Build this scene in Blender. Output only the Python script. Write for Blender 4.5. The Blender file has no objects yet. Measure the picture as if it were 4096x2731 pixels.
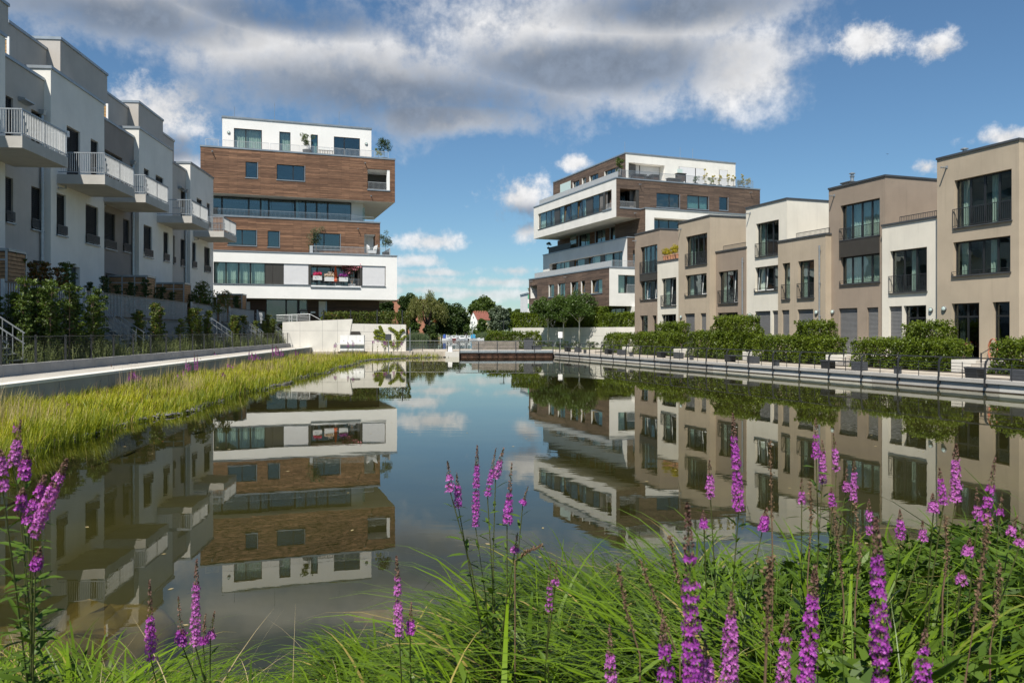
import bpy, math, random
import numpy as np
from mathutils import Vector, Matrix

random.seed(7)
NR = np.random.default_rng(11)
R = math.radians
SC = bpy.context.scene
COL = SC.collection

# ---------------------------------------------------------------- camera
F, CX, HZ, CAM = 3186.0, 2048.0, 1326.0, 2.5     # focal length, centre and horizon in photo pixels, eye height over the pond
cd = bpy.data.cameras.new('camera')
cd.sensor_width = 36.0
cd.lens = 36.0 * F / 4096.0
cd.shift_y = -(1365.5 - HZ) / 4096.0
cd.clip_start = 0.05
cd.clip_end = 6000.0
cd.dof.use_dof = True
cd.dof.focus_distance = 38.0
cd.dof.aperture_fstop = 10.0
cam = bpy.data.objects.new('camera', cd)
cam.location = (0, 0, CAM)
cam.rotation_euler = (R(90), 0, 0)
COL.objects.link(cam)
SC.camera = cam

# ---------------------------------------------------------------- sun and sky
SUN = Vector((-0.25, -0.60, 1.0)).normalized()
sd = bpy.data.lights.new('sun', 'SUN')
sd.energy = 5.0
sd.angle = R(0.53)
sd.color = (1.0, 0.95, 0.86)
so = bpy.data.objects.new('sun', sd)
so.rotation_euler = SUN.to_track_quat('Z', 'Y').to_euler()
so.location = (0, 0, 60)
COL.objects.link(so)

SC.view_settings.view_transform = 'Standard'
SC.view_settings.look = 'None'
SC.view_settings.exposure = 0.44
SC.view_settings.gamma = 1.0
SC.view_settings.use_curve_mapping = False
SC.cycles.max_bounces = 8
SC.cycles.transparent_max_bounces = 24
SC.cycles.glossy_bounces = 4
SC.cycles.diffuse_bounces = 3
SC.cycles.caustics_reflective = False
SC.cycles.caustics_refractive = False
SC.cycles.sample_clamp_indirect = 6.0
SC.cycles.use_denoising = True
SC.cycles.use_adaptive_sampling = True
SC.cycles.adaptive_threshold = 0.01


class NT:
    """small helper to wire shader nodes"""
    def __init__(s, tree):
        s.t = tree
    def n(s, kind, **kw):
        nd = s.t.nodes.new(kind)
        for k, v in kw.items():
            if k.startswith('i_'):
                key = k[2:]
                key = int(key) if key.isdigit() else key.replace('_', ' ')
                s.put(nd.inputs[key], v)
            else:
                setattr(nd, k, v)
        return nd
    def put(s, sock, v):
        if hasattr(v, 'is_linked') or hasattr(v, 'links'):
            s.t.links.new(v, sock)
        else:
            sock.default_value = v
    def math(s, op, a, b=0.0, c=0.0, clamp=False):
        nd = s.t.nodes.new('ShaderNodeMath')
        nd.operation = op
        nd.use_clamp = clamp
        s.put(nd.inputs[0], a); s.put(nd.inputs[1], b); s.put(nd.inputs[2], c)
        return nd.outputs[0]
    def mix(s, fac, a, b, blend='MIX'):
        nd = s.t.nodes.new('ShaderNodeMix')
        nd.data_type = 'RGBA'
        nd.blend_type = blend
        s.put(nd.inputs['Factor'], fac)
        s.put(nd.inputs[6], a); s.put(nd.inputs[7], b)
        return nd.outputs[2]
    def ramp(s, x, lo, hi, a=0.0, b=1.0):
        nd = s.t.nodes.new('ShaderNodeMapRange')
        nd.interpolation_type = 'SMOOTHSTEP'
        s.put(nd.inputs[0], x)
        s.put(nd.inputs[1], lo); s.put(nd.inputs[2], hi); s.put(nd.inputs[3], a); s.put(nd.inputs[4], b)
        return nd.outputs[0]
    def noise(s, vec, scale, detail=4.0, rough=0.55, dist=0.0):
        nd = s.t.nodes.new('ShaderNodeTexNoise')
        if vec is not None:
            s.t.links.new(vec, nd.inputs['Vector'])
        nd.inputs['Scale'].default_value = scale
        nd.inputs['Detail'].default_value = detail
        nd.inputs['Roughness'].default_value = rough
        nd.inputs['Distortion'].default_value = dist
        return nd.outputs[0]


def c4(c):
    return (c[0], c[1], c[2], 1.0)


# the sky: clear-sky model with a cumulus layer laid out by compass direction (azimuth, elevation in degrees)
world = bpy.data.worlds.new('World')
SC.world = world
world.use_nodes = True
wt = world.node_tree
for nd in list(wt.nodes):
    wt.nodes.remove(nd)
W = NT(wt)
sky = W.n('ShaderNodeTexSky', sky_type='NISHITA')
sky.sun_disc = False
sky.sun_elevation = math.asin(SUN.z)
sky.sun_rotation = math.atan2(SUN.x, SUN.y)
sky.altitude = 50
sky.air_density = 1.0
sky.dust_density = 0.25
sky.ozone_density = 3.5
tc = W.n('ShaderNodeTexCoord')
sep = W.n('ShaderNodeSeparateXYZ', i_0=tc.outputs['Generated'])
dx, dy, dz = sep.outputs
az = W.math('MULTIPLY', W.math('ARCTAN2', dx, dy), 180 / math.pi)
el = W.math('MULTIPLY', W.math('ARCSINE', dz), 180 / math.pi)
# noise space: flattened so that cells shrink towards the horizon as a real layer does
flat = W.math('ADD', W.math('MAXIMUM', dz, 0.0), 0.16)
nv = W.n('ShaderNodeCombineXYZ', i_0=W.math('DIVIDE', dx, flat), i_1=W.math('DIVIDE', dy, flat), i_2=W.math('MULTIPLY', dz, 3.0)).outputs[0]
n_big = W.noise(tc.outputs['Generated'], 9.0, 5.0, 0.62)
n_det = W.noise(tc.outputs['Generated'], 30.0, 6.0, 0.64)
n_flat = W.noise(nv, 1.1, 4.0, 0.56)
warp = W.math('ADD', W.math('MULTIPLY', W.math('SUBTRACT', n_big, 0.5), 1.9), W.math('MULTIPLY', W.math('SUBTRACT', n_det, 0.5), 1.0))
warp_s = W.math('ADD', W.math('MULTIPLY', W.math('SUBTRACT', n_big, 0.5), 1.2), W.math('MULTIPLY', W.math('SUBTRACT', n_det, 0.5), 2.5))


def azel(u, v):
    x, y, z = (u - CX) / F, 1.0, (HZ - v) / F
    return math.degrees(math.atan2(x, y)), math.degrees(math.atan2(z, math.hypot(x, y)))


def blob(u, v, ru, rv):
    """distance from the middle of a soft ellipse of cloud in compass direction; 1 at its rim"""
    a, e = azel(u, v)
    a1, _ = azel(u + ru, v); a0, _ = azel(u - ru, v)
    _, e1 = azel(u, v - rv); _, e0 = azel(u, v + rv)
    ra, re = (a1 - a0) / 2, (e1 - e0) / 2
    m1 = W.n('ShaderNodeVectorMath', operation='MULTIPLY_ADD', i_0=azel_v)
    m1.inputs[1].default_value = (1 / ra, 1 / re, 0)
    m1.inputs[2].default_value = (-a / ra, -e / re, 0)
    m2 = W.n('ShaderNodeVectorMath', operation='LENGTH', i_0=m1.outputs[0])
    return m2.outputs['Value']


def union(bl):
    m = bl[0]
    for b in bl[1:]:
        m = W.math('MINIMUM', m, b)
    return W.math('SUBTRACT', 1.0, m)


azel_v = W.n('ShaderNodeCombineXYZ', i_0=az, i_1=el).outputs[0]
big = union([blob(1500, 300, 900, 260), blob(2350, 180, 900, 330), blob(500, 20, 900, 230), blob(2950, 250, 330, 220),
             blob(1000, 190, 620, 200), blob(1800, -300, 2600, 330), blob(2800, 60, 480, 200), blob(1750, 470, 480, 90)])
small = union([blob(640, 450, 260, 170), blob(3465, 165, 165, 105), blob(3755, 195, 120, 75), blob(2075, 800, 150, 120),
               blob(2300, 655, 75, 40), blob(1730, 970, 160, 50), blob(1670, 1045, 150, 34), blob(4030, 550, 210, 55),
               blob(3705, 670, 80, 44), blob(2110, 930, 80, 60), blob(1950, 1180, 420, 34), blob(1650, 1120, 260, 36),
               blob(1750, 1090, 200, 26), blob(700, 650, 160, 110), blob(2000, 1130, 300, 30), blob(1700, 1160, 260, 26), blob(1850, 1250, 460, 30), blob(2060, 1085, 130, 30)])
# the rest of the sky, out of view, goes on as scattered cumulus
rest = W.math('ADD', W.math('MULTIPLY', W.math('SUBTRACT', n_flat, 0.56), 5.0), -0.15)
away = W.ramp(W.math('MAXIMUM', W.math('ABSOLUTE', az), W.math('SUBTRACT', el, -12.0)), 36.0, 46.0)
rest = W.math('SUBTRACT', W.math('MULTIPLY', rest, away), W.math('MULTIPLY', W.math('SUBTRACT', 1.0, away), 2.0))
dens_b = W.math('ADD', big, warp)
dens_s = W.math('ADD', W.math('SUBTRACT', small, 0.18), warp_s)
dens_r = W.math('ADD', rest, W.math('MULTIPLY', warp, 0.6))
dens = W.math('MAXIMUM', W.math('MAXIMUM', dens_b, dens_s), dens_r)
cover = W.ramp(dens, -0.18, 0.72)
# thick parts seen from below are grey-blue, thin rims white
core = union([blob(1550, 390, 850, 170), blob(2350, 270, 620, 130), blob(450, 60, 650, 130), blob(1100, 60, 520, 90), blob(2700, 30, 500, 110), blob(1900, -350, 2300, 300),
              blob(640, 590, 200, 60), blob(2070, 870, 130, 55)])
thick = W.ramp(W.math('ADD', core, W.math('MULTIPLY', warp, 0.95)), -0.40, 0.68)
thick_r = W.math('MULTIPLY', W.ramp(dens_r, 0.4, 1.3), away)
thick = W.math('MAXIMUM', thick, thick_r)
puff = W.ramp(W.math('ADD', n_det, W.math('MULTIPLY', n_big, 0.6)), 0.6, 1.05, 0.80, 1.10)
ccol = W.mix(thick, (9.6, 9.6, 9.7, 1), (2.75, 3.35, 4.35, 1))
ccol = W.mix(1.0, ccol, W.n('ShaderNodeCombineColor', i_0=puff, i_1=puff, i_2=puff).outputs[0], 'MULTIPLY')
hazy = W.ramp(el, 0.0, 9.0, 0.62, 1.0)
cover = W.math('MULTIPLY', cover, hazy)
blue = W.mix(1.0, sky.outputs[0], (0.86, 1.07, 1.15, 1), 'MULTIPLY')
out_c = W.mix(cover, blue, ccol)
bg = W.n('ShaderNodeBackground', i_0=out_c)
bg.inputs[1].default_value = 0.066
wo = W.n('ShaderNodeOutputWorld', i_0=bg.outputs[0])
world.cycles.sampling_method = 'MANUAL'
world.cycles.sample_map_resolution = 256


# ---------------------------------------------------------------- building blocks
class MB:
    """collects faces; build() links them as one mesh object"""
    def __init__(s, M=None):
        s.v = []; s.f = []; s.M = M
    def add(s, p):
        p = Vector(p)
        if s.M is not None:
            p = s.M @ p
        s.v.append((p.x, p.y, p.z)); return len(s.v) - 1
    def face(s, *ps):
        s.f.append(tuple(s.add(p) for p in ps)); return s
    def box(s, x0, x1, y0, y1, z0, z1):
        i = [s.add(p) for p in ((x0, y0, z0), (x1, y0, z0), (x1, y1, z0), (x0, y1, z0), (x0, y0, z1), (x1, y0, z1), (x1, y1, z1), (x0, y1, z1))]
        for q in ((0, 3, 2, 1), (4, 5, 6, 7), (0, 1, 5, 4), (1, 2, 6, 5), (2, 3, 7, 6), (3, 0, 4, 7)):
            s.f.append(tuple(i[k] for k in q))
        return s
    def prism(s, poly, h0, h1, axis='z'):
        """poly of 2-D points extruded; axis z: (x,y), axis x: (y,z), axis y: (x,z)"""
        def P(q, h):
            return (q[0], q[1], h) if axis == 'z' else (h, q[0], q[1]) if axis == 'x' else (q[0], h, q[1])
        a = [s.add(P(q, h0)) for q in poly]; b = [s.add(P(q, h1)) for q in poly]
        n = len(poly)
        s.f.append(tuple(a[::-1])); s.f.append(tuple(b))
        for k in range(n):
            s.f.append((a[k], a[(k + 1) % n], b[(k + 1) % n], b[k]))
        return s
    def tube(s, pts, r, n=6, r2=None, cap=True):
        pts = [Vector(p) for p in pts]
        rings = []
        m = len(pts)
        for k, p in enumerate(pts):
            d = (pts[min(k + 1, m - 1)] - pts[max(k - 1, 0)])
            d = d.normalized() if d.length > 1e-9 else Vector((0, 0, 1))
            a = d.orthogonal().normalized() if abs(d.z) > 0.99 else d.cross(Vector((0, 0, 1))).normalized()
            b = d.cross(a)
            rr = r if r2 is None else r + (r2 - r) * k / (m - 1)
            rings.append([s.add(p + a * (rr * math.cos(2 * math.pi * j / n)) + b * (rr * math.sin(2 * math.pi * j / n))) for j in range(n)])
        for k in range(m - 1):
            for j in range(n):
                s.f.append((rings[k][j], rings[k][(j + 1) % n], rings[k + 1][(j + 1) % n], rings[k + 1][j]))
        if cap:
            s.f.append(tuple(rings[0][::-1])); s.f.append(tuple(rings[-1]))
        return s
    def bar(s, p, q, w, h):
        """rectangular beam from p to q, w across (horizontal), h high"""
        p, q = Vector(p), Vector(q)
        d = (q - p).normalized()
        a = d.cross(Vector((0, 0, 1)))
        a = a.normalized() if a.length > 1e-6 else Vector((1, 0, 0))
        b = a.cross(d)
        c = [(-w / 2, -h / 2), (w / 2, -h / 2), (w / 2, h / 2), (-w / 2, h / 2)]
        A = [s.add(p + a * x + b * y) for x, y in c]; B = [s.add(q + a * x + b * y) for x, y in c]
        s.f.append(tuple(A[::-1])); s.f.append(tuple(B))
        for k in range(4):
            s.f.append((A[k], A[(k + 1) % 4], B[(k + 1) % 4], B[k]))
        return s
    def lathe(s, prof, c=(0, 0, 0), n=12, axis='z'):
        rings = []
        for r_, h in prof:
            ring = []
            for j in range(n):
                x, y = r_ * math.cos(2 * math.pi * j / n), r_ * math.sin(2 * math.pi * j / n)
                p = (x, y, h) if axis == 'z' else (x, h, y)
                ring.append(s.add((c[0] + p[0], c[1] + p[1], c[2] + p[2])))
            rings.append(ring)
        for a, b in zip(rings, rings[1:]):
            for j in range(n):
                s.f.append((a[j], a[(j + 1) % n], b[(j + 1) % n], b[j]))
        s.f.append(tuple(rings[0][::-1])); s.f.append(tuple(rings[-1]))
        return s
    def wall(s, a0, a1, z0, z1, holes=(), y=0.0, depth=0.25, boards=0.0):
        """front wall face in the plane y with openings (a0,a1,z0,z1[,depth]) whose reveals run inwards"""
        xs = sorted({a0, a1, *[min(max(h[k], a0), a1) for h in holes for k in (0, 1)]})
        zs = sorted({z0, z1, *[min(max(h[k], z0), z1) for h in holes for k in (2, 3)]})
        for xa, xb in zip(xs, xs[1:]):
            for za, zb in zip(zs, zs[1:]):
                if xb - xa < 1e-5 or zb - za < 1e-5:
                    continue
                xm, zm = (xa + xb) / 2, (za + zb) / 2
                if any(h[0] < xm < h[1] and h[2] < zm < h[3] for h in holes):
                    continue
                if not boards:
                    s.face((xa, y, za), (xb, y, za), (xb, y, zb), (xa, y, zb))
                    continue
                k0, k1 = math.floor(za / boards), math.ceil(zb / boards)
                for k in range(k0, k1):
                    # lapped boards: each leans out at its foot and throws a fine shadow on the next
                    c0, c1 = max(za, k * boards), min(zb, (k + 1) * boards)
                    if c1 - c0 < 1e-4:
                        continue
                    o0, o1 = -.020 * (1 - (c0 / boards - k)), -.020 * (1 - (c1 / boards - k))
                    s.face((xa, y + o0, c0), (xb, y + o0, c0), (xb, y + o1, c1), (xa, y + o1, c1))
                    s.face((xa, y + .002, c0), (xb, y + .002, c0), (xb, y + o0, c0), (xa, y + o0, c0))
        for h in holes:
            d = h[4] if len(h) > 4 else depth
            b0, b1, c0, c1 = h[:4]
            s.face((b0, y, c0), (b0, y, c1), (b0, y + d, c1), (b0, y + d, c0))
            s.face((b1, y, c0), (b1, y + d, c0), (b1, y + d, c1), (b1, y, c1))
            s.face((b0, y, c0), (b0, y + d, c0), (b1, y + d, c0), (b1, y, c0))
            s.face((b0, y, c1), (b1, y, c1), (b1, y + d, c1), (b0, y + d, c1))
        return s
    def build(s, name, mat, parent=None, smooth=False):
        me = bpy.data.meshes.new(name)
        me.from_pydata(s.v, [], s.f)
        if smooth:
            me.polygons.foreach_set('use_smooth', [True] * len(me.polygons))
        return obj(name, me, mat, parent)


def obj(name, me, mat, parent=None):
    if mat is not None and not me.materials:
        me.materials.append(mat)
    o = bpy.data.objects.new(name, me)
    COL.objects.link(o)
    if parent is not None:
        o.parent = parent
    return o


def raw_mesh(name, verts, faces_flat, sizes):
    """fast mesh from numpy arrays: faces_flat of vertex ids, sizes = corners per face (int)"""
    me = bpy.data.meshes.new(name)
    verts = np.ascontiguousarray(verts, dtype=np.float32)
    nf = len(faces_flat) // sizes
    me.vertices.add(len(verts)); me.vertices.foreach_set('co', verts.ravel())
    me.loops.add(len(faces_flat)); me.loops.foreach_set('vertex_index', np.asarray(faces_flat, dtype=np.int32))
    me.polygons.add(nf)
    me.polygons.foreach_set('loop_start', np.arange(nf, dtype=np.int32) * sizes)
    try:
        me.polygons.foreach_set('loop_total', np.full(nf, sizes, dtype=np.int32))
    except Exception:
        pass
    me.update(calc_edges=True)
    return me


def tag(o, label=None, cat=None, group=None, kind=None):
    if label: o['label'] = label
    if cat: o['category'] = cat
    if group: o['group'] = group
    if kind: o['kind'] = kind
    return o


def thing(name, label, cat, loc=(0, 0, 0), rz=0.0, group=None):
    o = bpy.data.objects.new(name, None)
    o.empty_display_size = 0.3
    COL.objects.link(o)
    o.location = loc
    o.rotation_euler = (0, 0, rz)
    return tag(o, label, cat, group)


def clone(src, parent=None, loc=None, rot=None, scale=None):
    c = src.copy()
    COL.objects.link(c)
    c.parent = parent
    if loc is not None: c.location = loc
    if rot is not None: c.rotation_euler = rot
    if scale is not None: c.scale = scale if hasattr(scale, '__len__') else (scale,) * 3
    return c


def copy_tree(src, label=None, loc=None, rz=None, scale=None, group=None):
    c = clone(src, None, loc, None if rz is None else (0, 0, rz), scale)
    if label: c['label'] = label
    if group: c['group'] = group
    for ch in list(src.children):
        d = clone(ch, c)
        for g in list(ch.children):
            clone(g, d)
    return c


class Frame:
    """upright working plane: origin on the ground, x along the facade, y into the building"""
    def __init__(s, x, y, ang):
        s.o = (x, y); s.ang = ang
        s.ex = (math.cos(ang), math.sin(ang)); s.ey = (-math.sin(ang), math.cos(ang))
    def at(s, u, v, p=0.0):
        d = ((u - CX) / F, 1.0, (HZ - v) / F)
        t = (p + s.o[0] * s.ey[0] + s.o[1] * s.ey[1]) / (d[0] * s.ey[0] + d[1] * s.ey[1])
        X, Y = d[0] * t - s.o[0], d[1] * t - s.o[1]
        return X * s.ex[0] + Y * s.ex[1], CAM + d[2] * t
    def a(s, u, p=0.0):
        return s.at(u, HZ, p)[0]
    def z(s, u, v, p=0.0):
        return s.at(u, v, p)[1]
    def w(s, a, p, z=0.0):
        return (s.o[0] + a * s.ex[0] + p * s.ey[0], s.o[1] + a * s.ex[1] + p * s.ey[1], z)


def ground_at(u, v, z):
    t = (z - CAM) / ((HZ - v) / F)
    return ((u - CX) / F * t, t, z)


# ---------------------------------------------------------------- materials
MT = {}


def mat(name, col, rough=0.6, var=0.12, scale=2.0, bump=0.0, bscale=60.0, metal=0.0, spec=0.5, streak=0.0, col2=None, island=0.0):
    m = bpy.data.materials.new(name)
    m.use_nodes = True
    t = NT(m.node_tree)
    b = m.node_tree.nodes['Principled BSDF']
    geo = t.n('ShaderNodeNewGeometry')
    pos = geo.outputs['Position']
    fac = t.ramp(t.noise(pos, scale, 5.0, 0.6), 0.3, 0.7)
    dark = tuple(x * (1 - var) for x in col)
    lite = tuple(min(1.0, x * (1 + var)) for x in col) if col2 is None else col2
    c = t.mix(fac, c4(dark), c4(lite))
    if streak:
        mp = t.n('ShaderNodeMapping', i_0=pos)
        mp.inputs['Scale'].default_value = (1.6, 1.6, 0.12)
        sfac = t.ramp(t.noise(mp.outputs[0], 1.7, 5.0, 0.65), 0.5, 0.8)
        c = t.mix(t.math('MULTIPLY', sfac, streak), c, c4(tuple(x * 0.5 for x in col)))
    if island:
        hv = t.n('ShaderNodeHueSaturation', i_Color=c)
        t.put(hv.inputs['Value'], t.math('ADD', 1 - island, t.math('MULTIPLY', geo.outputs['Random Per Island'], 2 * island)))
        c = hv.outputs[0]
    t.put(b.inputs['Base Color'], c)
    b.inputs['Roughness'].default_value = rough
    b.inputs['Metallic'].default_value = metal
    b.inputs['Specular IOR Level'].default_value = spec
    if bump:
        bp = t.n('ShaderNodeBump')
        bp.inputs['Strength'].default_value = bump
        bp.inputs['Distance'].default_value = 0.02
        t.put(bp.inputs['Height'], t.noise(pos, bscale, 4.0, 0.6))
        t.put(b.inputs['Normal'], bp.outputs[0])
    MT[name] = m
    return m


def cladding(name, ca, cb, cknot):
    """horizontal timber boards: rows of random tone, grain along the board, knots, dark joints"""
    m = bpy.data.materials.new(name)
    m.use_nodes = True
    t = NT(m.node_tree)
    b = m.node_tree.nodes['Principled BSDF']
    tcn = t.n('ShaderNodeTexCoord')
    sp = t.n('ShaderNodeSeparateXYZ', i_0=tcn.outputs['Object'])
    hor = t.math('ADD', sp.outputs[0], sp.outputs[1])
    vec = t.n('ShaderNodeCombineXYZ', i_0=hor, i_1=sp.outputs[2]).outputs[0]
    br = t.n('ShaderNodeTexBrick', i_Vector=vec)
    br.offset = 0.37
    br.inputs['Color1'].default_value = (0, 0, 0, 1)
    br.inputs['Color2'].default_value = (1, 1, 1, 1)
    br.inputs['Mortar'].default_value = (0.5, 0.5, 0.5, 1)
    br.inputs['Scale'].default_value = 1.0
    br.inputs['Mortar Size'].default_value = 0.012
    br.inputs['Brick Width'].default_value = 2.3
    br.inputs['Row Height'].default_value = 0.105
    gv = t.n('ShaderNodeCombineXYZ', i_0=t.math('MULTIPLY', hor, 1.5), i_1=t.math('MULTIPLY', sp.outputs[2], 24.0)).outputs[0]
    grain = t.noise(gv, 1.3, 6.0, 0.65)
    blotch = t.ramp(t.noise(vec, 0.35, 4.0, 0.6), 0.3, 0.72)
    tone = t.math('ADD', t.math('MULTIPLY', br.outputs[0], 0.34), t.math('MULTIPLY', grain, 0.95))
    c = t.mix(t.ramp(tone, 0.34, 0.92), c4(ca), c4(cb))
    c = t.mix(t.math('MULTIPLY', blotch, 0.35), c, c4(tuple(x * 0.55 for x in ca)))
    kv = t.n('ShaderNodeCombineXYZ', i_0=t.math('MULTIPLY', hor, 1.0), i_1=t.math('MULTIPLY', sp.outputs[2], 3.2)).outputs[0]
    knot = t.ramp(t.noise(kv, 3.1, 3.0, 0.7), 0.66, 0.74)
    c = t.mix(t.math('MULTIPLY', knot, 0.8), c, c4(cknot))
    c = t.mix(t.math('MULTIPLY', br.outputs['Fac'], 0.75), c, c4(tuple(x * 0.22 for x in ca)))
    t.put(b.inputs['Base Color'], c)
    b.inputs['Roughness'].default_value = 0.75
    bp = t.n('ShaderNodeBump')
    bp.inputs['Strength'].default_value = 0.6
    bp.inputs['Distance'].default_value = 0.03
    t.put(bp.inputs['Height'], t.math('SUBTRACT', t.math('MULTIPLY', grain, 0.4), br.outputs['Fac']))
    t.put(b.inputs['Normal'], bp.outputs[0])
    MT[name] = m
    return m


def glass(name, tint=(0.80, 0.88, 0.85), boost=0.04):
    m = bpy.data.materials.new(name)
    m.use_nodes = True
    t = NT(m.node_tree)
    for nd in list(m.node_tree.nodes):
        m.node_tree.nodes.remove(nd)
    geo = t.n('ShaderNodeNewGeometry')
    wv = t.noise(geo.outputs['Position'], 0.7, 2.0, 0.5)
    bp = t.n('ShaderNodeBump', i_Height=wv)
    bp.inputs['Strength'].default_value = 0.05
    bp.inputs['Distance'].default_value = 0.1
    fr = t.n('ShaderNodeFresnel', i_Normal=bp.outputs[0])
    t.put(fr.inputs[0], t.math('SUBTRACT', 1.5, t.math('MULTIPLY', geo.outputs['Backfacing'], 1.5 - 1 / 1.5)))
    gl = t.n('ShaderNodeBsdfGlossy', i_Normal=bp.outputs[0])
    gl.inputs['Roughness'].default_value = 0.0
    gl.inputs['Color'].default_value = (0.80, 0.86, 0.86, 1)
    tr = t.n('ShaderNodeBsdfTransparent')
    tr.inputs[0].default_value = c4(tint)
    mx = t.n('ShaderNodeMixShader', i_0=t.math('MULTIPLY', t.math('ADD', fr.outputs[0], boost), 1.2, clamp=True), i_1=tr.outputs[0], i_2=gl.outputs[0])
    t.n('ShaderNodeOutputMaterial', i_0=mx.outputs[0])
    MT[name] = m
    return m


def leafy(name, c1, c2, rough=0.5, trans=0.35, accent=None, acc=0.0, spec=0.35):
    """leaf or blade: tone differs from leaf to leaf, some light passes through"""
    m = bpy.data.materials.new(name)
    m.use_nodes = True
    t = NT(m.node_tree)
    b = m.node_tree.nodes['Principled BSDF']
    out = m.node_tree.nodes['Material Output']
    geo = t.n('ShaderNodeNewGeometry')
    rnd = geo.outputs['Random Per Island']
    big = t.ramp(t.noise(geo.outputs['Position'], 0.55, 3.0, 0.6), 0.3, 0.7)
    f = t.math('ADD', t.math('MULTIPLY', rnd, 0.6), t.math('MULTIPLY', big, 0.4))
    c = t.mix(f, c4(c1), c4(c2))
    if accent is not None:
        c = t.mix(t.ramp(rnd, 1.0 - acc, 1.0 - acc + 0.02), c, c4(accent))
    t.put(b.inputs['Base Color'], c)
    b.inputs['Roughness'].default_value = rough
    b.inputs['Specular IOR Level'].default_value = spec
    tr = t.n('ShaderNodeBsdfTranslucent')
    t.put(tr.inputs[0], t.mix(1.0, c, (1.1, 1.15, 0.55, 1), 'MULTIPLY'))
    mx = t.n('ShaderNodeMixShader', i_1=b.outputs[0], i_2=tr.outputs[0])
    mx.inputs[0].default_value = trans
    t.put(out.inputs[0], mx.outputs[0])
    MT[name] = m
    return m


mat('plaster_white', (0.76, 0.735, 0.68), 0.85, 0.05, 0.5, 0.2, 45.0, streak=0.14)
mat('plaster_bright', (0.85, 0.84, 0.81), 0.85, 0.03, 0.5, 0.12, 45.0, streak=0.06)
mat('plaster_cream', (0.72, 0.675, 0.575), 0.85, 0.05, 0.5, 0.25, 45.0, streak=0.20)
mat('plaster_beige', (0.43, 0.355, 0.262), 0.85, 0.07, 0.5, 0.25, 45.0, streak=0.26)
mat('plaster_taupe', (0.300, 0.238, 0.182), 0.85, 0.08, 0.5, 0.25, 45.0, streak=0.26)
mat('plaster_grey', (0.47, 0.435, 0.395), 0.85, 0.07, 0.5, 0.2, 45.0, streak=0.2)
mat('plaster_brown', (0.27, 0.235, 0.21), 0.85, 0.06, 0.8, 0.2, 45.0, streak=0.12)
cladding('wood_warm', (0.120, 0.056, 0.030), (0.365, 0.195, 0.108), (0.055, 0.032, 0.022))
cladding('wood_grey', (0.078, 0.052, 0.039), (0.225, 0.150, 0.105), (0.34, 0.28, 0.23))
cladding('wood_dark_and_shaded', (0.050, 0.030, 0.022), (0.120, 0.066, 0.045), (0.03, 0.02, 0.015))  # dark timber; also warm boards with overhang shade put into the colour
mat('wood_red', (0.17, 0.075, 0.035), 0.7, 0.3, 3.0)
mat('shed_board', (0.30, 0.165, 0.075), 0.65, 0.25, 4.0, 0.2, 30.0, island=0.15)
mat('coping', (0.30, 0.335, 0.365), 0.45, 0.10, 1.5, metal=0.55)
mat('coping_dark', (0.075, 0.08, 0.085), 0.5, 0.15, 1.5, metal=0.3)
mat('frame_dark', (0.020, 0.022, 0.024), 0.4, 0.1, 3.0)
mat('panel_dark', (0.050, 0.046, 0.040), 0.45, 0.06, 2.0)
mat('rail_dark', (0.045, 0.048, 0.052), 0.42, 0.12, 5.0, metal=0.35)
mat('bench_grey', (0.055, 0.060, 0.068), 0.55, 0.12, 5.0)
mat('galvanised', (0.36, 0.385, 0.40), 0.42, 0.12, 6.0, metal=0.65)
mat('galv_pale', (0.50, 0.515, 0.52), 0.5, 0.08, 6.0, metal=0.25)
mat('slat_metal', (0.34, 0.37, 0.40), 0.45, 0.10, 6.0, metal=0.5)
mat('shutter', (0.165, 0.165, 0.165), 0.5, 0.05, 3.0)
mat('blind', (0.050, 0.053, 0.057), 0.5, 0.1, 3.0)
mat('screen_cloth', (0.66, 0.66, 0.67), 0.8, 0.03, 3.0)
mat('curtain', (0.74, 0.74, 0.68), 0.9, 0.08, 3.0)
mat('curtain_cream', (0.72, 0.68, 0.50), 0.9, 0.1, 3.0)
mat('concrete', (0.46, 0.44, 0.405), 0.85, 0.10, 0.7, 0.25, 25.0, streak=0.14)
mat('concrete_pale', (0.62, 0.60, 0.55), 0.85, 0.07, 0.6, 0.2, 25.0, streak=0.10)
mat('concrete_grey', (0.30, 0.295, 0.285), 0.85, 0.12, 0.7, 0.25, 25.0, streak=0.20)
mat('paving', (0.44, 0.405, 0.36), 0.85, 0.10, 1.1, 0.2, 18.0)
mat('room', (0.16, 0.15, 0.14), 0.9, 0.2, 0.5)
mat('roof_gravel', (0.24, 0.23, 0.22), 0.9, 0.2, 8.0)
mat('white_metal', (0.72, 0.72, 0.71), 0.45, 0.05, 3.0)
mat('white_paint', (0.80, 0.80, 0.79), 0.5, 0.03, 3.0)
mat('rust', (0.085, 0.045, 0.030), 0.85, 0.45, 2.2, 0.3, 30.0, col2=(0.165, 0.085, 0.055))
mat('soil', (0.060, 0.048, 0.034), 0.95, 0.3, 3.0, 0.5, 14.0)
mat('bank_soil', (0.075, 0.070, 0.035), 0.95, 0.35, 2.0, 0.5, 14.0)
mat('lawn', (0.075, 0.095, 0.026), 0.9, 0.35, 1.1, 0.5, 22.0)
mat('mud', (0.040, 0.037, 0.011), 0.95, 0.35, 0.28, col2=(0.070, 0.061, 0.020))
mat('gravel_edge', (0.11, 0.105, 0.10), 0.9, 0.4, 9.0, 0.4, 30.0)
mat('boulder', (0.135, 0.095, 0.035), 0.9, 0.4, 2.2, 0.4, 16.0)
mat('algae', (0.13, 0.085, 0.028), 0.9, 0.45, 3.2, 0.5, 20.0)
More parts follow.
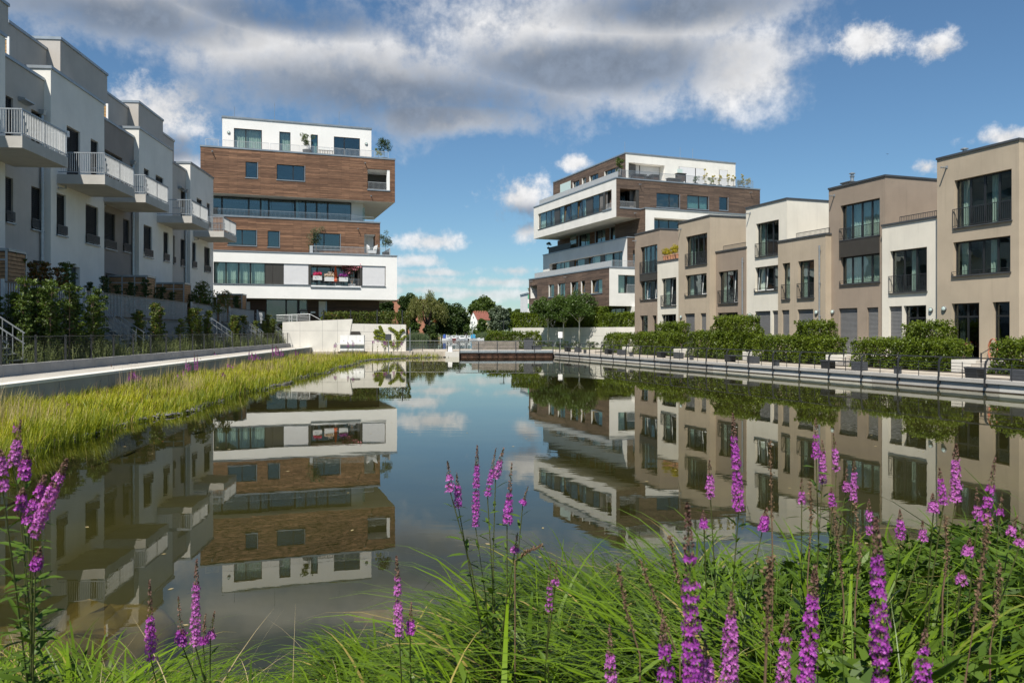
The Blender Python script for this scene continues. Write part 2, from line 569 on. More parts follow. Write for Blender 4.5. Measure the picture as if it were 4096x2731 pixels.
mat('bark', (0.075, 0.060, 0.048), 0.9, 0.3, 5.0, 0.5, 20.0)
mat('bark_pale', (0.62, 0.60, 0.53), 0.85, 0.12, 5.0)
mat('twig', (0.16, 0.105, 0.065), 0.85, 0.25, 8.0)
mat('terracotta', (0.52, 0.25, 0.14), 0.8, 0.12, 6.0)
mat('roof_tile', (0.24, 0.085, 0.060), 0.8, 0.2, 1.2)
mat('brick_far', (0.36, 0.16, 0.10), 0.85, 0.12, 1.0)
mat('yellow_render', (0.72, 0.58, 0.36), 0.85, 0.05, 1.0)
mat('orange_cloth', (0.70, 0.12, 0.030), 0.75, 0.15, 5.0)
mat('blue_cloth', (0.040, 0.10, 0.38), 0.7, 0.1, 3.0)
mat('cyan_cloth', (0.05, 0.30, 0.50), 0.7, 0.1, 3.0)
mat('boat_white', (0.82, 0.82, 0.80), 0.3, 0.03, 2.0)
mat('boat_red', (0.22, 0.035, 0.035), 0.4, 0.1, 2.0)
mat('hose', (0.45, 0.16, 0.09), 0.5, 0.1, 3.0)
mat('rattan', (0.20, 0.165, 0.11), 0.7, 0.25, 8.0)
mat('green_check', (0.10, 0.42, 0.24), 0.7, 0.05, 1.0)
mat('bird_grey', (0.06, 0.06, 0.065), 0.8, 0.1, 3.0)
mat('sign_print', (0.55, 0.56, 0.56), 0.6, 0.02, 3.0)
mat('sign_white', (0.82, 0.82, 0.82), 0.6, 0.02, 3.0)
mat('frost', (0.55, 0.66, 0.62), 0.35, 0.03, 3.0)
mat('wood_weathered', (0.21, 0.185, 0.16), 0.85, 0.2, 3.0, 0.3, 30.0, island=0.15)
mat('wood_oak', (0.42, 0.24, 0.08), 0.6, 0.12, 4.0)
glass('glass')
glass('glass_blue', (0.62, 0.76, 0.76), 0.06)
glass('glass_dark', (0.45, 0.50, 0.50), 0.05)
glass('balcony_glass', (0.80, 0.92, 0.88), 0.02)
leafy('leaf_beech', (0.045, 0.082, 0.008), (0.185, 0.240, 0.020), 0.45, 0.35)
leafy('leaf_rust_flecked', (0.040, 0.068, 0.010), (0.150, 0.190, 0.026), 0.5, 0.30, (0.22, 0.085, 0.02), 0.05)  # medium green foliage with a few rusty leaves
leafy('leaf_autumn', (0.070, 0.085, 0.012), (0.20, 0.115, 0.022), 0.5, 0.35, (0.26, 0.075, 0.015), 0.25)
leafy('leaf_dark', (0.018, 0.040, 0.008), (0.062, 0.098, 0.020), 0.5, 0.22)
leafy('leaf_mid', (0.032, 0.062, 0.011), (0.110, 0.155, 0.024), 0.5, 0.25)
leafy('leaf_willow', (0.105, 0.125, 0.030), (0.235, 0.235, 0.075), 0.5, 0.3)
leafy('leaf_silver', (0.070, 0.100, 0.058), (0.165, 0.205, 0.130), 0.5, 0.25)
leafy('leaf_cherry', (0.034, 0.070, 0.013), (0.105, 0.165, 0.030), 0.45, 0.3)
leafy('leaf_ivy', (0.14, 0.19, 0.018), (0.33, 0.36, 0.045), 0.45, 0.35)
leafy('leaf_yellow', (0.30, 0.26, 0.02), (0.58, 0.46, 0.03), 0.5, 0.3)
leafy('leaf_olive', (0.055, 0.085, 0.04), (0.14, 0.17, 0.09), 0.5, 0.2)
leafy('weed', (0.075, 0.105, 0.030), (0.200, 0.225, 0.085), 0.6, 0.3)
leafy('grass_gold', (0.120, 0.160, 0.006), (0.540, 0.520, 0.026), 0.5, 0.35, (0.42, 0.30, 0.12), 0.10)
leafy('grass_green', (0.050, 0.110, 0.014), (0.160, 0.250, 0.028), 0.4, 0.35, (0.26, 0.22, 0.07), 0.05)
leafy('sedge', (0.007, 0.024, 0.002), (0.140, 0.225, 0.009), 0.40, 0.16, (0.30, 0.24, 0.07), 0.05, 0.18)
leafy('grass_olive', (0.085, 0.125, 0.010), (0.290, 0.330, 0.028), 0.45, 0.3, (0.36, 0.28, 0.10), 0.06)
leafy('petal_soft', (0.300, 0.060, 0.330), (0.640, 0.180, 0.580), 0.5, 0.30, (0.20, 0.09, 0.10), 0.10)
leafy('straw', (0.36, 0.28, 0.14), (0.56, 0.44, 0.24), 0.7, 0.3)
leafy('reed', (0.065, 0.105, 0.045), (0.165, 0.205, 0.100), 0.5, 0.25)
leafy('loose_leaf', (0.018, 0.048, 0.006), (0.095, 0.155, 0.018), 0.45, 0.2, spec=0.2)
leafy('loose_stem', (0.055, 0.085, 0.022), (0.14, 0.14, 0.045), 0.5, 0.1)
leafy('petal', (0.210, 0.028, 0.280), (0.560, 0.100, 0.530), 0.5, 0.30, (0.16, 0.06, 0.10), 0.08)
leafy('bud', (0.100, 0.050, 0.040), (0.215, 0.125, 0.090), 0.7, 0.15)
leafy('seed_brown', (0.100, 0.060, 0.034), (0.200, 0.125, 0.072), 0.8, 0.1)
leafy('petal_pink', (0.62, 0.16, 0.26), (0.85, 0.42, 0.50), 0.6, 0.3)
leafy('petal_red', (0.60, 0.03, 0.06), (0.75, 0.05, 0.28), 0.6, 0.3)
leafy('petal_pale', (0.75, 0.55, 0.50), (0.85, 0.75, 0.66), 0.6, 0.3)
leafy('petal_violet', (0.20, 0.03, 0.30), (0.45, 0.06, 0.40), 0.6, 0.3)

# ================================================================ THE SETTING
def slabs(name, col, w, h, ang):
    m = bpy.data.materials.new(name)
    m.use_nodes = True
    t = NT(m.node_tree)
    b = m.node_tree.nodes['Principled BSDF']
    geo = t.n('ShaderNodeNewGeometry')
    mp = t.n('ShaderNodeMapping', i_0=geo.outputs['Position'])
    mp.inputs['Rotation'].default_value = (0, 0, -ang)
    br = t.n('ShaderNodeTexBrick', i_Vector=mp.outputs[0])
    br.inputs['Color1'].default_value = c4(tuple(x * 0.90 for x in col))
    br.inputs['Color2'].default_value = c4(tuple(x * 1.08 for x in col))
    br.inputs['Mortar'].default_value = c4(tuple(x * 0.45 for x in col))
    br.inputs['Scale'].default_value = 1.0
    br.inputs['Mortar Size'].default_value = 0.008
    br.inputs['Brick Width'].default_value = w
    br.inputs['Row Height'].default_value = h
    n = t.ramp(t.noise(geo.outputs['Position'], 1.3, 6.0, 0.65), 0.3, 0.75, 0.80, 1.12)
    t.put(b.inputs['Base Color'], t.mix(1.0, br.outputs[0], t.n('ShaderNodeCombineColor', i_0=n, i_1=n, i_2=n).outputs[0], 'MULTIPLY'))
    b.inputs['Roughness'].default_value = 0.85
    MT[name] = m


def water_mat(name, tint, amp, sc):
    m = bpy.data.materials.new(name)
    m.use_nodes = True
    t = NT(m.node_tree)
    for nd in list(m.node_tree.nodes):
        m.node_tree.nodes.remove(nd)
    geo = t.n('ShaderNodeNewGeometry')
    mp = t.n('ShaderNodeMapping', i_0=geo.outputs['Position'])
    mp.inputs['Scale'].default_value = (0.45, 1.0, 1.0)
    h1 = t.noise(mp.outputs[0], 1.15 * sc, 3.0, 0.5)
    h2 = t.noise(mp.outputs[0], 5.0 * sc, 2.0, 0.5)
    calm = t.ramp(t.noise(geo.outputs['Position'], 0.09, 3.0, 0.5), 0.40, 0.68, 0.30, 2.0)
    h = t.math('MULTIPLY', t.math('ADD', h1, t.math('MULTIPLY', h2, 0.16)), calm)
    bp = t.n('ShaderNodeBump', i_Height=h)
    bp.inputs['Strength'].default_value = 1.0
    bp.inputs['Distance'].default_value = amp
    fr = t.n('ShaderNodeFresnel', i_Normal=bp.outputs[0])
    fr.inputs[0].default_value = 1.34
    gl = t.n('ShaderNodeBsdfGlossy', i_Normal=bp.outputs[0])
    gl.inputs['Roughness'].default_value = 0.0
    gl.inputs['Color'].default_value = (0.93, 0.92, 0.87, 1)
    tr = t.n('ShaderNodeBsdfTransparent')
    tr.inputs[0].default_value = c4(tint)
    mx = t.n('ShaderNodeMixShader', i_0=t.math('MULTIPLY', fr.outputs[0], 1.12, clamp=True), i_1=tr.outputs[0], i_2=gl.outputs[0])
    t.n('ShaderNodeOutputMaterial', i_0=mx.outputs[0])
    MT[name] = m


water_mat('pond_water', (0.62, 0.64, 0.46), 0.0011, 1.5)
water_mat('lake_water', (0.30, 0.36, 0.36), 0.05, 1.6)
THR = R(19.0)                                              # heading of the right quay and its houses
FQ = Frame(20.24, 31.48, -(math.pi / 2 - THR))             # right quay: x towards the camera, y away from the water
FL = Frame(-21.4, 0.0, R(95.35))                           # left row: x away from the camera, y into the houses
slabs('deck_slab', (0.46, 0.405, 0.33), 0.9, 0.45, FQ.ang)
slabs('path_slab', (0.44, 0.41, 0.36), 1.6, 0.62, FL.ang)


def sheet(name, pts, m, kind='structure'):
    mb = MB(); mb.face(*pts)
    return tag(mb.build(name, MT[m]), kind=kind)


def solid(name, poly, z0, z1, m, frame=None, kind='structure'):
    mb = MB()
    P = [frame.w(a, b)[:2] for a, b in poly] if frame else poly
    mb.prism(P, z0, z1)
    return tag(mb.build(name, MT[m]), kind=kind)


def grid_mesh(xs, ys, zf):
    v = [(x, y, zf(x, y)) for y in ys for x in xs]
    n = len(xs)
    f = [(j * n + i, j * n + i + 1, (j + 1) * n + i + 1, (j + 1) * n + i) for j in range(len(ys) - 1) for i in range(n - 1)]
    return v, f


sheet('ground', [(-4000, -200, -2.4), (4000, -200, -2.4), (4000, 5600, -2.4), (-4000, 5600, -2.4)], 'lawn')
sheet('pond_bed', [(-45, -12, -0.55), (60, -12, -0.55), (60, 82, -0.55), (-45, 82, -0.55)], 'mud')
sheet('pond_water', [(-40, -8, 0), (48, -8, 0), (48, 79.6, 0), (-40, 79.6, 0)], 'pond_water')
sheet('lake_bed', [(-500, 88, -2.3), (500, 88, -2.3), (500, 350, -2.3), (-500, 350, -2.3)], 'mud')
sheet('lake_water', [(-500, 87, -1.0), (500, 87, -1.0), (500, 345, -1.0), (-500, 345, -1.0)], 'lake_water')
solid('far_shore', [(-900, 332), (900, 332), (900, 3500), (-900, 3500)], -2.4, -0.5, 'lawn')

# right promenade: concrete quay wall, slab edge and paving
DECK = 0.50
NEAR, FAR = 46.0, -49.4                                    # x range along the quay (near end is behind the camera)
qw = tag(bpy.data.objects.new('quay_wall', None), kind='structure'); COL.objects.link(qw)
qw.location = (FQ.o[0], FQ.o[1], 0); qw.rotation_euler = (0, 0, FQ.ang)
x = FAR
k = 0
seg = 6.9
while x < NEAR:
    x1 = min(x + seg, NEAR)
    MB().box(x + 0.012, x1 - 0.012, 0.0, 0.5, -0.8, DECK - 0.15).build('wall_panel', MT['concrete_pale' if k % 3 else 'concrete'], qw)
    x = x1; k += 1
MB().box(FAR, NEAR, -0.08, 0.42, DECK - 0.149, DECK).build('edge_slab', MT['concrete'], qw)
MB().box(FAR, NEAR, -0.004, 0.0, -0.02, 0.045).build('tide_mark', MT['soil'], qw)
solid('promenade', [(NEAR, 0.42), (NEAR, 70), (-75, 70), (-75, 0.42)], -2.0, DECK - 0.004, 'deck_slab', FQ)
solid('planting_strip', [(NEAR, 3.45), (NEAR, 5.0), (-47.5, 5.0), (-47.5, 3.45)], DECK - 0.2, DECK + 0.05, 'soil', FQ)

# embankment behind the bridge, towards the lake
solid('embankment', [(-60, 79.7), (22, 79.7), (22, 88), (-1.0, 92), (-60, 92)], -2.3, 0.50, 'deck_slab')
solid('tower_lawn', [(-2.5, 92.2), (3.0, 90.0), (40, 84.0), (60, 150), (-2.5, 150)], -2.3, 0.62, 'lawn')
solid('tower_ground', [(-75, 84.5), (-11.2, 84.5), (-19.0, 140), (-75, 140)], -2.3, 2.6, 'lawn')

# left path and the garden side
PATH = 0.95
PY0, PY1 = -8.5, -6.55
solid('path', [(8, PY0 + 0.02), (86.5, PY0 + 0.02), (86.5, PY1), (8, PY1)], 0.3, PATH, 'path_slab', FL)
pw = tag(bpy.data.objects.new('path_wall', None), kind='structure'); COL.objects.link(pw)
pw.location = (FL.o[0], FL.o[1], 0); pw.rotation_euler = (0, 0, FL.ang)
x = 10.0
while x < 84:
    MB().box(x + 0.01, x + 3.99, PY0 - 0.2, PY0 + 0.019, -0.6, PATH - 0.10).build('wall_panel', MT['concrete_grey'], pw)
    x += 4.0
MB().box(10, 84, PY0 - 0.22, PY0 + 0.3, PATH - 0.098, PATH + 0.004).build('edge_slab', MT['concrete_pale'], pw)
gw = tag(bpy.data.objects.new('garden_kerb', None), kind='structure'); COL.objects.link(gw)
gw.location = (FL.o[0], FL.o[1], 0); gw.rotation_euler = (0, 0, FL.ang)
x = 12.0
while x < 84:
    zt = 1.35 + random.uniform(-0.006, 0.006)
    MB().box(x + 0.008, x + 1.992, PY1, PY1 + 0.22, 0.5, zt).build('kerb_block', MT['concrete_grey'], gw)
    x += 2.0
gd = solid('garden_ground', [(8, PY1 + 0.22), (86, PY1 + 0.22), (86, 40), (8, 40)], -1.0, 1.30, 'lawn', FL)
solid('house_terrace', [(8, -2.85), (78.5, -2.85), (78.5, 30), (8, 30)], 1.0, 3.30, 'concrete_grey', FL)

# left bank with the sedge, built as a rolling strip from path wall to water
def shore(Y):
    s = -9.0 - 0.0515 * Y + 0.22 * math.sin(Y * 0.55) + 0.16 * math.sin(Y * 1.31 + 1.0)
    if Y > 68:
        q = min(1.0, (Y - 68) / 9.6)
        s += 7.2 * q ** 2.1
    return s


def wallx(Y):
    return -12.65 - 0.0935 * Y


def bank_h(t):
    return -0.55 + 0.58 * t / .13 if t < .13 else 0.03 + 0.17 * (t - .13)


V, Fc = [], []
Ys = [4 + i * 0.6 for i in range(127)]
nx = 14
for Y in Ys:
    s, w_ = shore(Y) + 0.6, wallx(Y) - 0.1
    for i in range(nx):
        t = i / (nx - 1)
        z = bank_h(t) + 0.05 * math.sin(Y * 2.3 + i) * math.sin(i * 1.7 + Y)
        V.append((s + (w_ - s) * t, Y, z))
for j in range(len(Ys) - 1):
    for i in range(nx - 1):
        Fc.append((j * nx + i, j * nx + i + 1, (j + 1) * nx + i + 1, (j + 1) * nx + i))
me = bpy.data.meshes.new('bank'); me.from_pydata(V, [], Fc)
tag(obj('bank', me, MT['bank_soil']), kind='structure')

# near bank that the foreground plants grow on
def near_shore(x):
    return 5.6 + 0.35 * math.sin(x * 1.1 + 0.4) + (0.55 * (x - 0.3) if x > 0.3 else 0.0) * 0.35 - (0.35 * (-1.2 - x) if x < -1.2 else 0)


def near_z(x, y):
    e = max(2.4, near_shore(x))
    t = (y - 1.0) / (e - 1.0)
    z = 0.95 - 1.0 * max(0.0, min(2.2, t)) ** 1.5
    return z + 0.04 * math.sin(x * 3.1 + y * 2.0) + 0.03 * math.sin(x * 7.0 - y * 5.0)


v, f = grid_mesh([-9 + i * 0.25 for i in range(81)], [-3 + j * 0.25 for j in range(48)], near_z)
me = bpy.data.meshes.new('near_bank'); me.from_pydata(v, [], f)
me.polygons.foreach_set('use_smooth', [True] * len(me.polygons))
tag(obj('near_bank', me, MT['soil']), kind='structure')

# pebbles along the left water line
V, Fc = [], []
def pebble(cx, cy, cz, r):
    i = len(V)
    q = [random.uniform(0.7, 1.25) for _ in range(6)]
    for (a, b, c), s in zip(((1, 0, 0), (0, 1, 0), (-1, 0, 0), (0, -1, 0), (0, 0, .6), (0, 0, -.6)), q):
        V.append((cx + a * r * s, cy + b * r * s, cz + c * r * s))
    for a in range(4):
        Fc.append((i + a, i + (a + 1) % 4, i + 4)); Fc.append((i + (a + 1) % 4, i + a, i + 5))
for _ in range(2600):
    Y = random.uniform(10, 77.5)
    pebble(shore(Y) - random.uniform(-0.02, 0.5), Y, random.uniform(-0.02, 0.08), random.uniform(0.03, 0.09))
me = bpy.data.meshes.new('shore_gravel'); me.from_pydata(V, [], Fc)
tag(obj('shore_gravel', me, MT['gravel_edge']), 'dark gravel along the water line of the left bank', kind='stuff')

# ================================================================ BUILDING KIT
def window(par, a0, a1, z0, z1, y, cols=2, fr='frame_dark', gl='glass', t=0.07, M=None, rows=(), curtain=None, name='window', room=1.6, widths=None, tilt=None):
    """framed window standing in an opening; panes, curtain and the room behind are its pieces"""
    mb = MB(M)
    d = 0.07
    ws = widths or [1.0] * cols
    tot = sum(ws)
    xs = [a0]
    for w_ in ws:
        xs.append(xs[-1] + (a1 - a0) * w_ / tot)
    mb.box(a0 + .002, a1 - .002, y, y + d, z0 + .002, z0 + t); mb.box(a0 + .002, a1 - .002, y, y + d, z1 - t, z1 - .002)
    mb.box(a0 + .002, a0 + t, y, y + d, z0 + t, z1 - t); mb.box(a1 - t, a1 - .002, y, y + d, z0 + t, z1 - t)
    for x_ in xs[1:-1]:
        mb.box(x_ - t * 0.8, x_ + t * 0.8, y, y + d, z0 + t, z1 - t)
    for r_ in rows:
        zz = z0 + (z1 - z0) * r_
        mb.box(a0 + t, a1 - t, y + .004, y + d - .004, zz - t * 0.6, zz + t * 0.6)
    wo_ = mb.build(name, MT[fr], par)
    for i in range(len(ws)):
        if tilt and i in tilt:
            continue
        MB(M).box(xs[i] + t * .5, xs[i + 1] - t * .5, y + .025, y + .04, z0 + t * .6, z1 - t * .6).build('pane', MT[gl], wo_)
    for i in (tilt or ()):
        # sash tipped inwards at the top
        x0, x1 = xs[i] + t * .8, xs[i + 1] - t * .8
        q = 0.16
        m2 = MB(M)
        for (p_, e) in (((x0, z0 + t), (x0, z1 - t)), ((x1, z0 + t), (x1, z1 - t)), ((x0, z1 - t), (x1, z1 - t)), ((x0, z0 + t), (x1, z0 + t))):
            yy = lambda z_: y + .03 + q * (z_ - z0) / (z1 - z0)
            m2.tube([(p_[0], yy(p_[1]), p_[1]), (e[0], yy(e[1]), e[1])], 0.035, 4)
        m2.build('tilted_sash', MT['white_paint' if gl != 'glass_blue' else 'wood_oak'], wo_)
        MB(M).face((x0, y + .03, z0 + t), (x1, y + .03, z0 + t), (x1, y + .03 + q, z1 - t), (x0, y + .03 + q, z1 - t)).build('pane', MT[gl], wo_)
    if curtain:
        kind, ranges = curtain
        for (f0, f1) in ranges:
            mc = MB(M)
            c0, c1 = a0 + (a1 - a0) * f0, a0 + (a1 - a0) * f1
            n = max(4, int((c1 - c0) / 0.055))
            prev = None
            for k in range(n + 1):
                xx = c0 + (c1 - c0) * k / n
                yy = y + 0.30 + 0.035 * math.sin(k * 1.9) + 0.015 * math.sin(k * 0.7)
                if prev:
                    mc.face((prev[0], prev[1], z0 + .02), (xx, yy, z0 + .02), (xx, yy, z1 - .02), (prev[0], prev[1], z1 - .02))
                prev = (xx, yy)
            mc.build('curtain', MT[kind], wo_)
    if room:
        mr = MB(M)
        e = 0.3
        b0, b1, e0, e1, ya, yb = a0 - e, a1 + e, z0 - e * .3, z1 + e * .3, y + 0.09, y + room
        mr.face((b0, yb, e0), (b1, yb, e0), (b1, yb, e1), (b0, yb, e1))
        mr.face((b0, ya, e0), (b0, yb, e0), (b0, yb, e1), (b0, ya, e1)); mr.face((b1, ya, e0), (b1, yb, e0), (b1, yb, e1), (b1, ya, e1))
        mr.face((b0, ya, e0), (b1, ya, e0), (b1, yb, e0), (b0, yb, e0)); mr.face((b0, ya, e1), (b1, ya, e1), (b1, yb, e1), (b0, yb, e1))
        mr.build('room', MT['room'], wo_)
    return wo_


def sill(par, a0, a1, z, y0, m='coping_dark', M=None, h=0.05, out=0.09):
    return MB(M).box(a0 - 0.05, a1 + 0.05, y0 - out, y0 - 0.003, z - h, z + 0.01).build('sill', MT[m], par)


def railing(par, a0, a1, y, z0, z1, step=0.12, m='rail_dark', M=None, name='railing', bw=0.018, low=0.08, top=0.035, posts=0):
    """flat-bar railing: handrail, bottom rail and upright bars as one grille"""
    mb = MB(M)
    mb.box(a0, a1, y - top / 2, y + top / 2, z1 - top, z1)
    mb.box(a0, a1, y - top / 2.4, y + top / 2.4, z0 + low - .03, z0 + low)
    n = max(2, int(round((a1 - a0) / step)))
    for k in range(n + 1):
        x_ = a0 + (a1 - a0) * k / n
        w_ = bw * (1.6 if k in (0, n) else 1.0)
        zb = z0 if k in (0, n) or (posts and k % posts == 0) else z0 + low - .03
        mb.box(x_ - w_ / 2, x_ + w_ / 2, y - bw / 2, y + bw / 2, zb, z1 - top)
    return mb.build(name, MT[m], par)


def shutter(par, a0, a1, z0, z1, y, M=None, m='shutter', pitch=0.075):
    """closed roller shutter: curved slats"""
    mb = MB(M)
    n = int((z1 - z0) / pitch)
    for k in range(n):
        za, zb = z0 + (z1 - z0) * k / n, z0 + (z1 - z0) * (k + 1) / n
        zm = (za + zb) / 2
        mb.face((a0, y, za), (a1, y, za), (a1, y - .012, zm), (a0, y - .012, zm))
        mb.face((a0, y - .012, zm), (a1, y - .012, zm), (a1, y, zb - .008), (a0, y, zb - .008))
        mb.face((a0, y, zb - .008), (a1, y, zb - .008), (a1, y + .008, zb), (a0, y + .008, zb))
    return mb.build('shutter', MT[m], par)


def blind(par, a0, a1, z0, z1, y, M=None, m='blind', pitch=0.11):
    """outside venetian blind, slats tipped"""
    mb = MB(M)
    n = int((z1 - z0) / pitch)
    for k in range(n):
        zb = z0 + pitch * k
        mb.face((a0, y, zb), (a1, y, zb), (a1, y + .075, zb + pitch * .8), (a0, y + .075, zb + pitch * .8))
    mb.box(a0, a0 + .03, y - .01, y + .09, z0, z1); mb.box(a1 - .03, a1, y - .01, y + .09, z0, z1)
    mb.box((a0 + a1) / 2 - .01, (a0 + a1) / 2 + .01, y - .006, y, z0, z1)
    mb.box(a0, a1, y + .09, y + .1, z0, z1)
    return mb.build('blind', MT[m], par)


def coping(par, a0, a1, y0, y1, z, m='coping_dark', h=0.12, o=0.05, name='coping', M=None):
    return MB(M).box(a0 - o, a1 + o, y0 - o, y1 + o, z, z + h).build(name, MT[m], par)


def wall_lamp(par, a, z, y=0.0, r=0.16, m='white_metal'):
    lb = MB()
    lb.lathe([(r, y - .002), (r, y - .05), (r * .92, y - .07)], (a, 0, z), 14, 'y')
    o = lb.build('wall_lamp', MT['shutter'], par)
    MB().lathe([(r * .72, y - .071), (r * .66, y - .10), (r * .3, y - .115)], (a, 0, z), 12, 'y').build('lamp_glass', MT['frost'], o)
    return o


def spout(par, a, z, y=0.0, M=None):
    mb = MB(M)
    mb.tube([(a, y + .1, z), (a, y - .38, z - .03)], 0.045, 7)
    mb.box(a - .08, a + .08, y - .012, y - .002, z - .08, z + .08)
    return mb.build('rain_spout', MT['galvanised'], par)


def drainpipe(par, a, z0, z1, y=0.0, r=0.055, hopper=True, m='galvanised'):
    mb = MB()
    mb.tube([(a, y - .12, z0), (a, y - .12, z1)], r, 8)
    o = mb.build('drainpipe', MT[m], par)
    z = z0 + .8
    while z < z1 - .2:
        MB().tube([(a, y - .12, z - .04), (a, y - .12, z + .04)], r * 1.35, 8).box(a - .015, a + .015, y - .12, y + .02, z - .015, z + .015).build('pipe_clip', MT[m], o)
        z += 2.1
    if hopper:
        MB().prism([(y - .24, z1 - .05), (y, z1 - .05), (y, z1 + .22), (y - .30, z1 + .22)], a - .16, a + .16, 'x').build('hopper', MT[m], o)
    return o


def flue(par, a, y, z):
    o = MB().lathe([(.11, z), (.11, z + .35), (.16, z + .36), (.16, z + .40), (.10, z + .41), (.10, z + .52), (.19, z + .54), (.19, z + .58), (.04, z + .64)], (a, y, 0), 12).build('flue', MT['galvanised'], par)
    return o


# ================================================================ RIGHT ROW OF HOUSES
Z3 = lambda x, y: (2500 + .40816 * x, 780 + .40816 * y)
Z4 = lambda x, y: (3250 + .61843 * x, 530 + .61843 * y)
FLOOR = 1.10


def right_house(label, T, uL, uR, roof_uv, plaster, cop='coping_dark', deep=11.0, name='townhouse'):
    """shell of one terrace house on the line T metres back from the quay; returns a builder record"""
    a0, a1 = FQ.a(uL, T), FQ.a(uR, T)
    zr = FQ.z(roof_uv[0], roof_uv[1], T)
    h = thing(name, label, 'house', FQ.w(a0, T, 0), FQ.ang)
    return dict(o=h, T=T, a0=a0, W=a1 - a0, zr=zr, holes=[], m=plaster, cop=cop, deep=deep, todo=[])


def rel(H, x0, x1, vt, vb, ZZ):
    """opening measured at its left edge in a photo crop -> local metres"""
    u0, t0 = ZZ(x0, vt); _, b0 = ZZ(x0, vb); u1, _ = ZZ(x1, vt)
    aa, zt = FQ.at(u0, t0, H['T']); _, zb = FQ.at(u0, b0, H['T']); ab = FQ.a(u1, H['T'])
    return aa - H['a0'], min(ab - H['a0'], H['W'] - 0.04), zb, zt


def opening(H, box, kind, **kw):
    H['holes'].append((box[0], box[1], box[2], box[3], kw.pop('depth', 0.28)))
    H['todo'].append((box, kind, kw))


def finish(H, base=DECK - 0.3):
    o, W_, zr = H['o'], H['W'], H['zr']
    mb = MB()
    mb.wall(0, W_, base, zr, H['holes'])
    d = H['deep']
    mb.face((W_, 0, base), (W_, d, base), (W_, d, zr), (W_, 0, zr))
    mb.face((0, 0, base), (0, 0, zr), (0, d, zr), (0, d, base))
    mb.face((0, d, base), (0, d, zr), (W_, d, zr), (W_, d, base))
    mb.build('wall', MT[H['m']], o)
    MB().box(0.02, W_ - .02, .02, d - .02, zr - .25, zr - .12).build('roof', MT['roof_gravel'], o)
    mc = MB()
    t = .32
    mc.box(-.03, W_ + .05, -.06, t, zr, zr + .11)
    mc.box(W_ - t, W_ + .05, t, d, zr, zr + .11); mc.box(-.03, t, t, d, zr, zr + .11)
    mc.build('coping', MT[H['cop']], o)
    for box, kind, kw in H['todo']:
        a, b, z0, z1 = box
        cur = kw.get('curtain', ('curtain', [(0.0, 0.24), (0.80, 1.0)]))
        if kind == 'french':
            window(o, a, b, z0, z1, .20, kw.get('cols', 2), curtain=cur, tilt=kw.get('tilt'), widths=kw.get('widths'), room=kw.get('room', 2.2))
            sill(o, a, b, z0, 0)
            railing(o, a - .06, b + .01, -.06, z0 + .02, kw['bal'], 0.11, name='balustrade', low=.08)
        elif kind == 'window':
            window(o, a, b, z0, z1, .20, kw.get('cols', 3), curtain=cur, tilt=kw.get('tilt'), widths=kw.get('widths'), room=kw.get('room', 2.2))
            sill(o, a, b, z0, 0)
            g = MB()
            g.box(a - .05, b + .02, -.075, -.055, z0 + .20, z0 + .225)
            g.box(a - .05, b + .02, -.07, -.06, z0 + .10, z0 + .115)
            for q in (a - .04, (a + b) / 2, b):
                g.box(q - .012, q + .012, -.075, -.055, z0, z0 + .2)
            g.build('window_guard', MT['rail_dark'], o)
        elif kind == 'shutter':
            shutter(o, a + .02, b - .02, z0, z1, .13)
            MB().box(a, b, .20, .24, z0, z1).build('backing', MT['room'], o)
        elif kind == 'door':
            window(o, a, b, z0, z1, .20, kw.get('cols', 2), rows=kw.get('rows', (.76,)), gl='glass_dark', curtain=kw.get('curtain'), name='terrace_door', room=2.4, widths=kw.get('widths'))
        elif kind == 'panel':
            p = MB()
            n = int((b - a) / .09)
            for q in range(n):
                xa = a - .06 + (b - a + .07) * q / n
                p.box(xa, xa + (b - a) / n * .62, -.075, -.05, z0, z1)
            p.box(a - .06, b + .01, -.05, -.03, z0, z1)
            p.build('spandrel_panel', MT['panel_dark'], o)
            MB().box(a, b, -.028, .2, z0, z1).build('spandrel_back', MT['frame_dark'], o)
    return o


def zq(H, u, v):
    return FQ.z(u, v, H['T'])


# far brown house
H1 = right_house('farthest brown townhouse of the right row, dark ribbed panel between its windows', 6.4, 2539, 2639, Z3(95, 395), 'plaster_taupe')
b = rel(H1, 152, 316, 515, 775, Z3); opening(H1, b, 'french', bal=zq(H1, *Z3(145, 662)), cols=4, curtain=('curtain', [(0, .2)]))
c = rel(H1, 152, 316, 850, 1030, Z3)
opening(H1, c, 'window', cols=4, tilt=(1, 3))
H1['todo'].append(((b[0], b[1], c[3], b[2]), 'panel', {}))
g = rel(H1, 148, 223, 1182, 1360, Z3); opening(H1, (g[0], g[1], FLOOR, g[3]), 'door', cols=2)
g = rel(H1, 270, 308, 1180, 1360, Z3); opening(H1, (g[0], g[1], FLOOR, g[3]), 'door', cols=1)
finish(H1); spout(H1['o'], .25, H1['zr'] - .55)
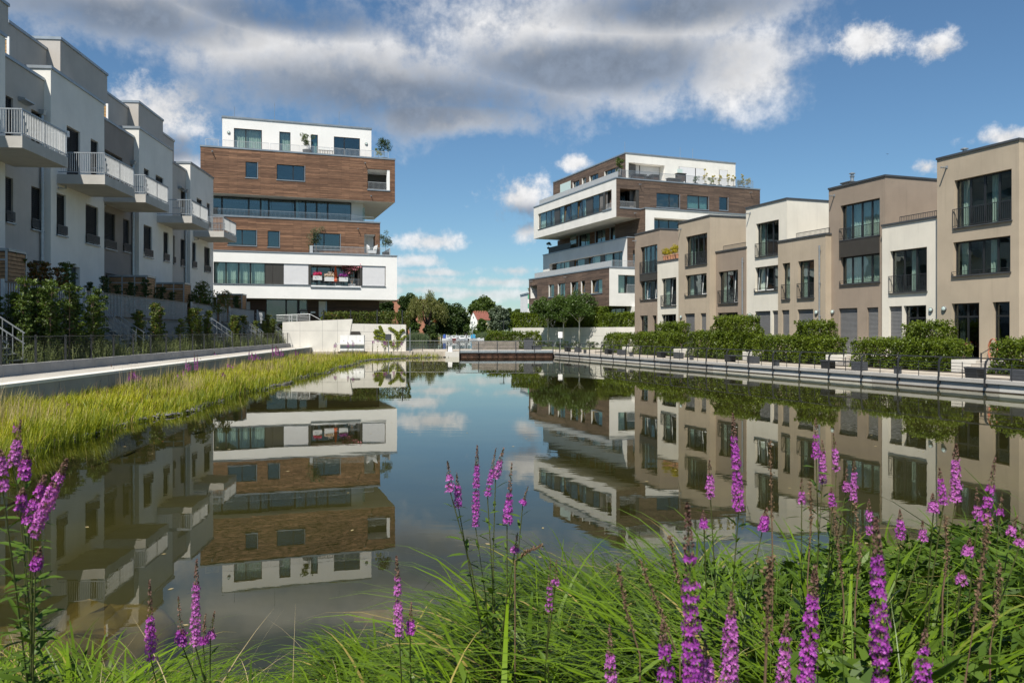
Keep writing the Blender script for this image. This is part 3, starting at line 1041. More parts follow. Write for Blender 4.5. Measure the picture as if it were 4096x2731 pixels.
# low white part
H2 = right_house('low white townhouse with terracotta pots of yellow shrubs on its roof edge', 6.1, 2630, 2714, Z3(322, 665), 'plaster_cream')
b = rel(H2, 358, 503, 822, 1090, Z3); opening(H2, b, 'french', bal=zq(H2, *Z3(355, 985)), cols=2, tilt=(1,))
g = rel(H2, 358, 500, 1172, 1360, Z3); opening(H2, (g[0], g[1], FLOOR, g[3]), 'door', cols=3)
finish(H2)
H3 = right_house('light beige townhouse, three storeys, ground floor shutters closed', 5.85, 2714, 2839, Z3(528, 280), 'plaster_beige')
b = rel(H3, 597, 805, 412, 700, Z3); opening(H3, b, 'french', bal=zq(H3, *Z3(592, 582)), cols=4, curtain=('curtain', [(0, .2)]))
b = rel(H3, 593, 800, 790, 990, Z3); opening(H3, b, 'window', cols=3, tilt=(2,))
g = rel(H3, 585, 683, 1163, 1400, Z3); opening(H3, (g[0], g[1], FLOOR, g[3]), 'shutter')
g = rel(H3, 740, 795, 1158, 1400, Z3); opening(H3, (g[0], g[1], FLOOR, g[3]), 'shutter')
finish(H3); spout(H3['o'], .4, H3['zr'] - .5)
q = FQ.at(*Z3(552, 1195), H3['T']); wall_lamp(H3['o'], q[0] - H3['a0'], q[1])
H4 = right_house('low brown townhouse with one tall window and a zinc downpipe', 6.4, 2850, 2984, Z3(875, 570), 'plaster_taupe')
b = rel(H4, 918, 1107, 755, 1065, Z3); opening(H4, b, 'french', bal=zq(H4, *Z3(912, 938)), cols=3, tilt=(2,))
g = rel(H4, 910, 1105, 1155, 1400, Z3); opening(H4, (g[0], g[1], FLOOR, g[3]), 'door', cols=3)
finish(H4)
q = FQ.at(*Z3(1150, 615), H4['T'] - .12); drainpipe(H4['o'], q[0] - H4['a0'], 0.6, q[1], hopper=False)
railing(H4['o'], H4['W'] * .22, H4['W'] - .05, .35, H4['zr'] + .09, H4['zr'] + .50, .12)
H5 = right_house('white townhouse, the tallest white front in the middle of the right row', 6.45, 2984, 3147, Z3(1185, 138), 'plaster_cream')
b = rel(H5, 1285, 1507, 285, 610, Z3); opening(H5, b, 'french', bal=zq(H5, *Z3(1282, 480)), cols=3)
b = rel(H5, 1275, 1525, 712, 948, Z3); opening(H5, b, 'window', cols=3, tilt=(0, 1))
g = rel(H5, 1275, 1505, 1140, 1480, Z3); gm = g[0] + (g[1] - g[0]) * .66
opening(H5, (g[0], gm, FLOOR, g[3]), 'shutter'); opening(H5, (gm + .22, g[1], FLOOR, g[3]), 'shutter')
finish(H5); spout(H5['o'], .5, H5['zr'] - .4)
q = FQ.at(*Z3(1230, 1180), H5['T']); wall_lamp(H5['o'], q[0] - H5['a0'], q[1], r=.19)
H6 = right_house('low beige townhouse with two tall windows and a zinc downpipe at its corner', 6.0, 3112, 3302, Z3(1500, 465), 'plaster_beige')
b = rel(H6, 1543, 1617, 672, 1025, Z3); opening(H6, b, 'french', bal=zq(H6, *Z3(1535, 880)), cols=1, curtain=('curtain', [(0, .4)]))
b = rel(H6, 1697, 1853, 652, 1015, Z3); opening(H6, b, 'french', bal=zq(H6, *Z3(1692, 868)), cols=2)
g = rel(H6, 1535, 1610, 1128, 1500, Z3); opening(H6, (g[0], g[1], FLOOR, g[3]), 'shutter')
g = rel(H6, 1690, 1845, 1122, 1500, Z3); opening(H6, (g[0], g[1], FLOOR, g[3]), 'shutter')
finish(H6)
q = FQ.at(*Z3(1905, 495), H6['T'] - .12); drainpipe(H6['o'], q[0] - H6['a0'], 0.6, q[1], hopper=False)
q = FQ.at(*Z3(1880, 1150), H6['T']); wall_lamp(H6['o'], q[0] - H6['a0'], q[1])
railing(H6['o'], H6['W'] * .30, H6['W'] - .1, .4, H6['zr'] + .09, H6['zr'] + .48, .12)
H7 = right_house('brown townhouse with chimney block and dark ribbed panel, second tall house from the right edge', 6.45, 3315, 3541, Z4(105, 372), 'plaster_taupe')
b = rel(H7, 182, 435, 475, 700, Z4); opening(H7, b, 'french', bal=zq(H7, *Z4(175, 625)), cols=4, curtain=('curtain', [(.12, .9)]))
c = rel(H7, 182, 435, 810, 985, Z4); opening(H7, c, 'window', cols=4, curtain=('curtain', [(0, 1)]))
H7['todo'].append(((b[0], b[1], c[3], b[2]), 'panel', {}))
g = rel(H7, 170, 290, 1138, 1420, Z4); opening(H7, (g[0], g[1], FLOOR, g[3]), 'shutter')
g = rel(H7, 352, 425, 1132, 1420, Z4); opening(H7, (g[0], g[1], FLOOR, g[3]), 'shutter')
finish(H7); spout(H7['o'], .5, H7['zr'] - .45)
MB().box(.02, .75, 1.0, 2.2, H7['zr'] + .112, H7['zr'] + .42).build('chimney_block', MT['plaster_beige'], H7['o'])
MB().box(-.05, .82, .93, 2.27, H7['zr'] + .421, H7['zr'] + .50).build('chimney_cap', MT['coping_dark'], H7['o'])
flue(H7['o'], .4, 1.5, H7['zr'] + .5)
q = FQ.at(*Z4(132, 1160), H7['T']); wall_lamp(H7['o'], q[0] - H7['a0'], q[1], r=.15)
H8 = right_house('low white townhouse next to the rightmost house, one shutter half of its door closed', 6.15, 3528, 3748, Z4(447, 610), 'plaster_cream')
b = rel(H8, 502, 740, 768, 1040, Z4); opening(H8, b, 'french', bal=zq(H8, *Z4(497, 930)), cols=3, curtain=('curtain', [(.42, .62), (.9, 1)]))
g = rel(H8, 495, 735, 1125, 1420, Z4); gm = g[0] + (g[1] - g[0]) * .36
opening(H8, (g[0], gm, FLOOR, g[3]), 'shutter'); opening(H8, (gm + .12, g[1], FLOOR, g[3]), 'door', cols=2)
finish(H8)
q = FQ.at(*Z4(768, 1147), H8['T']); wall_lamp(H8['o'], q[0] - H8['a0'], q[1], r=.14)
railing(H8['o'], H8['W'] * .24, H8['W'] - .05, .4, H8['zr'] + .09, H8['zr'] + .47, .12)
H9 = right_house('rightmost beige townhouse with wide dark windows and a glazed terrace door', 5.7, 3748, 4076, Z4(805, 180), 'plaster_beige')
b = rel(H9, 918, 1288, 312, 620, Z4); opening(H9, b, 'french', bal=zq(H9, *Z4(915, 498)), cols=4, curtain=('curtain', [(.04, .16), (.55, .70)]))
b = rel(H9, 910, 1280, 712, 930, Z4); opening(H9, b, 'window', cols=4, curtain=('curtain', [(.03, .20), (.55, .72)]))
g = rel(H9, 900, 1078, 1107, 1450, Z4); opening(H9, (g[0], g[1], FLOOR, g[3]), 'door', cols=2, curtain=('curtain', [(.05, .28)]))
g = rel(H9, 1165, 1275, 1097, 1450, Z4); opening(H9, (g[0], g[1], FLOOR, g[3]), 'door', cols=1)
finish(H9); spout(H9['o'], .6, H9['zr'] - .5); flue(H9['o'], .9, .9, H9['zr'] - .1)
q = FQ.at(*Z4(853, 1140), H9['T']); wall_lamp(H9['o'], q[0] - H9['a0'], q[1], r=.15)
# raised terrace in front of the row
solid('house_plinth', [(FQ.a(4090, 5.6) + 6, 5.05), (FQ.a(4090, 5.6) + 6, 7.2), (H1['a0'] + .2, 7.2), (H1['a0'] + .2, 5.05)], DECK - .1, FLOOR, 'concrete_pale', FQ)

# ================================================================ LEFT TOWER (white and timber boxes, number 48)
A3 = lambda x, y: (750 + .38265 * x, 430 + .38265 * y)
A4 = lambda x, y: (750 + .38265 * x, 800 + .38265 * y)
FT = Frame((1588 - CX) / F * 87.5, 87.5, R(19))
T1 = thing('apartment_tower', 'left apartment tower of stacked white and warm brown timber boxes', 'building', (FT.o[0], FT.o[1], 0), FT.ang)


def tb(x0, x1, yt, yb, p, ZZ, side='r'):
    """opening on the plane p, measured at its right (or left) edge"""
    xs = x1 if side == 'r' else x0
    u, t = ZZ(xs, yt); _, bt = ZZ(xs, yb)
    return FT.a(ZZ(x0, 0)[0], p), FT.a(ZZ(x1, 0)[0], p), FT.z(u, bt, p), FT.z(u, t, p)


pW, pW2, pG, pW1, pP, pB = 0.0, 0.9, 2.3, 0.5, 3.6, 1.8
aL = FT.a(801.7, pW1)
zWb, zWt = FT.z(*A4(2192, 1045)), FT.z(*A4(2192, 590))
DEP = 15.0


def box_shell(par, name, m, a0, a1, y0, y1, z0, z1, holes=(), side_m=None, M=None, back_holes=()):
    mb = MB(M)
    mb.wall(a0, a1, z0, z1, holes, y0)
    mb.face((a0, y1, z0), (a0, y1, z1), (a1, y1, z1), (a1, y1, z0))
    mb.face((a0, y0, z0), (a1, y0, z0), (a1, y1, z0), (a0, y1, z0))
    mb.face((a0, y0, z1), (a0, y1, z1), (a1, y1, z1), (a1, y0, z1))
    return mb


# --- white lower box with its long window band
sx0, sx1, sz0, sz1 = tb(273, 2072, 692, 905, pW, A4)
bal = (FT.a(A4(1290, 0)[0]), FT.a(A4(1803, 0)[0]))
mb = box_shell(T1, 'wall', 'plaster_bright', aL, 0, pW, DEP, zWb, zWt, [(sx0, sx1, sz0, sz1, .22)])
mb.face((0, pW, zWb), (0, DEP, zWb), (0, DEP, zWt), (0, pW, zWt)); mb.face((aL, pW, zWb), (aL, pW, zWt), (aL, DEP, zWt), (aL, DEP, zWb))
mb.build('wall', MT['plaster_bright'], T1)
MB().box(aL - .05, 0.06, pW - .06, 1.9, zWt, zWt + .10).build('coping', MT['coping'], T1)
X4 = lambda x: FT.a(A4(x, 0)[0], pW)
for (xa, xb) in ((275, 402), (404, 535), (537, 658), (660, 812)):
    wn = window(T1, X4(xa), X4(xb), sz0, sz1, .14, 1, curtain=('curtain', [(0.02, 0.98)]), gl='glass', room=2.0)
    for kz in (.16, .24, .32):
        MB().box(X4(xa) + .08, X4(xb) - .08, .10, .115, sz0 + kz * 1.2, sz0 + kz * 1.2 + .02).build('guard_bar', MT['rail_dark'], wn)
for (xa, xb) in ((814, 890), (892, 1001)):
    MB().box(X4(xa), X4(xb), .10, .14, sz0, sz1).build('facade_panel', MT['panel_dark'], T1)
for (xa, xb) in ((1003, 1268), (1826, 2068)):
    w_ = window(T1, X4(xa), X4(xb), sz0, sz1, .18, 1, name='window')
    MB().box(X4(xa) + .04, X4(xb) - .04, .09, .10, sz0 + .06, sz1 - .02).build('sun_screen', MT['screen_cloth'], w_)
    MB().box(X4(xa) + .04, X4(xb) - .04, .07, .12, sz0 + .02, sz0 + .06).build('screen_bar', MT['frame_dark'], w_)
for (xa, xb) in ((1269, 1290), (1803, 1825)):
    MB().box(X4(xa), X4(xb), .02, 2.2, sz0, sz1).build('jamb_panel', MT['panel_dark'], T1)
# loggia in the band
lz0 = sz0 - .25
lg = MB()
lg.face((bal[0], 2.2, lz0), (bal[1], 2.2, lz0), (bal[1], 0.2, lz0), (bal[0], 0.2, lz0))
lg.face((bal[0], 2.2, sz1), (bal[0], 0.2, sz1), (bal[1], 0.2, sz1), (bal[1], 2.2, sz1))
lg.build('loggia_lining', MT['plaster_white'], T1)
window(T1, bal[0], bal[0] + (bal[1] - bal[0]) * .16, lz0, sz1, 2.1, 1, gl='glass_blue', name='window')
window(T1, bal[0] + (bal[1] - bal[0]) * .16, bal[1], lz0, sz1, 2.1, 3, gl='glass_dark', curtain=('curtain', [(.4, .95)]), name='window')
railing(T1, bal[0], bal[1], .05, sz0 - .22, FT.z(*A4(1795, 828)), .13, m='galvanised', name='balcony_railing')
MB().box(bal[0] - .05, bal[1] + .05, -.10, -.003, sz0 - .24, sz0 - .14).build('sill', MT['coping'], T1)
MB().box(X4(273) - .05, X4(1288), -.07, -.003, sz0 - .05, sz0 + .01).build('sill', MT['coping'], T1)
MB().box(X4(1812), X4(2074), -.07, -.003, sz0 - .05, sz0 + .01).build('sill', MT['coping'], T1)

# --- timber box above (second)
a2r = FT.a(A4(2012, 0)[0], pW2)
z2t = FT.z(*A4(2014, 245), pW2)
wins = [tb(422, 720, 315, 478, pW2, A4), tb(838, 960, 328, 492, pW2, A4), tb(1315, 1595, 355, 522, pW2, A4)]
lo = tb(1848, 1965, 358, 560, pW2, A4)
LD = 2.6
mb = MB()
mb.wall(aL, a2r, zWt, z2t, [(*w_, .2) for w_ in wins] + [(lo[0], lo[1], lo[2], lo[3], .3)], pW2, boards=.125)
M90 = Matrix.Translation((a2r, pW2, 0)) @ Matrix.Rotation(R(90), 4, 'Z')     # right-hand side wall: x runs back, y runs inwards
mside = MB(M90)
mside.wall(0, DEP - pW2, zWt, z2t, [(.5, LD, lo[2], lo[3], .3)], boards=.125)
mb.face((aL, pW2, zWt), (aL, pW2, z2t), (aL, DEP, z2t), (aL, DEP, zWt)); mb.face((aL, DEP, zWt), (aL, DEP, z2t), (a2r, DEP, z2t), (a2r, DEP, zWt))
mb.face((aL, pW2, z2t), (aL, DEP, z2t), (a2r, DEP, z2t), (a2r, pW2, z2t))
mb.build('wall', MT['wood_warm'], T1); mside.build('wall', MT['wood_warm'], T1)
li = MB()
li.face((lo[0], pW2 + .3, lo[2]), (lo[0], pW2 + LD, lo[2]), (lo[0], pW2 + LD, lo[3]), (lo[0], pW2 + .3, lo[3]))
li.face((lo[0], pW2 + LD, lo[2]), (a2r - .3, pW2 + LD, lo[2]), (a2r - .3, pW2 + LD, lo[3]), (lo[0], pW2 + LD, lo[3]))
li.face((lo[0], pW2 + .3, lo[3]), (a2r - .3, pW2 + .3, lo[3]), (a2r - .3, pW2 + LD, lo[3]), (lo[0], pW2 + LD, lo[3]))
li.face((lo[0], pW2 + .3, lo[2]), (a2r - .3, pW2 + .3, lo[2]), (a2r - .3, pW2 + LD, lo[2]), (lo[0], pW2 + LD, lo[2]))
li.build('loggia_lining', MT['plaster_bright'], T1)
MB().box(lo[1] + .003, a2r - .35, pW2 + .02, pW2 + .34, lo[2], lo[3]).build('loggia_post', MT['plaster_bright'], T1)
for i, w_ in enumerate(wins):
    window(T1, *w_, pW2 + .10, 2 if i != 1 else 1, gl='glass_blue', widths=(None, None, [1, 1.5])[i])
    MB().box(w_[0] - .06, w_[1] + .06, pW2 - .06, pW2 - .003, w_[2] - .09, w_[2]).build('sill', MT['coping'], T1)
    MB().box(w_[1], w_[1] + .06, pW2 - .04, pW2 - .003, w_[2], w_[3]).build('jamb_trim', MT['coping'], T1)
MB().box(aL - .05, a2r + .05, pW2 - .06, pG + .1, z2t, z2t + .14).build('coping', MT['coping'], T1)
spout(T1, FT.a(A4(1780, 0)[0], pW2), FT.z(*A4(1780, 300), pW2), pW2)
# railing on the white box's roof edge, right part
ra = FT.a(A4(1312, 0)[0], .3); rb = FT.a(A4(2118, 0)[0], .3)
zr_ = FT.z(*A4(2118, 505), .3)
railing(T1, ra, rb, .3, zWt + .10, zr_, .13, m='galv_pale', name='roof_railing', posts=9)
MR = Matrix.Translation((rb, .3, 0)) @ Matrix.Rotation(R(90), 4, 'Z')
railing(T1, 0, 5, 0, zWt + .10, zr_, .13, m='galv_pale', name='roof_railing', M=MR, posts=9)
MB().box(ra - .35, ra - .03, .22, .38, zWt + .1, zr_).build('rail_end_panel', MT['galv_pale'], T1)

# --- glazed storey
zGt = FT.z(*A3(2160, 992), pW1)
gx = [FT.a(A4(x_, 0)[0], pG) for x_ in (200, 360, 640, 765, 850, 1125, 1235, 1350, 1465, 1712)]
gx[0] = aL + .4
zb_ = z2t + .02
for i in range(len(gx) - 1):
    window(T1, gx[i], gx[i + 1], zb_, zGt, pG + (0.0 if i != 4 else .25), 1, gl='glass_blue', t=.09, room=4.0,
           curtain=('curtain', [(.1, .35)]) if i in (3, 5) else None)
wr = FT.a(A4(1835, 0)[0], pG)
MB().box(gx[-1] + .004, wr, pG, DEP - 1, zb_, zGt).build('wall', MT['plaster_bright'], T1)
MB().box(aL + .3, gx[-1], DEP - 1.2, DEP - 1, zb_, zGt).build('wall', MT['wood_warm'], T1)
railing(T1, aL, FT.a(A4(1710, 0)[0], pW2 + .2), pW2 + .2, z2t + .13, FT.z(*A4(1706, 152), pW2 + .2), .13, m='galvanised', name='roof_railing', posts=10)
railing(T1, FT.a(A4(1716, 0)[0], pW2 + .2), FT.a(A4(1945, 0)[0], pW2 + .2), pW2 + .2, z2t + .13, FT.z(*A4(1945, 178), pW2 + .2), .13, m='galvanised', name='roof_railing', posts=10)
MB().box(FT.a(A4(1836, 0)[0], pG - .5), FT.a(A4(1848, 0)[0], pG - .5), pG - .8, pG + .3, z2t + .1, zGt - .6).build('glass_screen', MT['balcony_glass'], T1)

# --- upper timber box
a1r = FT.a(A3(2168, 0)[0], pW1)
z1t = FT.z(*A3(2170, 552), pW1)
wins = [tb(607, 730, 575, 738, pW1, A3), tb(933, 1223, 612, 770, pW1, A3)]
lo = tb(1882, 2115, 655, 868, pW1, A3)
mb = MB()
mb.wall(aL, a1r, zGt, z1t, [(*w_, .2) for w_ in wins] + [(lo[0], lo[1], lo[2], lo[3], .3)], pW1, boards=.125)
mb.face((aL, DEP, zGt), (aL, DEP, z1t), (a1r, DEP, z1t), (a1r, DEP, zGt))
mb.face((aL, pW1, z1t), (aL, DEP, z1t), (a1r, DEP, z1t), (a1r, pW1, z1t))
mb.build('wall', MT['wood_warm'], T1)
ms = MB(Matrix.Translation((a1r, pW1, 0)) @ Matrix.Rotation(R(90), 4, 'Z'))
ms.wall(0, DEP - pW1, zGt, z1t, [(.45, 3.2, lo[2] + .1, lo[3] - .05, .3)], boards=.125)
ms.build('wall', MT['wood_warm'], T1)
mw = MB()
mw.face((aL, pW1, zGt), (aL, pW1, z1t), (aL, DEP, z1t), (aL, DEP, zGt))
mw.face((aL, pW1, zGt), (aL, DEP, zGt), (a1r, DEP, zGt), (a1r, pW1, zGt))
mw.build('soffit', MT['plaster_bright'], T1)
li = MB()
li.face((lo[0] + .003, pW1 + .3, lo[2]), (lo[0] + .003, pW1 + 3.2, lo[2]), (lo[0] + .003, pW1 + 3.2, lo[3]), (lo[0] + .003, pW1 + .3, lo[3]))
li.face((lo[0], pW1 + .3, lo[3]), (a1r - .3, pW1 + .3, lo[3]), (a1r - .3, pW1 + 3.2, lo[3]), (lo[0], pW1 + 3.2, lo[3]))
li.face((lo[0], pW1 + .3, lo[2]), (a1r - .3, pW1 + .3, lo[2]), (a1r - .3, pW1 + 3.2, lo[2]), (lo[0], pW1 + 3.2, lo[2]))
li.build('loggia_lining', MT['plaster_bright'], T1)
MB().box(lo[0] + .05, a1r - .31, pW1 + 3.1, pW1 + 3.2, lo[2], lo[3]).build('loggia_back', MT['panel_dark'], T1)
MB().box(lo[1] - .30, lo[1] - .003, pW1 + .02, pW1 + .42, lo[2], lo[3]).build('loggia_post', MT['plaster_bright'], T1)
railing(T1, lo[0], lo[1] - .3, pW1 + .12, lo[2], FT.z(*A3(1985, 780), pW1), .13, m='galv_pale', name='loggia_railing')
MB().box(lo[0] - .04, lo[1] + .04, pW1 - .07, pW1 - .003, lo[2] - .12, lo[2]).build('sill', MT['coping'], T1)
for i, w_ in enumerate(wins):
    window(T1, *w_, pW1 + .10, (1, 2)[i], gl='glass_blue', widths=(None, [1.45, 1])[i])
    MB().box(w_[0] - .06, w_[1] + .06, pW1 - .06, pW1 - .003, w_[2] - .09, w_[2]).build('sill', MT['coping'], T1)
    MB().box(w_[1], w_[1] + .06, pW1 - .04, pW1 - .003, w_[2], w_[3]).build('jamb_trim', MT['coping'], T1)
for (x_, y_) in ((258, 458), (1855, 582), (1918, 925)):
    spout(T1, FT.a(A3(x_, 0)[0], pW1), FT.z(*A3(x_, y_), pW1), pW1)
MB().box(aL - .05, a1r + .06, pW1 - .06, pW1 + 1.2, z1t, z1t + .16).build('coping', MT['coping'], T1)

# --- penthouse
p0, p1 = FT.a(A3(363, 0)[0], pP), FT.a(A3(1922, 0)[0], pP)
zPt = FT.z(*A3(1922, 232), pP)
doors = [tb(485, 778, 238, 470, pP, A3), tb(960, 1077, 262, 500, pP, A3), tb(1290, 1363, 288, 520, pP, A3), tb(1530, 1803, 325, 540, pP, A3)]
doors = [(d[0], d[1], z1t + .12, d[3]) for d in doors]
mb = MB()
mb.wall(p0, p1, z1t, zPt, [(*d, .2) for d in doors], pP)
mb.face((p1, pP, z1t), (p1, DEP - 2, z1t), (p1, DEP - 2, zPt), (p1, pP, zPt)); mb.face((p0, DEP - 2, z1t), (p0, DEP - 2, zPt), (p1, DEP - 2, zPt), (p1, DEP - 2, z1t))
mb.face((p0, pP, zPt), (p0, DEP - 2, zPt), (p1, DEP - 2, zPt), (p1, pP, zPt))
mb.build('wall', MT['plaster_bright'], T1)
MB().face((p0, pP, z1t), (p0, pP, zPt), (p0, DEP - 2, zPt), (p0, DEP - 2, z1t)).build('wall', MT['wood_grey'], T1)
MB().box(p0 - .06, p1 + .06, pP - .07, DEP - 1.9, zPt, zPt + .18).build('coping', MT['coping'], T1)
for i, d in enumerate(doors):
    window(T1, *d, pP + .1, (2, 1, 1, 2)[i], gl=('glass', 'glass', 'glass_blue', 'glass_blue')[i], name='terrace_door', widths=([1, 1.35], None, None, [1, 1.5])[i],
           curtain=(('curtain', [(.02, .98)]), ('curtain', [(.02, .98)]), ('curtain', [(.3, 1)]), None)[i])
for (x_, y_) in ((430, 262), (1868, 382)):
    q = FT.at(*A3(x_, y_), pP); wall_lamp(T1, q[0], q[1], pP, .17)
pr = pW1 + .55
zrl = FT.z(*A3(2098, 465), pr)
for (xa, xb) in ((190, 325), (370, 520), (526, 690), (704, 850), (868, 1012), (1030, 1172), (1186, 1330), (1345, 1485), (1500, 1640), (1655, 1795), (1808, 1950), (1958, 2100)):
    railing(T1, FT.a(A3(xa, 0)[0], pr), FT.a(A3(xb, 0)[0], pr), pr, z1t + .14, zrl, .13, m='galv_pale', name='roof_railing', bw=.02)
for (x_, h_) in ((490, 1.5), (910, 2.3), (1585, 2.0)):
    MB().tube([(FT.a(A3(x_, 0)[0], pP + 1), pP + 1, zPt), (FT.a(A3(x_, 0)[0], pP + 1), pP + 1, zPt + h_)], .022, 5).build('lightning_rod', MT['galvanised'], T1)

# --- entrance storey in the shade below
gr = FT.a(A4(2006, 0)[0], pB)
mb = MB()
gz = 2.4
dd = [(FT.a(A4(x0, 0)[0], pB), FT.a(A4(x1, 0)[0], pB)) for x0, x1 in ((600, 655), (822, 1030), (1046, 1160), (1165, 1255), (1372, 1458))]
wz = tb(1372, 1458, 1057, 1225, pB, A4)
mb.wall(aL, gr, gz, zWb, [(dd[0][0], dd[0][1], gz + .1, zWb - .3, .2), (dd[1][0], dd[3][1], gz + .1, zWb - .02, .2), (wz[0], wz[1], wz[2], wz[3], .15)], pB)
mb.face((gr, pB, gz), (gr, DEP, gz), (gr, DEP, zWb), (gr, pB, zWb)); mb.face((aL, DEP, gz), (aL, DEP, zWb), (gr, DEP, zWb), (gr, DEP, gz))
mb.build('wall', MT['wood_dark_and_shaded'], T1)  # same boards as the upper boxes, the overhang's shade painted into their colour
MB().box(dd[0][0], dd[0][1], pB + .1, pB + .12, gz + .1, zWb - .3).build('facade_panel', MT['screen_cloth'], T1)
window(T1, dd[1][0], dd[1][1], gz + .1, zWb - .02, pB + .1, 1, gl='glass_dark', room=3.0)
window(T1, dd[2][0] - .12, dd[2][1], gz + .1, zWb - .02, pB + .1, 2, gl='glass_dark', widths=[1, .08], name='entrance_door', room=3.0)
ep = MB().box(dd[3][0], dd[3][1], pB + .05, pB + .14, gz + .1, zWb - .02).build('entrance_panel', MT['panel_dark'], T1)
pz0, pz1 = FT.z(*A4(1200, 1140), pB), FT.z(*A4(1200, 1062), pB)
MB().box(dd[3][0] + .08, dd[3][1] - .12, pB + .04, pB + .049, pz0, pz1 + .3).build('glass_panel', MT['glass_dark'], ep)
for k in range(5):
    MB().box(dd[3][0] + .16 + k * .16, dd[3][0] + .29 + k * .16, pB + .035, pB + .049, pz0 - .52, pz0 - .30).build('name_plate', MT['curtain_cream' if k % 2 else 'sign_white'], ep)
shutter(T1, wz[0], wz[1] - .15, wz[2], wz[3], pB + .05, m='screen_cloth')
MB().box(wz[1] - .14, wz[1], pB + .02, pB + .1, wz[2], wz[3]).build('window_trim', MT['coping'], T1)


def text(par, s, size, loc, rot, m, ext=0.004, name='lettering'):
    cu = bpy.data.curves.new(name, 'FONT')
    cu.body = s; cu.size = size; cu.extrude = ext; cu.align_x = 'CENTER'; cu.align_y = 'CENTER'
    tmp = bpy.data.objects.new(name, cu)
    COL.objects.link(tmp)
    dg = bpy.context.evaluated_depsgraph_get()
    me_ = bpy.data.meshes.new_from_object(tmp.evaluated_get(dg))
    bpy.data.objects.remove(tmp)
    o = obj(name, me_, MT[m], par)
    o.location = loc; o.rotation_euler = rot
    return o


q = FT.at(*A4(1206, 1046), pB)
text(ep, '48', .62, (q[0], pB + .033, q[1]), (R(90), 0, 0), 'sign_print')
text(ep, 'Relingstrasse 48', .13, (q[0], pB + .045, pz0 - .08), (R(90), 0, 0), 'sign_print', .002)
MB().box(FT.a(A4(1288, 0)[0], pB), FT.a(A4(1336, 0)[0], pB), pB - .02, pB - .003, FT.z(*A4(1300, 1182), pB), FT.z(*A4(1300, 1165), pB)).build('street_plate', MT['sign_white'], T1)

# ================================================================ RIGHT TOWER (darker timber and white, faces turned 22 degrees)
B5 = lambda x, y: (2050 + .42517 * x, 560 + .42517 * y)
B6 = lambda x, y: (2050 + .42517 * x, 1000 + .42517 * y)
A2 = R(22)
FR2 = Frame((2465 - CX) / F * 93.7, 93.7, A2)                 # face towards the houses
FL2 = Frame(FR2.o[0], FR2.o[1], A2 - math.pi / 2)             # face towards the pond; x runs towards the corner
T2 = thing('apartment_tower', 'right apartment tower of grey brown timber boxes and white window bands', 'building', (FR2.o[0], FR2.o[1], 0), A2)
ML = Matrix.Rotation(-math.pi / 2, 4, 'Z')                    # left-face coordinates -> tower coordinates


def fb(x0, x1, yt, yb, fr_, p, ZZ):
    """opening measured at its nearer edge (right edge on the pond face, left edge on the other)"""
    xs = x1 if fr_ is FL2 else x0
    u, t = ZZ(xs, yt); _, bt = ZZ(xs, yb)
    return fr_.a(ZZ(x0, 0)[0], p), fr_.a(ZZ(x1, 0)[0], p), fr_.z(u, bt, p), fr_.z(u, t, p)


def corner_box(xl, yr, lenL, lenR, z0, z1, mL, mR, holesL=(), holesR=(), soffit=None):
    """box with its near corner at (xl, yr): pond face in mL, house face in mR"""
    m = MB(ML)
    m.wall(-yr - lenL, -yr, z0, z1, holesL, xl, boards=.125 if 'wood' in mL else 0); m.build('wall', MT[mL], T2)
    m = MB()
    m.wall(xl, xl + lenR, z0, z1, holesR, yr, boards=.125 if 'wood' in mR else 0); m.build('wall', MT[mR], T2)
    m = MB()
    X, Y = xl + lenR, yr + lenL
    m.face((X, yr, z0), (X, Y, z0), (X, Y, z1), (X, yr, z1)); m.face((xl, Y, z0), (xl, Y, z1), (X, Y, z1), (X, Y, z0))
    m.face((xl, yr, z1), (xl, Y, z1), (X, Y, z1), (X, yr, z1)); m.face((xl, yr, z0), (X, yr, z0), (X, Y, z0), (xl, Y, z0))
    m.build('soffit', MT[soffit or 'plaster_white'], T2)


def edge_coping(xl, yr, lenL, lenR, z, h=.14, w_=1.0):
    m = MB()
    m.box(xl - .06, xl + w_, yr - .06, yr + lenL + .06, z, z + h)
    m.box(xl + w_, xl + lenR + .06, yr - .06, yr + w_, z, z + h)
    m.build('coping', MT['coping'], T2)


# fifth storey box
z5t, z5b = FR2.z(*B5(975, 360)), FR2.z(*B5(973, 722))
L5 = -FL2.a(B5(200, 0)[0]); R5 = FR2.a(B5(2328, 0)[0])
band = fb(240, 932, 465, 640, FL2, 0, B5)
rw = [fb(1355, 1570, 497, 628, FR2, 0, B5), fb(1643, 1843, 518, 644, FR2, 0, B5), fb(1945, 2025, 535, 658, FR2, 0, B5)]
lg5 = fb(1010, 1192, 455, 632, FR2, 0, B5)
corner_box(0, 0, L5, R5, z5b, z5t, 'plaster_white', 'wood_grey', [(*band, .3)], [(*w_, .2) for w_ in rw] + [(*lg5, 2.4)])
edge_coping(0, 0, L5, R5, z5t)
ws5 = [240, 305, 350, 383, 432, 475, 535, 600, 640, 680, 742, 803, 850]
for i in range(len(ws5) - 1):
    xa, xb = FL2.a(B5(ws5[i], 0)[0]), FL2.a(B5(ws5[i + 1], 0)[0])
    if i in (3, 9):
        MB(ML).box(xa, xb, .18, .24, band[2], band[3]).build('facade_panel', MT['panel_dark'], T2)
    elif i in (5, 7, 11):
        window(T2, xa, xb, band[2], band[3], .2, 1, gl='glass_blue', M=ML, tilt=(0,), room=2.5)
    else:
        window(T2, xa, xb, band[2], band[3], .2, 1, gl='glass', M=ML, curtain=('curtain', [(.05, .95)]) if i in (0, 2, 4, 8) else None, room=2.5)
xg = FL2.a(B5(850, 0)[0])
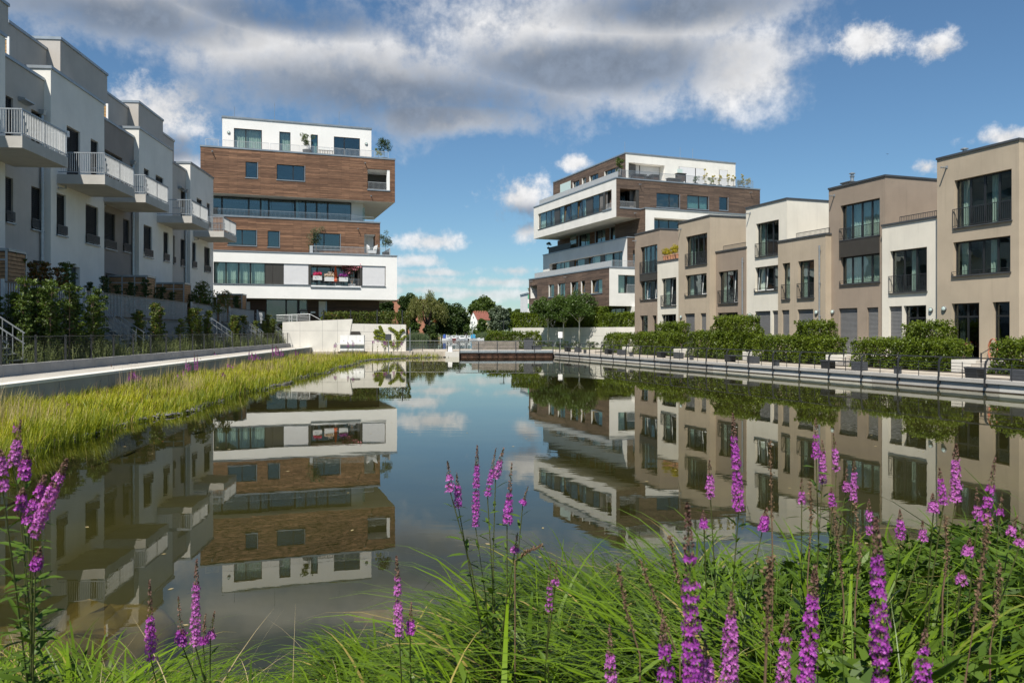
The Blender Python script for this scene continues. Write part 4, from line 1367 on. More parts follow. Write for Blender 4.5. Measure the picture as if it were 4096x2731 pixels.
MB(ML).box(xg, xg + .5, .02, .24, band[2], band[3]).build('facade_panel', MT['panel_dark'], T2)
MB(ML).box(band[0], xg, -.05, -.003, band[2] - .1, band[2]).build('sill', MT['coping_dark'], T2)
MB(ML).box(xg, band[1] + .05, -.08, -.003, band[2] - .14, band[2] - .02).build('sill', MT['coping'], T2)
g_ = MB(ML)
for kz in (.2, .35, .5):
    g_.box(band[0] + .2, xg, .08, .10, band[2] + kz, band[2] + kz + .03)
g_.build('guard_bar', MT['rail_dark'], T2)
railing(T2, FL2.a(B5(876, 0)[0]), band[1], .06, band[2], FL2.z(*B5(930, 590)), .13, m='galv_pale', M=ML, name='loggia_railing')
window(T2, xg + .5, band[1], band[2], band[3], 2.2, 2, gl='glass_dark', M=ML, room=2.0)
window(T2, *lg5[:2], lg5[2], lg5[3], 2.35, 3, gl='glass_dark', room=2.0)
MB().box(lg5[1] - .45, lg5[1] - .003, .04, .5, lg5[2], lg5[3]).build('jamb_panel', MT['panel_dark'], T2)
railing(T2, lg5[0], lg5[1] - .45, .08, lg5[2], FR2.z(*B5(1010, 573)), .13, m='galv_pale', name='loggia_railing')
MB().box(lg5[0] - .05, lg5[1] + .05, -.07, -.003, lg5[2] - .14, lg5[2]).build('sill', MT['coping'], T2)
for i, w_ in enumerate(rw):
    window(T2, *w_, .1, (2, 2, 1)[i], gl='glass_blue', widths=([1.35, 1], [1.3, 1], None)[i], curtain=(None, ('curtain', [(0, 1)]), None)[i])
    MB().box(w_[0] - .05, w_[1] + .06, -.06, -.003, w_[2] - .1, w_[2]).build('sill', MT['coping'], T2)
    MB().box(w_[1], w_[1] + .06, -.03, -.003, w_[2], w_[3]).build('jamb_trim', MT['coping'], T2)
for (x_, y_) in ((1195, 420), (2235, 495), (1148, 690)):
    spout(T2, FR2.a(B5(x_, 0)[0]), FR2.z(*B5(x_, y_)))
# roof terrace railings
zr5 = FR2.z(*B5(992, 295), .4)
MLr = ML
railing(T2, FL2.a(B5(255, 0)[0], .4), -.4, .4, z5t + .12, zr5, .09, m='galv_pale', M=ML, name='roof_railing', bw=.05, posts=12)
railing(T2, .4, FR2.a(B5(2262, 0)[0], .4), .4, z5t + .12, FR2.z(*B5(2262, 388), .4), .16, m='galvanised', name='roof_railing', bw=.03, posts=12)
# penthouse
PX, PY = 3.0, 3.0
z6t = FR2.z(*B5(1068, 128), PY)
L6 = -FL2.a(B5(383, 0)[0], PX) - PY; R6 = FR2.a(B5(2097, 0)[0], PY) - PX
pl = [fb(x0, x1, yt, yb, FL2, PX, B5) for x0, x1, yt, yb in ((865, 1030, 235, 330), (725, 806, 310, 400), (655, 690, 348, 430), (567, 628, 375, 460))]
pl = [(w_[0], w_[1], max(z5t + .5, w_[2]), w_[3]) for w_ in pl]
prr = [fb(1092, 1432, 210, 360, FR2, PY, B5), fb(1565, 1812, 250, 380, FR2, PY, B5), fb(1944, 2025, 281, 390, FR2, PY, B5)]
prr = [(w_[0], w_[1], z5t + .1, w_[3]) for w_ in prr]
corner_box(PX, PY, L6, R6, z5t - .1, z6t, 'wood_grey', 'plaster_white', [(*w_, .25) for w_ in pl], [(*prr[0], 1.3), (*prr[1], .2), (*prr[2], .2)])
edge_coping(PX, PY, L6, R6, z6t, .16, 1.2)
for i, w_ in enumerate(pl):
    window(T2, *w_, PX + .18, (3, 2, 1, 2)[i], gl='glass_blue', M=ML)
    MB(ML).box(w_[0] + .003, w_[0] + .05, PX - .02, PX + .17, w_[2], w_[3]).build('jamb_trim', MT['plaster_white'], T2)
for i, w_ in enumerate(prr):
    yy = PY + (1.3 if i == 0 else .2)
    window(T2, *w_, yy - .12, (2, 2, 1)[i], widths=([1, 1.3], [1.7, 1], None)[i])
    xs_ = [w_[0], w_[0] + (w_[1] - w_[0]) * (.43, .63, 1)[i], w_[1]]
    for k in range(2 if i < 2 else 1):
        MB().box(xs_[k] + .06, xs_[k + 1] - .06, yy - .2, yy - .19, w_[2] + .25, w_[3] - .02).build('sun_screen', MT['screen_cloth'], T2)
for x_ in (1057, 1577, 1695):
    MB().tube([(FR2.a(B5(x_, 0)[0], PY + 1), PY + 1, z6t), (FR2.a(B5(x_, 0)[0], PY + 1), PY + 1, z6t + 1.7)], .022, 5).build('lightning_rod', MT['galvanised'], T2)
gs = FL2.a(B5(448, 0)[0], 1.2); ge = FL2.a(B5(545, 0)[0], 1.2)
MB(ML).box(gs, ge, 1.2, 1.24, z5t + .1, FL2.z(*B5(448, 422), 1.2)).build('glass_screen', MT['frost'], T2)
gs = FR2.a(B5(1552, 0)[0], 2.0); ge = FR2.a(B5(1600, 0)[0], 2.0)
MB().box(gs, ge, 2.0, 2.04, z5t + .1, FR2.z(*B5(1552, 272), 2.0)).build('glass_screen', MT['frost'], T2)

# white volume at fourth storey on the house face
W4x = FR2.a(B5(1250, 0)[0], -1.2)
z4t = FR2.z(*B5(1250, 645), -1.2)
z4b = z5b - 3.9
h4 = fb(1333, 1600, 730, 860, FR2, -1.2, B5)
m = MB(); m.wall(W4x, R5 - 3, z4b, z4t, [(h4[0], h4[1] + 1.5, h4[2], h4[3], 1.2)], -1.2)
m.face((R5 - 3, -1.2, z4b), (R5 - 3, 0, z4b), (R5 - 3, 0, z4t), (R5 - 3, -1.2, z4t))
m.build('wall', MT['plaster_white'], T2)
MB().face((W4x, -1.2, z4b), (W4x, -1.2, z4t), (W4x, 6, z4t), (W4x, 6, z4b)).build('wall', MT['wood_grey'], T2)
MB().box(W4x - .06, R5 - 2.9, -1.27, -.003, z4t, z4t + .13).build('coping', MT['coping'], T2)
window(T2, h4[0], h4[1] + 1.5, h4[2], h4[3], -.1, 4, gl='glass_blue')
# fourth storey set back under the white box
x4 = 4.2
z3t = FL2.z(*B5(1080, 918), 2.0)
L4 = -FL2.a(B5(424, 0)[0], x4)
w4 = [fb(x0, x1, yt, yb, FL2, x4, B5) for x0, x1, yt, yb in ((630, 727, 865, 990), (785, 873, 835, 958), (925, 1027, 800, 925))]
m = MB(ML)
m.wall(-L4, -1.5, z3t, z5b, [(w_[0], w_[1], z3t + .05, w_[3], .2) for w_ in w4], x4, boards=.125)
m.build('wall', MT['wood_red'] if False else MT['wood_warm'], T2)
MB().face((x4, 1.5, z3t), (W4x, 1.5, z3t), (W4x, 1.5, z5b), (x4, 1.5, z5b)).build('wall', MT['wood_warm'], T2)
MB().face((x4, L4, z3t), (x4, L4, z5b), (R5, L4, z5b), (R5, L4, z3t)).build('wall', MT['wood_warm'], T2)
for w_ in w4:
    window(T2, w_[0], w_[1], z3t + .05, w_[3], x4 + .1, 2, gl='glass_blue', M=ML, curtain=('curtain', [(.5, 1)]))
    MB(ML).box(w_[0] - .2, w_[0] - .003, x4 - .06, x4 - .003, z3t + .05, w_[3]).build('jamb_trim', MT['coping'], T2)
wx = FR2.a(B5(1175, 0)[0], 1.5), FR2.a(B5(1226, 0)[0], 1.5)
window(T2, wx[0], wx[1], z3t + .4, z5b - .2, 1.40, 2, gl='glass_blue', room=0)
MB(ML).box(FL2.a(B5(543, 0)[0], 3.0), FL2.a(B5(598, 0)[0], 3.0), 3.0, 3.03, z3t + .1, FL2.z(*B5(545, 900), 3.0)).build('glass_screen', MT['balcony_glass'], T2)
# third storey
X3, Y3 = 2.0, 0.9
L3 = -FL2.a(B5(288, 0)[0], X3) - Y3
z2t_ = FL2.z(*B6(910, 166), -.93)
b3 = fb(345, 1034, 5, 170, FL2, X3, B6)
corner_box(X3, Y3, L3, 12, z2t_, z3t, 'plaster_white', 'wood_grey', [(b3[0], b3[1], z2t_ + .03, b3[3], .5)], [(X3 + .8, X3 + 1.8, z2t_ + .6, b3[3], .3)])
edge_coping(X3, Y3, L3, 12, z3t, .14, 1.0)
ws3 = [388, 430, 462, 512, 555, 585, 655, 690, 722, 802, 838, 917]
for i in range(len(ws3) - 1):
    xa, xb = FL2.a(B6(ws3[i], 0)[0], X3), FL2.a(B6(ws3[i + 1], 0)[0], X3)
    if i in (3, 6, 9):
        MB(ML).box(xa, xb, X3 + .40, X3 + .46, z2t_ + .03, b3[3]).build('facade_panel', MT['panel_dark'], T2)
    else:
        window(T2, xa, xb, z2t_ + .03, b3[3], X3 + .4, 1, gl='glass_blue' if i in (0, 4, 7) else 'glass', M=ML, tilt=(0,) if i in (4, 7) else None,
               curtain=('curtain', [(.03, .97)]) if i in (1, 2, 8, 10) else None, room=2.2)
xa, xb = FL2.a(B6(917, 0)[0], X3), b3[1]
window(T2, xa, xb, z2t_ + .03, b3[3], X3 + .48, 2, gl='glass_dark', M=ML, curtain=('curtain', [(.0, .45)]), room=2.2)
railing(T2, FL2.a(B5(342, 0)[0], X3 + .4), FL2.a(B5(545, 0)[0], X3 + .4), X3 + .4, z3t + .12, FL2.z(*B5(545, 965), X3 + .4), .10, M=ML, name='roof_railing', bw=.06)
window(T2, X3 + .8, X3 + 1.8, z2t_ + .6, b3[3], Y3 + .2, 1, gl='glass_blue')
railing(T2, X3 + .8, X3 + 1.8, Y3 - .05, z2t_ + .6, z2t_ + 1.6, .13, m='galvanised', name='loggia_railing')
# second storey
X2 = -.93
L2 = -FL2.a(B6(155, 0)[0], X2)
z2b = FL2.z(*B6(909, 525), X2)
w2 = [fb(x0, x1, yt, yb, FL2, X2, B6) for x0, x1, yt, yb in ((342, 392, 322, 436), (428, 495, 310, 427), (548, 617, 296, 416), (645, 684, 288, 407), (742, 845, 272, 399))]
lg2 = fb(168, 231, 333, 450, FL2, X2, B6)
corner_box(X2, 0, L2, 11, z2b, z2t_, 'wood_grey', 'plaster_white', [(*w_, .25) for w_ in w2] + [(*lg2, 2.0)], [(FR2.a(B6(995, 0)[0]), 10.9, z2t_ - 2.95, z2t_ - .8, 1.2)])
edge_coping(X2, 0, L2, 11, z2t_, .14, 2.5)
for i, w_ in enumerate(w2):
    window(T2, *w_, X2 + .16, (1, 2, 2, 1, 2)[i], gl='glass_blue', M=ML, tilt=((), (), (0,), (0,), (0,))[i], room=2.0, curtain=('curtain', [(.4, 1)]) if i in (1, 4) else None)
    MB(ML).box(w_[0] - .12, w_[1] + .06, X2 - .07, X2 - .003, w_[2] - .12, w_[2]).build('sill', MT['coping'], T2)
    MB(ML).box(w_[0] + .003, w_[0] + .05, X2 - .02, X2 + .15, w_[2], w_[3]).build('jamb_trim', MT['plaster_white'], T2)
MB(ML).box(lg2[0] + .02, lg2[1] - .02, X2 + .3, X2 + 1.9, lg2[2] - .02, lg2[3]).build('loggia_lining', MT['plaster_white'], T2) if False else None
li = MB(ML)
li.face((lg2[0], X2 + 2, lg2[2]), (lg2[1], X2 + 2, lg2[2]), (lg2[1], X2 + 2, lg2[3]), (lg2[0], X2 + 2, lg2[3]))
li.face((lg2[0] + .01, X2 + .02, lg2[2]), (lg2[0] + .01, X2 + 2, lg2[2]), (lg2[0] + .01, X2 + 2, lg2[3]), (lg2[0] + .01, X2 + .02, lg2[3]))
li.build('loggia_lining', MT['plaster_bright'], T2)
for (x_, y_) in ((186, 295), (505, 255), (183, 515)):
    spout(T2, FL2.a(B6(x_, 0)[0], X2), FL2.z(*B6(x_, y_), X2), X2, M=ML)
railing(T2, FL2.a(B6(210, 0)[0], X2 + .5), -.4, X2 + .5, z2t_ + .12, FL2.z(*B6(935, 97), X2 + .5), .09, m='galv_pale', M=ML, name='roof_railing', bw=.055, posts=12)
railing(T2, X2 + .5, X2 + 3.6, .4, z2t_ + .12, FR2.z(*B6(1000, 97), .4), .13, m='galv_pale', name='roof_railing')
xl_, xr_ = FR2.a(B6(995, 0)[0]), 10.9
window(T2, xl_, xl_ + 1.2, z2t_ - 2.95, z2t_ - .8, .4, 1, gl='glass', curtain=('curtain', [(0, 1)]))
window(T2, xl_ + 1.3, xr_, z2t_ - 2.95, z2t_ - .8, 1.0, 5, gl='glass_dark', curtain=('curtain', [(0, .12)]))
railing(T2, xl_ + 1.2, xr_, .06, z2t_ - 2.95, z2t_ - 1.9, .13, m='galv_pale', name='loggia_railing')
# ground storey
X1 = 2.6
m = MB(ML); m.wall(-L2 + 1.5, 0, .5, z2b, [(-9.5, -.4, 1.2, z2b - .1, .2)], X1); m.build('wall', MT['wood_dark_and_shaded'], T2)
window(T2, -9.5, -.4, 1.2, z2b - .1, X1 + .1, 6, gl='glass_dark', M=ML)
m = MB(); m.wall(X1, 11, .5, z2b, [], -.15)
m.build('wall', MT['wood_warm'], T2)
MB().box(X1 - .5, X1 + .75, -.7, 1.2, .5, z2b - .02).build('wall', MT['plaster_white'], T2)

# ================================================================ LEFT ROW OF HOUSES (in shade)
L1 = lambda x, y: (x / 2.24, y / 2.24)
L2z = lambda x, y: (x / 2.24, 600 + y / 2.24)
FLOOR_L = 3.32
ZT, ZL = 16.8, 16.1
units = [
    ('white terrace house at the left picture edge', 12.0, FL.a(21, -.35), -.35, ZT, 'plaster_white'),
    ('grey terrace house at the left edge, recessed between two white ones', FL.a(21, -.35), FL.a(203, -.35), 0.0, ZL, 'plaster_grey'),
    ('large white terrace house with glazed garden door, third from the left edge', FL.a(203, -.35), FL.a(417, -.35), -.35, ZT, 'plaster_white'),
    ('dark brown terrace house between two white ones in the left row', FL.a(417, -.35), FL.a(556, -.35), 0.0, ZL, 'plaster_brown'),
    ('white terrace house right of the dark brown one in the left row', FL.a(556, -.35), FL.a(690, -.35), -.35, ZT, 'plaster_white'),
    ('narrow light grey terrace house before the last white one of the left row', FL.a(690, -.35), FL.a(761, -.35), 0.0, ZL, 'plaster_grey'),
    ('last white terrace house of the left row, touching the left tower in view', FL.a(761, -.35), FL.a(853, -.35), -.35, ZT, 'plaster_white'),
]
wl = {
    1: [(48, 118, 235, 640, L2z, 'b'), (280, 372, 320, 705, L2z, 'b'), (50, 118, 850, 1340, L1, 'd'), (280, 372, 975, 1400, L1, 'd'), (60, 104, 945, 1300, L2z, 'g'), (295, 372, 985, 1300, L2z, 'g')],
    2: [(507, 590, 380, 755, L2z, 'b'), (767, 880, 478, 830, L2z, 'b'), (598, 718, 1120, 1570, L1, 'd'), (813, 882, 1240, 1560, L1, 'd'), (560, 715, 1025, 1400, L2z, 'g')],
    3: [(932, 1033, 545, 875, L2z, 'b'), (1103, 1160, 613, 905, L2z, 'b'), (940, 1097, 1335, 1700, L1, 'w'), (945, 1060, 1100, 1400, L2z, 'g')],
    4: [(1287, 1362, 665, 950, L2z, 'b'), (1465, 1510, 728, 990, L2z, 'b'), (1290, 1337, 160, 440, L2z, 'd'), (1395, 1465, 218, 430, L2z, 'd')],
    5: [(1618, 1657, 795, 1037, L2z, 'b'), (1620, 1657, 360, 600, L2z, 'd'), (1552, 1566, 765, 1017, L2z, 'b')],
    6: [(1722, 1757, 820, 1052, L2z, 'b'), (1830, 1882, 862, 1087, L2z, 'b'), (1763, 1812, 425, 640, L2z, 'd'), (1853, 1882, 470, 690, L2z, 'b')],
}
LH = []
for i, (lab, a0, a1, yo, zt, pm) in enumerate(units):
    h = thing('terrace_house', lab, 'house', FL.w(a0, yo, 0), FL.ang)
    W_ = a1 - a0
    holes, todo = [], []
    for (x0, x1, yt, yb, ZZ, kd) in wl.get(i, ()):
        u0, v0 = ZZ(x0, yt); u1, _ = ZZ(x1, yt); _, vb = ZZ(x0, yb)
        aa, z1_ = FL.at(u0, v0, yo); ab = FL.a(u1, yo); z0_ = FL.z(u0, vb, yo)
        if kd in 'dw':
            z0_ = max(z0_, 11.25)
        if kd == 'g':
            z0_ = FLOOR_L
        aa, ab = max(.05, aa - a0), min(W_ - .05, ab - a0)
        if ab - aa < .2:
            continue
        holes.append((aa, ab, z0_, z1_, .32)); todo.append((aa, ab, z0_, z1_, kd))
    mb = MB()
    mb.wall(0, W_, 3.25, zt, holes)
    mb.face((0, 0, 3.25), (0, 0, zt), (0, 10, zt), (0, 10, 3.25)); mb.face((W_, 0, 3.25), (W_, 10, 3.25), (W_, 10, zt), (W_, 0, zt))
    mb.face((0, 10, 3.25), (0, 10, zt), (W_, 10, zt), (W_, 10, 3.25))
    mb.build('wall', MT[pm], h)
    MB().box(.02, W_ - .02, .35, 9.9, zt - .9, zt - .75).build('roof', MT['roof_gravel'], h)
    mc = MB()
    ov = .06 if yo < 0 else -.03
    mc.box(-ov + .003, W_ + ov - .003, -.07, .34, zt, zt + .16)
    if yo < 0:
        mc.box(-ov, .34, .34, 6.0, zt, zt + .16)
    mc.build('coping', MT['coping'], h)
    for (aa, ab, z0_, z1_, kd) in todo:
        if kd in 'bd':
            wi = window(h, aa, ab, z0_, z1_, .24, 1, gl='glass_dark', room=1.2)
            blind(h, aa + .02, ab - .02, z0_ + (.45 if kd == 'b' else .05), z1_ - .02, .10)
            if kd == 'b':
                g = MB()
                g.box(aa - .02, ab + .02, -.10, -.07, z0_ + .52, z0_ + .56); g.box(aa - .02, ab + .02, -.10, -.07, z0_ + .06, z0_ + .10)
                n = int((ab - aa) / .09)
                for k in range(n + 1):
                    xx = aa - .02 + (ab - aa + .04) * k / n
                    g.box(xx - .022, xx + .022, -.095, -.075, z0_ + .1, z0_ + .52)
                g.build('window_guard', MT['rail_dark'], h)
                MB().box(aa - .08, ab + .12, -.12, -.003, z0_ - .07, z0_).build('sill', MT['coping'], h)
        elif kd == 'w':
            window(h, aa, ab, z0_, z1_, .22, 3, gl='glass_blue', room=1.5)
        else:
            window(h, aa, ab, z0_, z1_, .22, 2, gl='glass_dark', fr='shutter', rows=(.5,), name='garden_door', room=1.5, curtain=('curtain', [(.1, .4)]))
    LH.append((h, a0, a1, yo, zt))
for i, (x_, z0_, zt_) in {1: ((400, 0), 3.4, 14.2), 3: ((1205, 0), 3.4, 14.2), 5: ((1672, 0), 3.4, 14.3)}.items():
    h, a0, a1, yo, zt = LH[i]
    drainpipe(h, (a1 - a0) - .45, z0_, zt_, 0.0, .085)
for i, x_ in ((1, 205), (5, 1610)):
    h, a0, a1, yo, zt = LH[i]
    a_ = FL.a(x_ / 2.24, 0) - a0
    MB().prism([(-.35, zt - 1.75), (0, zt - 1.85), (0, zt - 1.6), (-.35, zt - 1.68)], a_ - .5, a_ + .5, 'x').build('awning_box', MT['galvanised'], h)
h2_, a02, a12, yo2, zt2 = LH[2]
MB().box(FL.a(578 / 2.24, yo2) - a02 - .12, FL.a(578 / 2.24, yo2) - a02 + .12, -.22, -.003, FL.z(258, 548, yo2), FL.z(258, 535, yo2) + .15).build('wall_light', MT['white_metal'], h2_)

# set-back top storeys, part of the houses below them
tops = [(LH[0], FL.a(0, 2) - 6, FL.a(33, 2), 2.0, 20.2), (LH[1], FL.a(33, 2.8), FL.a(241, 2.0), 2.8, 19.9), (LH[2], FL.a(241, 2.0), FL.a(429, 2.0), 2.0, 20.6),
        (LH[3], FL.a(429, 2.0), FL.a(554, 2.0), 2.8, 19.9), (LH[4], FL.a(554, 2.0), FL.a(652, 2.0), 2.0, 20.4), (LH[5], FL.a(652, 2.0), FL.a(696, 2.8), 2.8, 19.9)]
for (H, a0, a1, y0, zt) in tops:
    h, ha, _, yo, hz = H
    x0, x1 = a0 - ha, a1 - ha
    y = y0 - yo
    hl = [(x0 + .8, min(x1 - .5, x0 + 4.2), hz - .7, hz + 1.95, .25)] if y0 > 2.5 else []
    mb = MB(); mb.wall(x0, x1, hz - .8, zt, hl, y)
    mb.face((x0, y, hz - .8), (x0, y, zt), (x0, y + 7, zt), (x0, y + 7, hz - .8)); mb.face((x1, y, hz - .8), (x1, y + 7, hz - .8), (x1, y + 7, zt), (x1, y, zt))
    mb.face((x0, y + 7, hz - .8), (x0, y + 7, zt), (x1, y + 7, zt), (x1, y + 7, hz - .8)); mb.face((x0, y, zt), (x0, y + 7, zt), (x1, y + 7, zt), (x1, y, zt))
    mb.build('top_storey', MT['plaster_grey'], h)
    MB().box(x0 - .05, x1 + .05, y - .07, y + 7, zt, zt + .17).build('top_coping', MT['coping'], h)
    for q in hl:
        window(h, q[0], q[1], q[2], q[3], y + .15, 3, gl='glass_dark', room=1.2)
# timber privacy walls on the roof terraces, standing between the houses
for k, (i, xu, yv) in enumerate(((1, 20, 330), (3, 920, 930), (5, 1480, 1312))):
    h, ha, a1, yo, hz = LH[i]
    ua, va = L1(xu, yv)
    a_ = FL.a(ua, .45)
    zt = FL.z(ua, va, .45)
    o = thing('privacy_screen', 'white framed timber screen on the roof terrace ' + ('at the left picture edge', 'above the dark brown terrace house', 'above the narrow grey terrace house')[k], 'screen', FL.w(a_, .1, 0), FL.ang, 'roof terrace screens')
    MB().box(-.04, .04, .0, .12, hz - .7, zt).box(-.04, .04, 1.55, 1.67, hz - .7, zt).box(-.04, .04, .12, 1.55, zt - .12, zt).build('frame', MT['white_paint'], o)
    nb = 9
    for j in range(nb):
        zz = hz - .6 + (zt - .15 - hz + .6) * j / nb
        MB().box(-.02, .02, .12, 1.55, zz, zz + (zt - hz + .45) / nb * .86).build('board', MT['wood_oak'], o)

# balconies of concrete with white bar railings: one per house pair, each a part of its house
bw = [(0, 89), (2, 419.6), (3, 582.6), (5, 768), (6, 895.4)]
for i, un in bw:
    h, ha, a1, yo, hz = LH[i]
    yo_ = -2.9
    a0 = FL.a(un, yo_)
    LEN = 4.4
    x0, x1, y0, y1 = a0 - ha, a0 - ha + LEN, yo_ - yo, -.01
    zt, zb = 11.2, 10.68
    sl = MB().box(x0, x1, y0, y1, zb, zt).build('balcony_slab', MT['concrete'], h)
    rb_ = MB()
    top = 12.42
    for zz, w_ in ((top, .03), (zt + .14, .022)):
        rb_.box(x0 + .04, x1 - .04, y0 + .03, y0 + .08, zz - w_, zz + w_)
        rb_.box(x0 + .04, x0 + .09, y0 + .08, y1 - .05, zz - w_, zz + w_)
        rb_.box(x1 - .09, x1 - .04, y0 + .08, y1 - .05, zz - w_, zz + w_)
    for xx in (x0 + .05, x1 - .08, (x0 + x1) / 2):
        rb_.box(xx, xx + .05, y0 + .03, y0 + .08, zt - .1, top)
    rail = rb_.build('balcony_railing', MT['slat_metal'], h)
    n = int((LEN - .1) / .15)
    proto = None
    for k in range(n):
        xx = x0 + .1 + (LEN - .2) * k / n
        if proto is None:
            proto = MB().box(0, .016, 0, .045, zt + .14, top - .02).build('baluster', MT['galv_pale'], rail); proto.location = (xx, y0 + .03, 0)
        else:
            clone(proto, rail, (xx, y0 + .03, 0))
    n = int(2.6 / .125)
    for k in range(n):
        yy = y0 + .12 + (y1 - y0 - .2) * k / n
        clone(proto, rail, (x0 + .095, yy, 0), (0, 0, R(90)))
        if k % 2 == 0:
            clone(proto, rail, (x1 - .035, yy, 0), (0, 0, R(90)))
    pp = MB().tube([(x0 + .5, y1 - .25, zb + .02), (x0 + .5, y1 - .25, zb - .18), (x0 + .2, y1 - .2, zb - .25), (x0 - .1, y1 - .12, zb - .25)], .05, 6).build('balcony_drain', MT['galvanised'], h)

# ================================================================ FOLIAGE KIT
def unit(v):
    return v / np.maximum(np.linalg.norm(v, axis=1, keepdims=True), 1e-9)


def leaf_mesh(name, P, size, aspect=0.55, nbias=(0, 0, 0.4), N0=None, tdir=None, jitter=0.3, fold=0.12):
    """one lozenge leaf per point, turned at random (or hung along tdir)"""
    n = len(P)
    rs = NR.normal(size=(n, 3))
    nrm = unit(rs + np.array(nbias)) if N0 is None else unit(0.55 * rs + N0)
    t = NR.normal(size=(n, 3)) if tdir is None else 0.35 * NR.normal(size=(n, 3)) + np.asarray(tdir)
    t = unit(t - nrm * np.sum(t * nrm, axis=1, keepdims=True))
    b = np.cross(nrm, t)
    s = (np.asarray(size) * (1 + jitter * NR.uniform(-1, 1, n)))[:, None]
    V = np.stack([P - t * s * .5, P + b * s * aspect * .5 + nrm * s * fold, P + t * s * .5, P - b * s * aspect * .5 + nrm * s * fold], axis=1).reshape(-1, 3)
    return raw_mesh(name, V, np.arange(4 * n), 4)


def blade_mesh(name, root, length, width, lean, droop, seg=4, wob=0.0, up=None):
    """tapering ribbons: root (n,3), lean = horizontal unit dir * amount (n,2), droop = how far the tip bends down"""
    n = len(root)
    ks = np.linspace(0, 1, seg + 1)
    ang = np.arctan2(lean[:, 1], lean[:, 0]) + NR.normal(0, .5, n)
    side = np.stack([-np.sin(ang), np.cos(ang), np.zeros(n)], 1)
    amt = np.linalg.norm(lean, axis=1)
    dirh = np.zeros((n, 3)); dirh[:, :2] = lean / np.maximum(amt, 1e-6)[:, None]
    pts = []
    p = root.copy()
    for i, k in enumerate(ks):
        if i:
            th = amt + droop * (k - .5 / seg) ** 1.6          # angle from the vertical
            st = (length / seg)[:, None]
            p = p + dirh * (np.sin(th)[:, None] * st) + np.array([0, 0, 1.0]) * (np.cos(th)[:, None] * st)
        pts.append(p.copy())
    V = []
    for i, k in enumerate(ks):
        w = width * (1 - k ** 1.5) * (0.7 + .3 * min(1, k * 4)) + 1e-4
        V.append(pts[i] - side * w[:, None] * .5); V.append(pts[i] + side * w[:, None] * .5)
    V = np.stack(V, 1).reshape(-1, 3)
    m = 2 * (seg + 1)
    base = (np.arange(n) * m)[:, None]
    q = []
    for i in range(seg):
        q.append(np.concatenate([base + 2 * i, base + 2 * i + 1, base + 2 * i + 3, base + 2 * i + 2], 1))
    fl = np.stack(q, 1).reshape(-1)
    return raw_mesh(name, V, fl, 4)


def clump_points(centres, radii, per, flat=0.8):
    out = []
    for c, r_ in zip(centres, radii):
        d = unit(NR.normal(size=(per, 3)))
        rr = r_ * NR.uniform(0.25, 1.0, (per, 1)) ** 0.5
        out.append(np.asarray(c) + d * rr * np.array([1, 1, flat]))
    return np.concatenate(out)


def ellip_centres(n, c, rad, shell=0.45, low=-1.0):
    out = []
    while len(out) < n:
        d = NR.normal(size=3); d /= np.linalg.norm(d)
        if d[2] < low:
            continue
        r_ = NR.uniform(shell, 1.0)
        out.append(np.asarray(c) + d * r_ * np.asarray(rad))
    return out


def tree(name, label, cat, loc, h, crown_c, crown_r, leaf, lm, n_cl=60, per=140, clr=1.1, trunk_r=.25, bark='bark', group=None, low=-0.6, shell=.45, tdir=None, aspect=.55, nbias=(0, 0, .4), bole=0.0):
    """tapered trunk with limbs running to the leaf clumps"""
    t = thing(name, label, cat, loc, 0, group)
    cs = ellip_centres(n_cl, crown_c, crown_r, shell, low)
    P = clump_points(cs, NR.uniform(.6, 1.25, n_cl) * clr, per)
    obj('crown', leaf_mesh('crown', P, leaf, aspect, nbias, tdir=tdir), MT[lm], t)
    mb = MB()
    top = crown_c[2] + crown_r[2] * .35
    mb.tube([(0, 0, -.3), ((0 if bole else .03) * h * random.uniform(-1, 1), 0, crown_c[2] - crown_r[2] * .6), (crown_c[0], crown_c[1], top)], trunk_r, 7, trunk_r * .3)
    for c in cs[::max(1, n_cl // 14)]:
        z0 = max(h * .15, bole, min(top, c[2] - np.hypot(c[0], c[1]) * .7))
        mb.tube([(0, 0, max(bole, z0 * .85)), ((c[0]) * .5, c[1] * .5, (z0 + c[2]) / 2), tuple(c)], trunk_r * .35, 5, trunk_r * .06)
    mb.build('trunk', MT[bark], t, True)
    return t


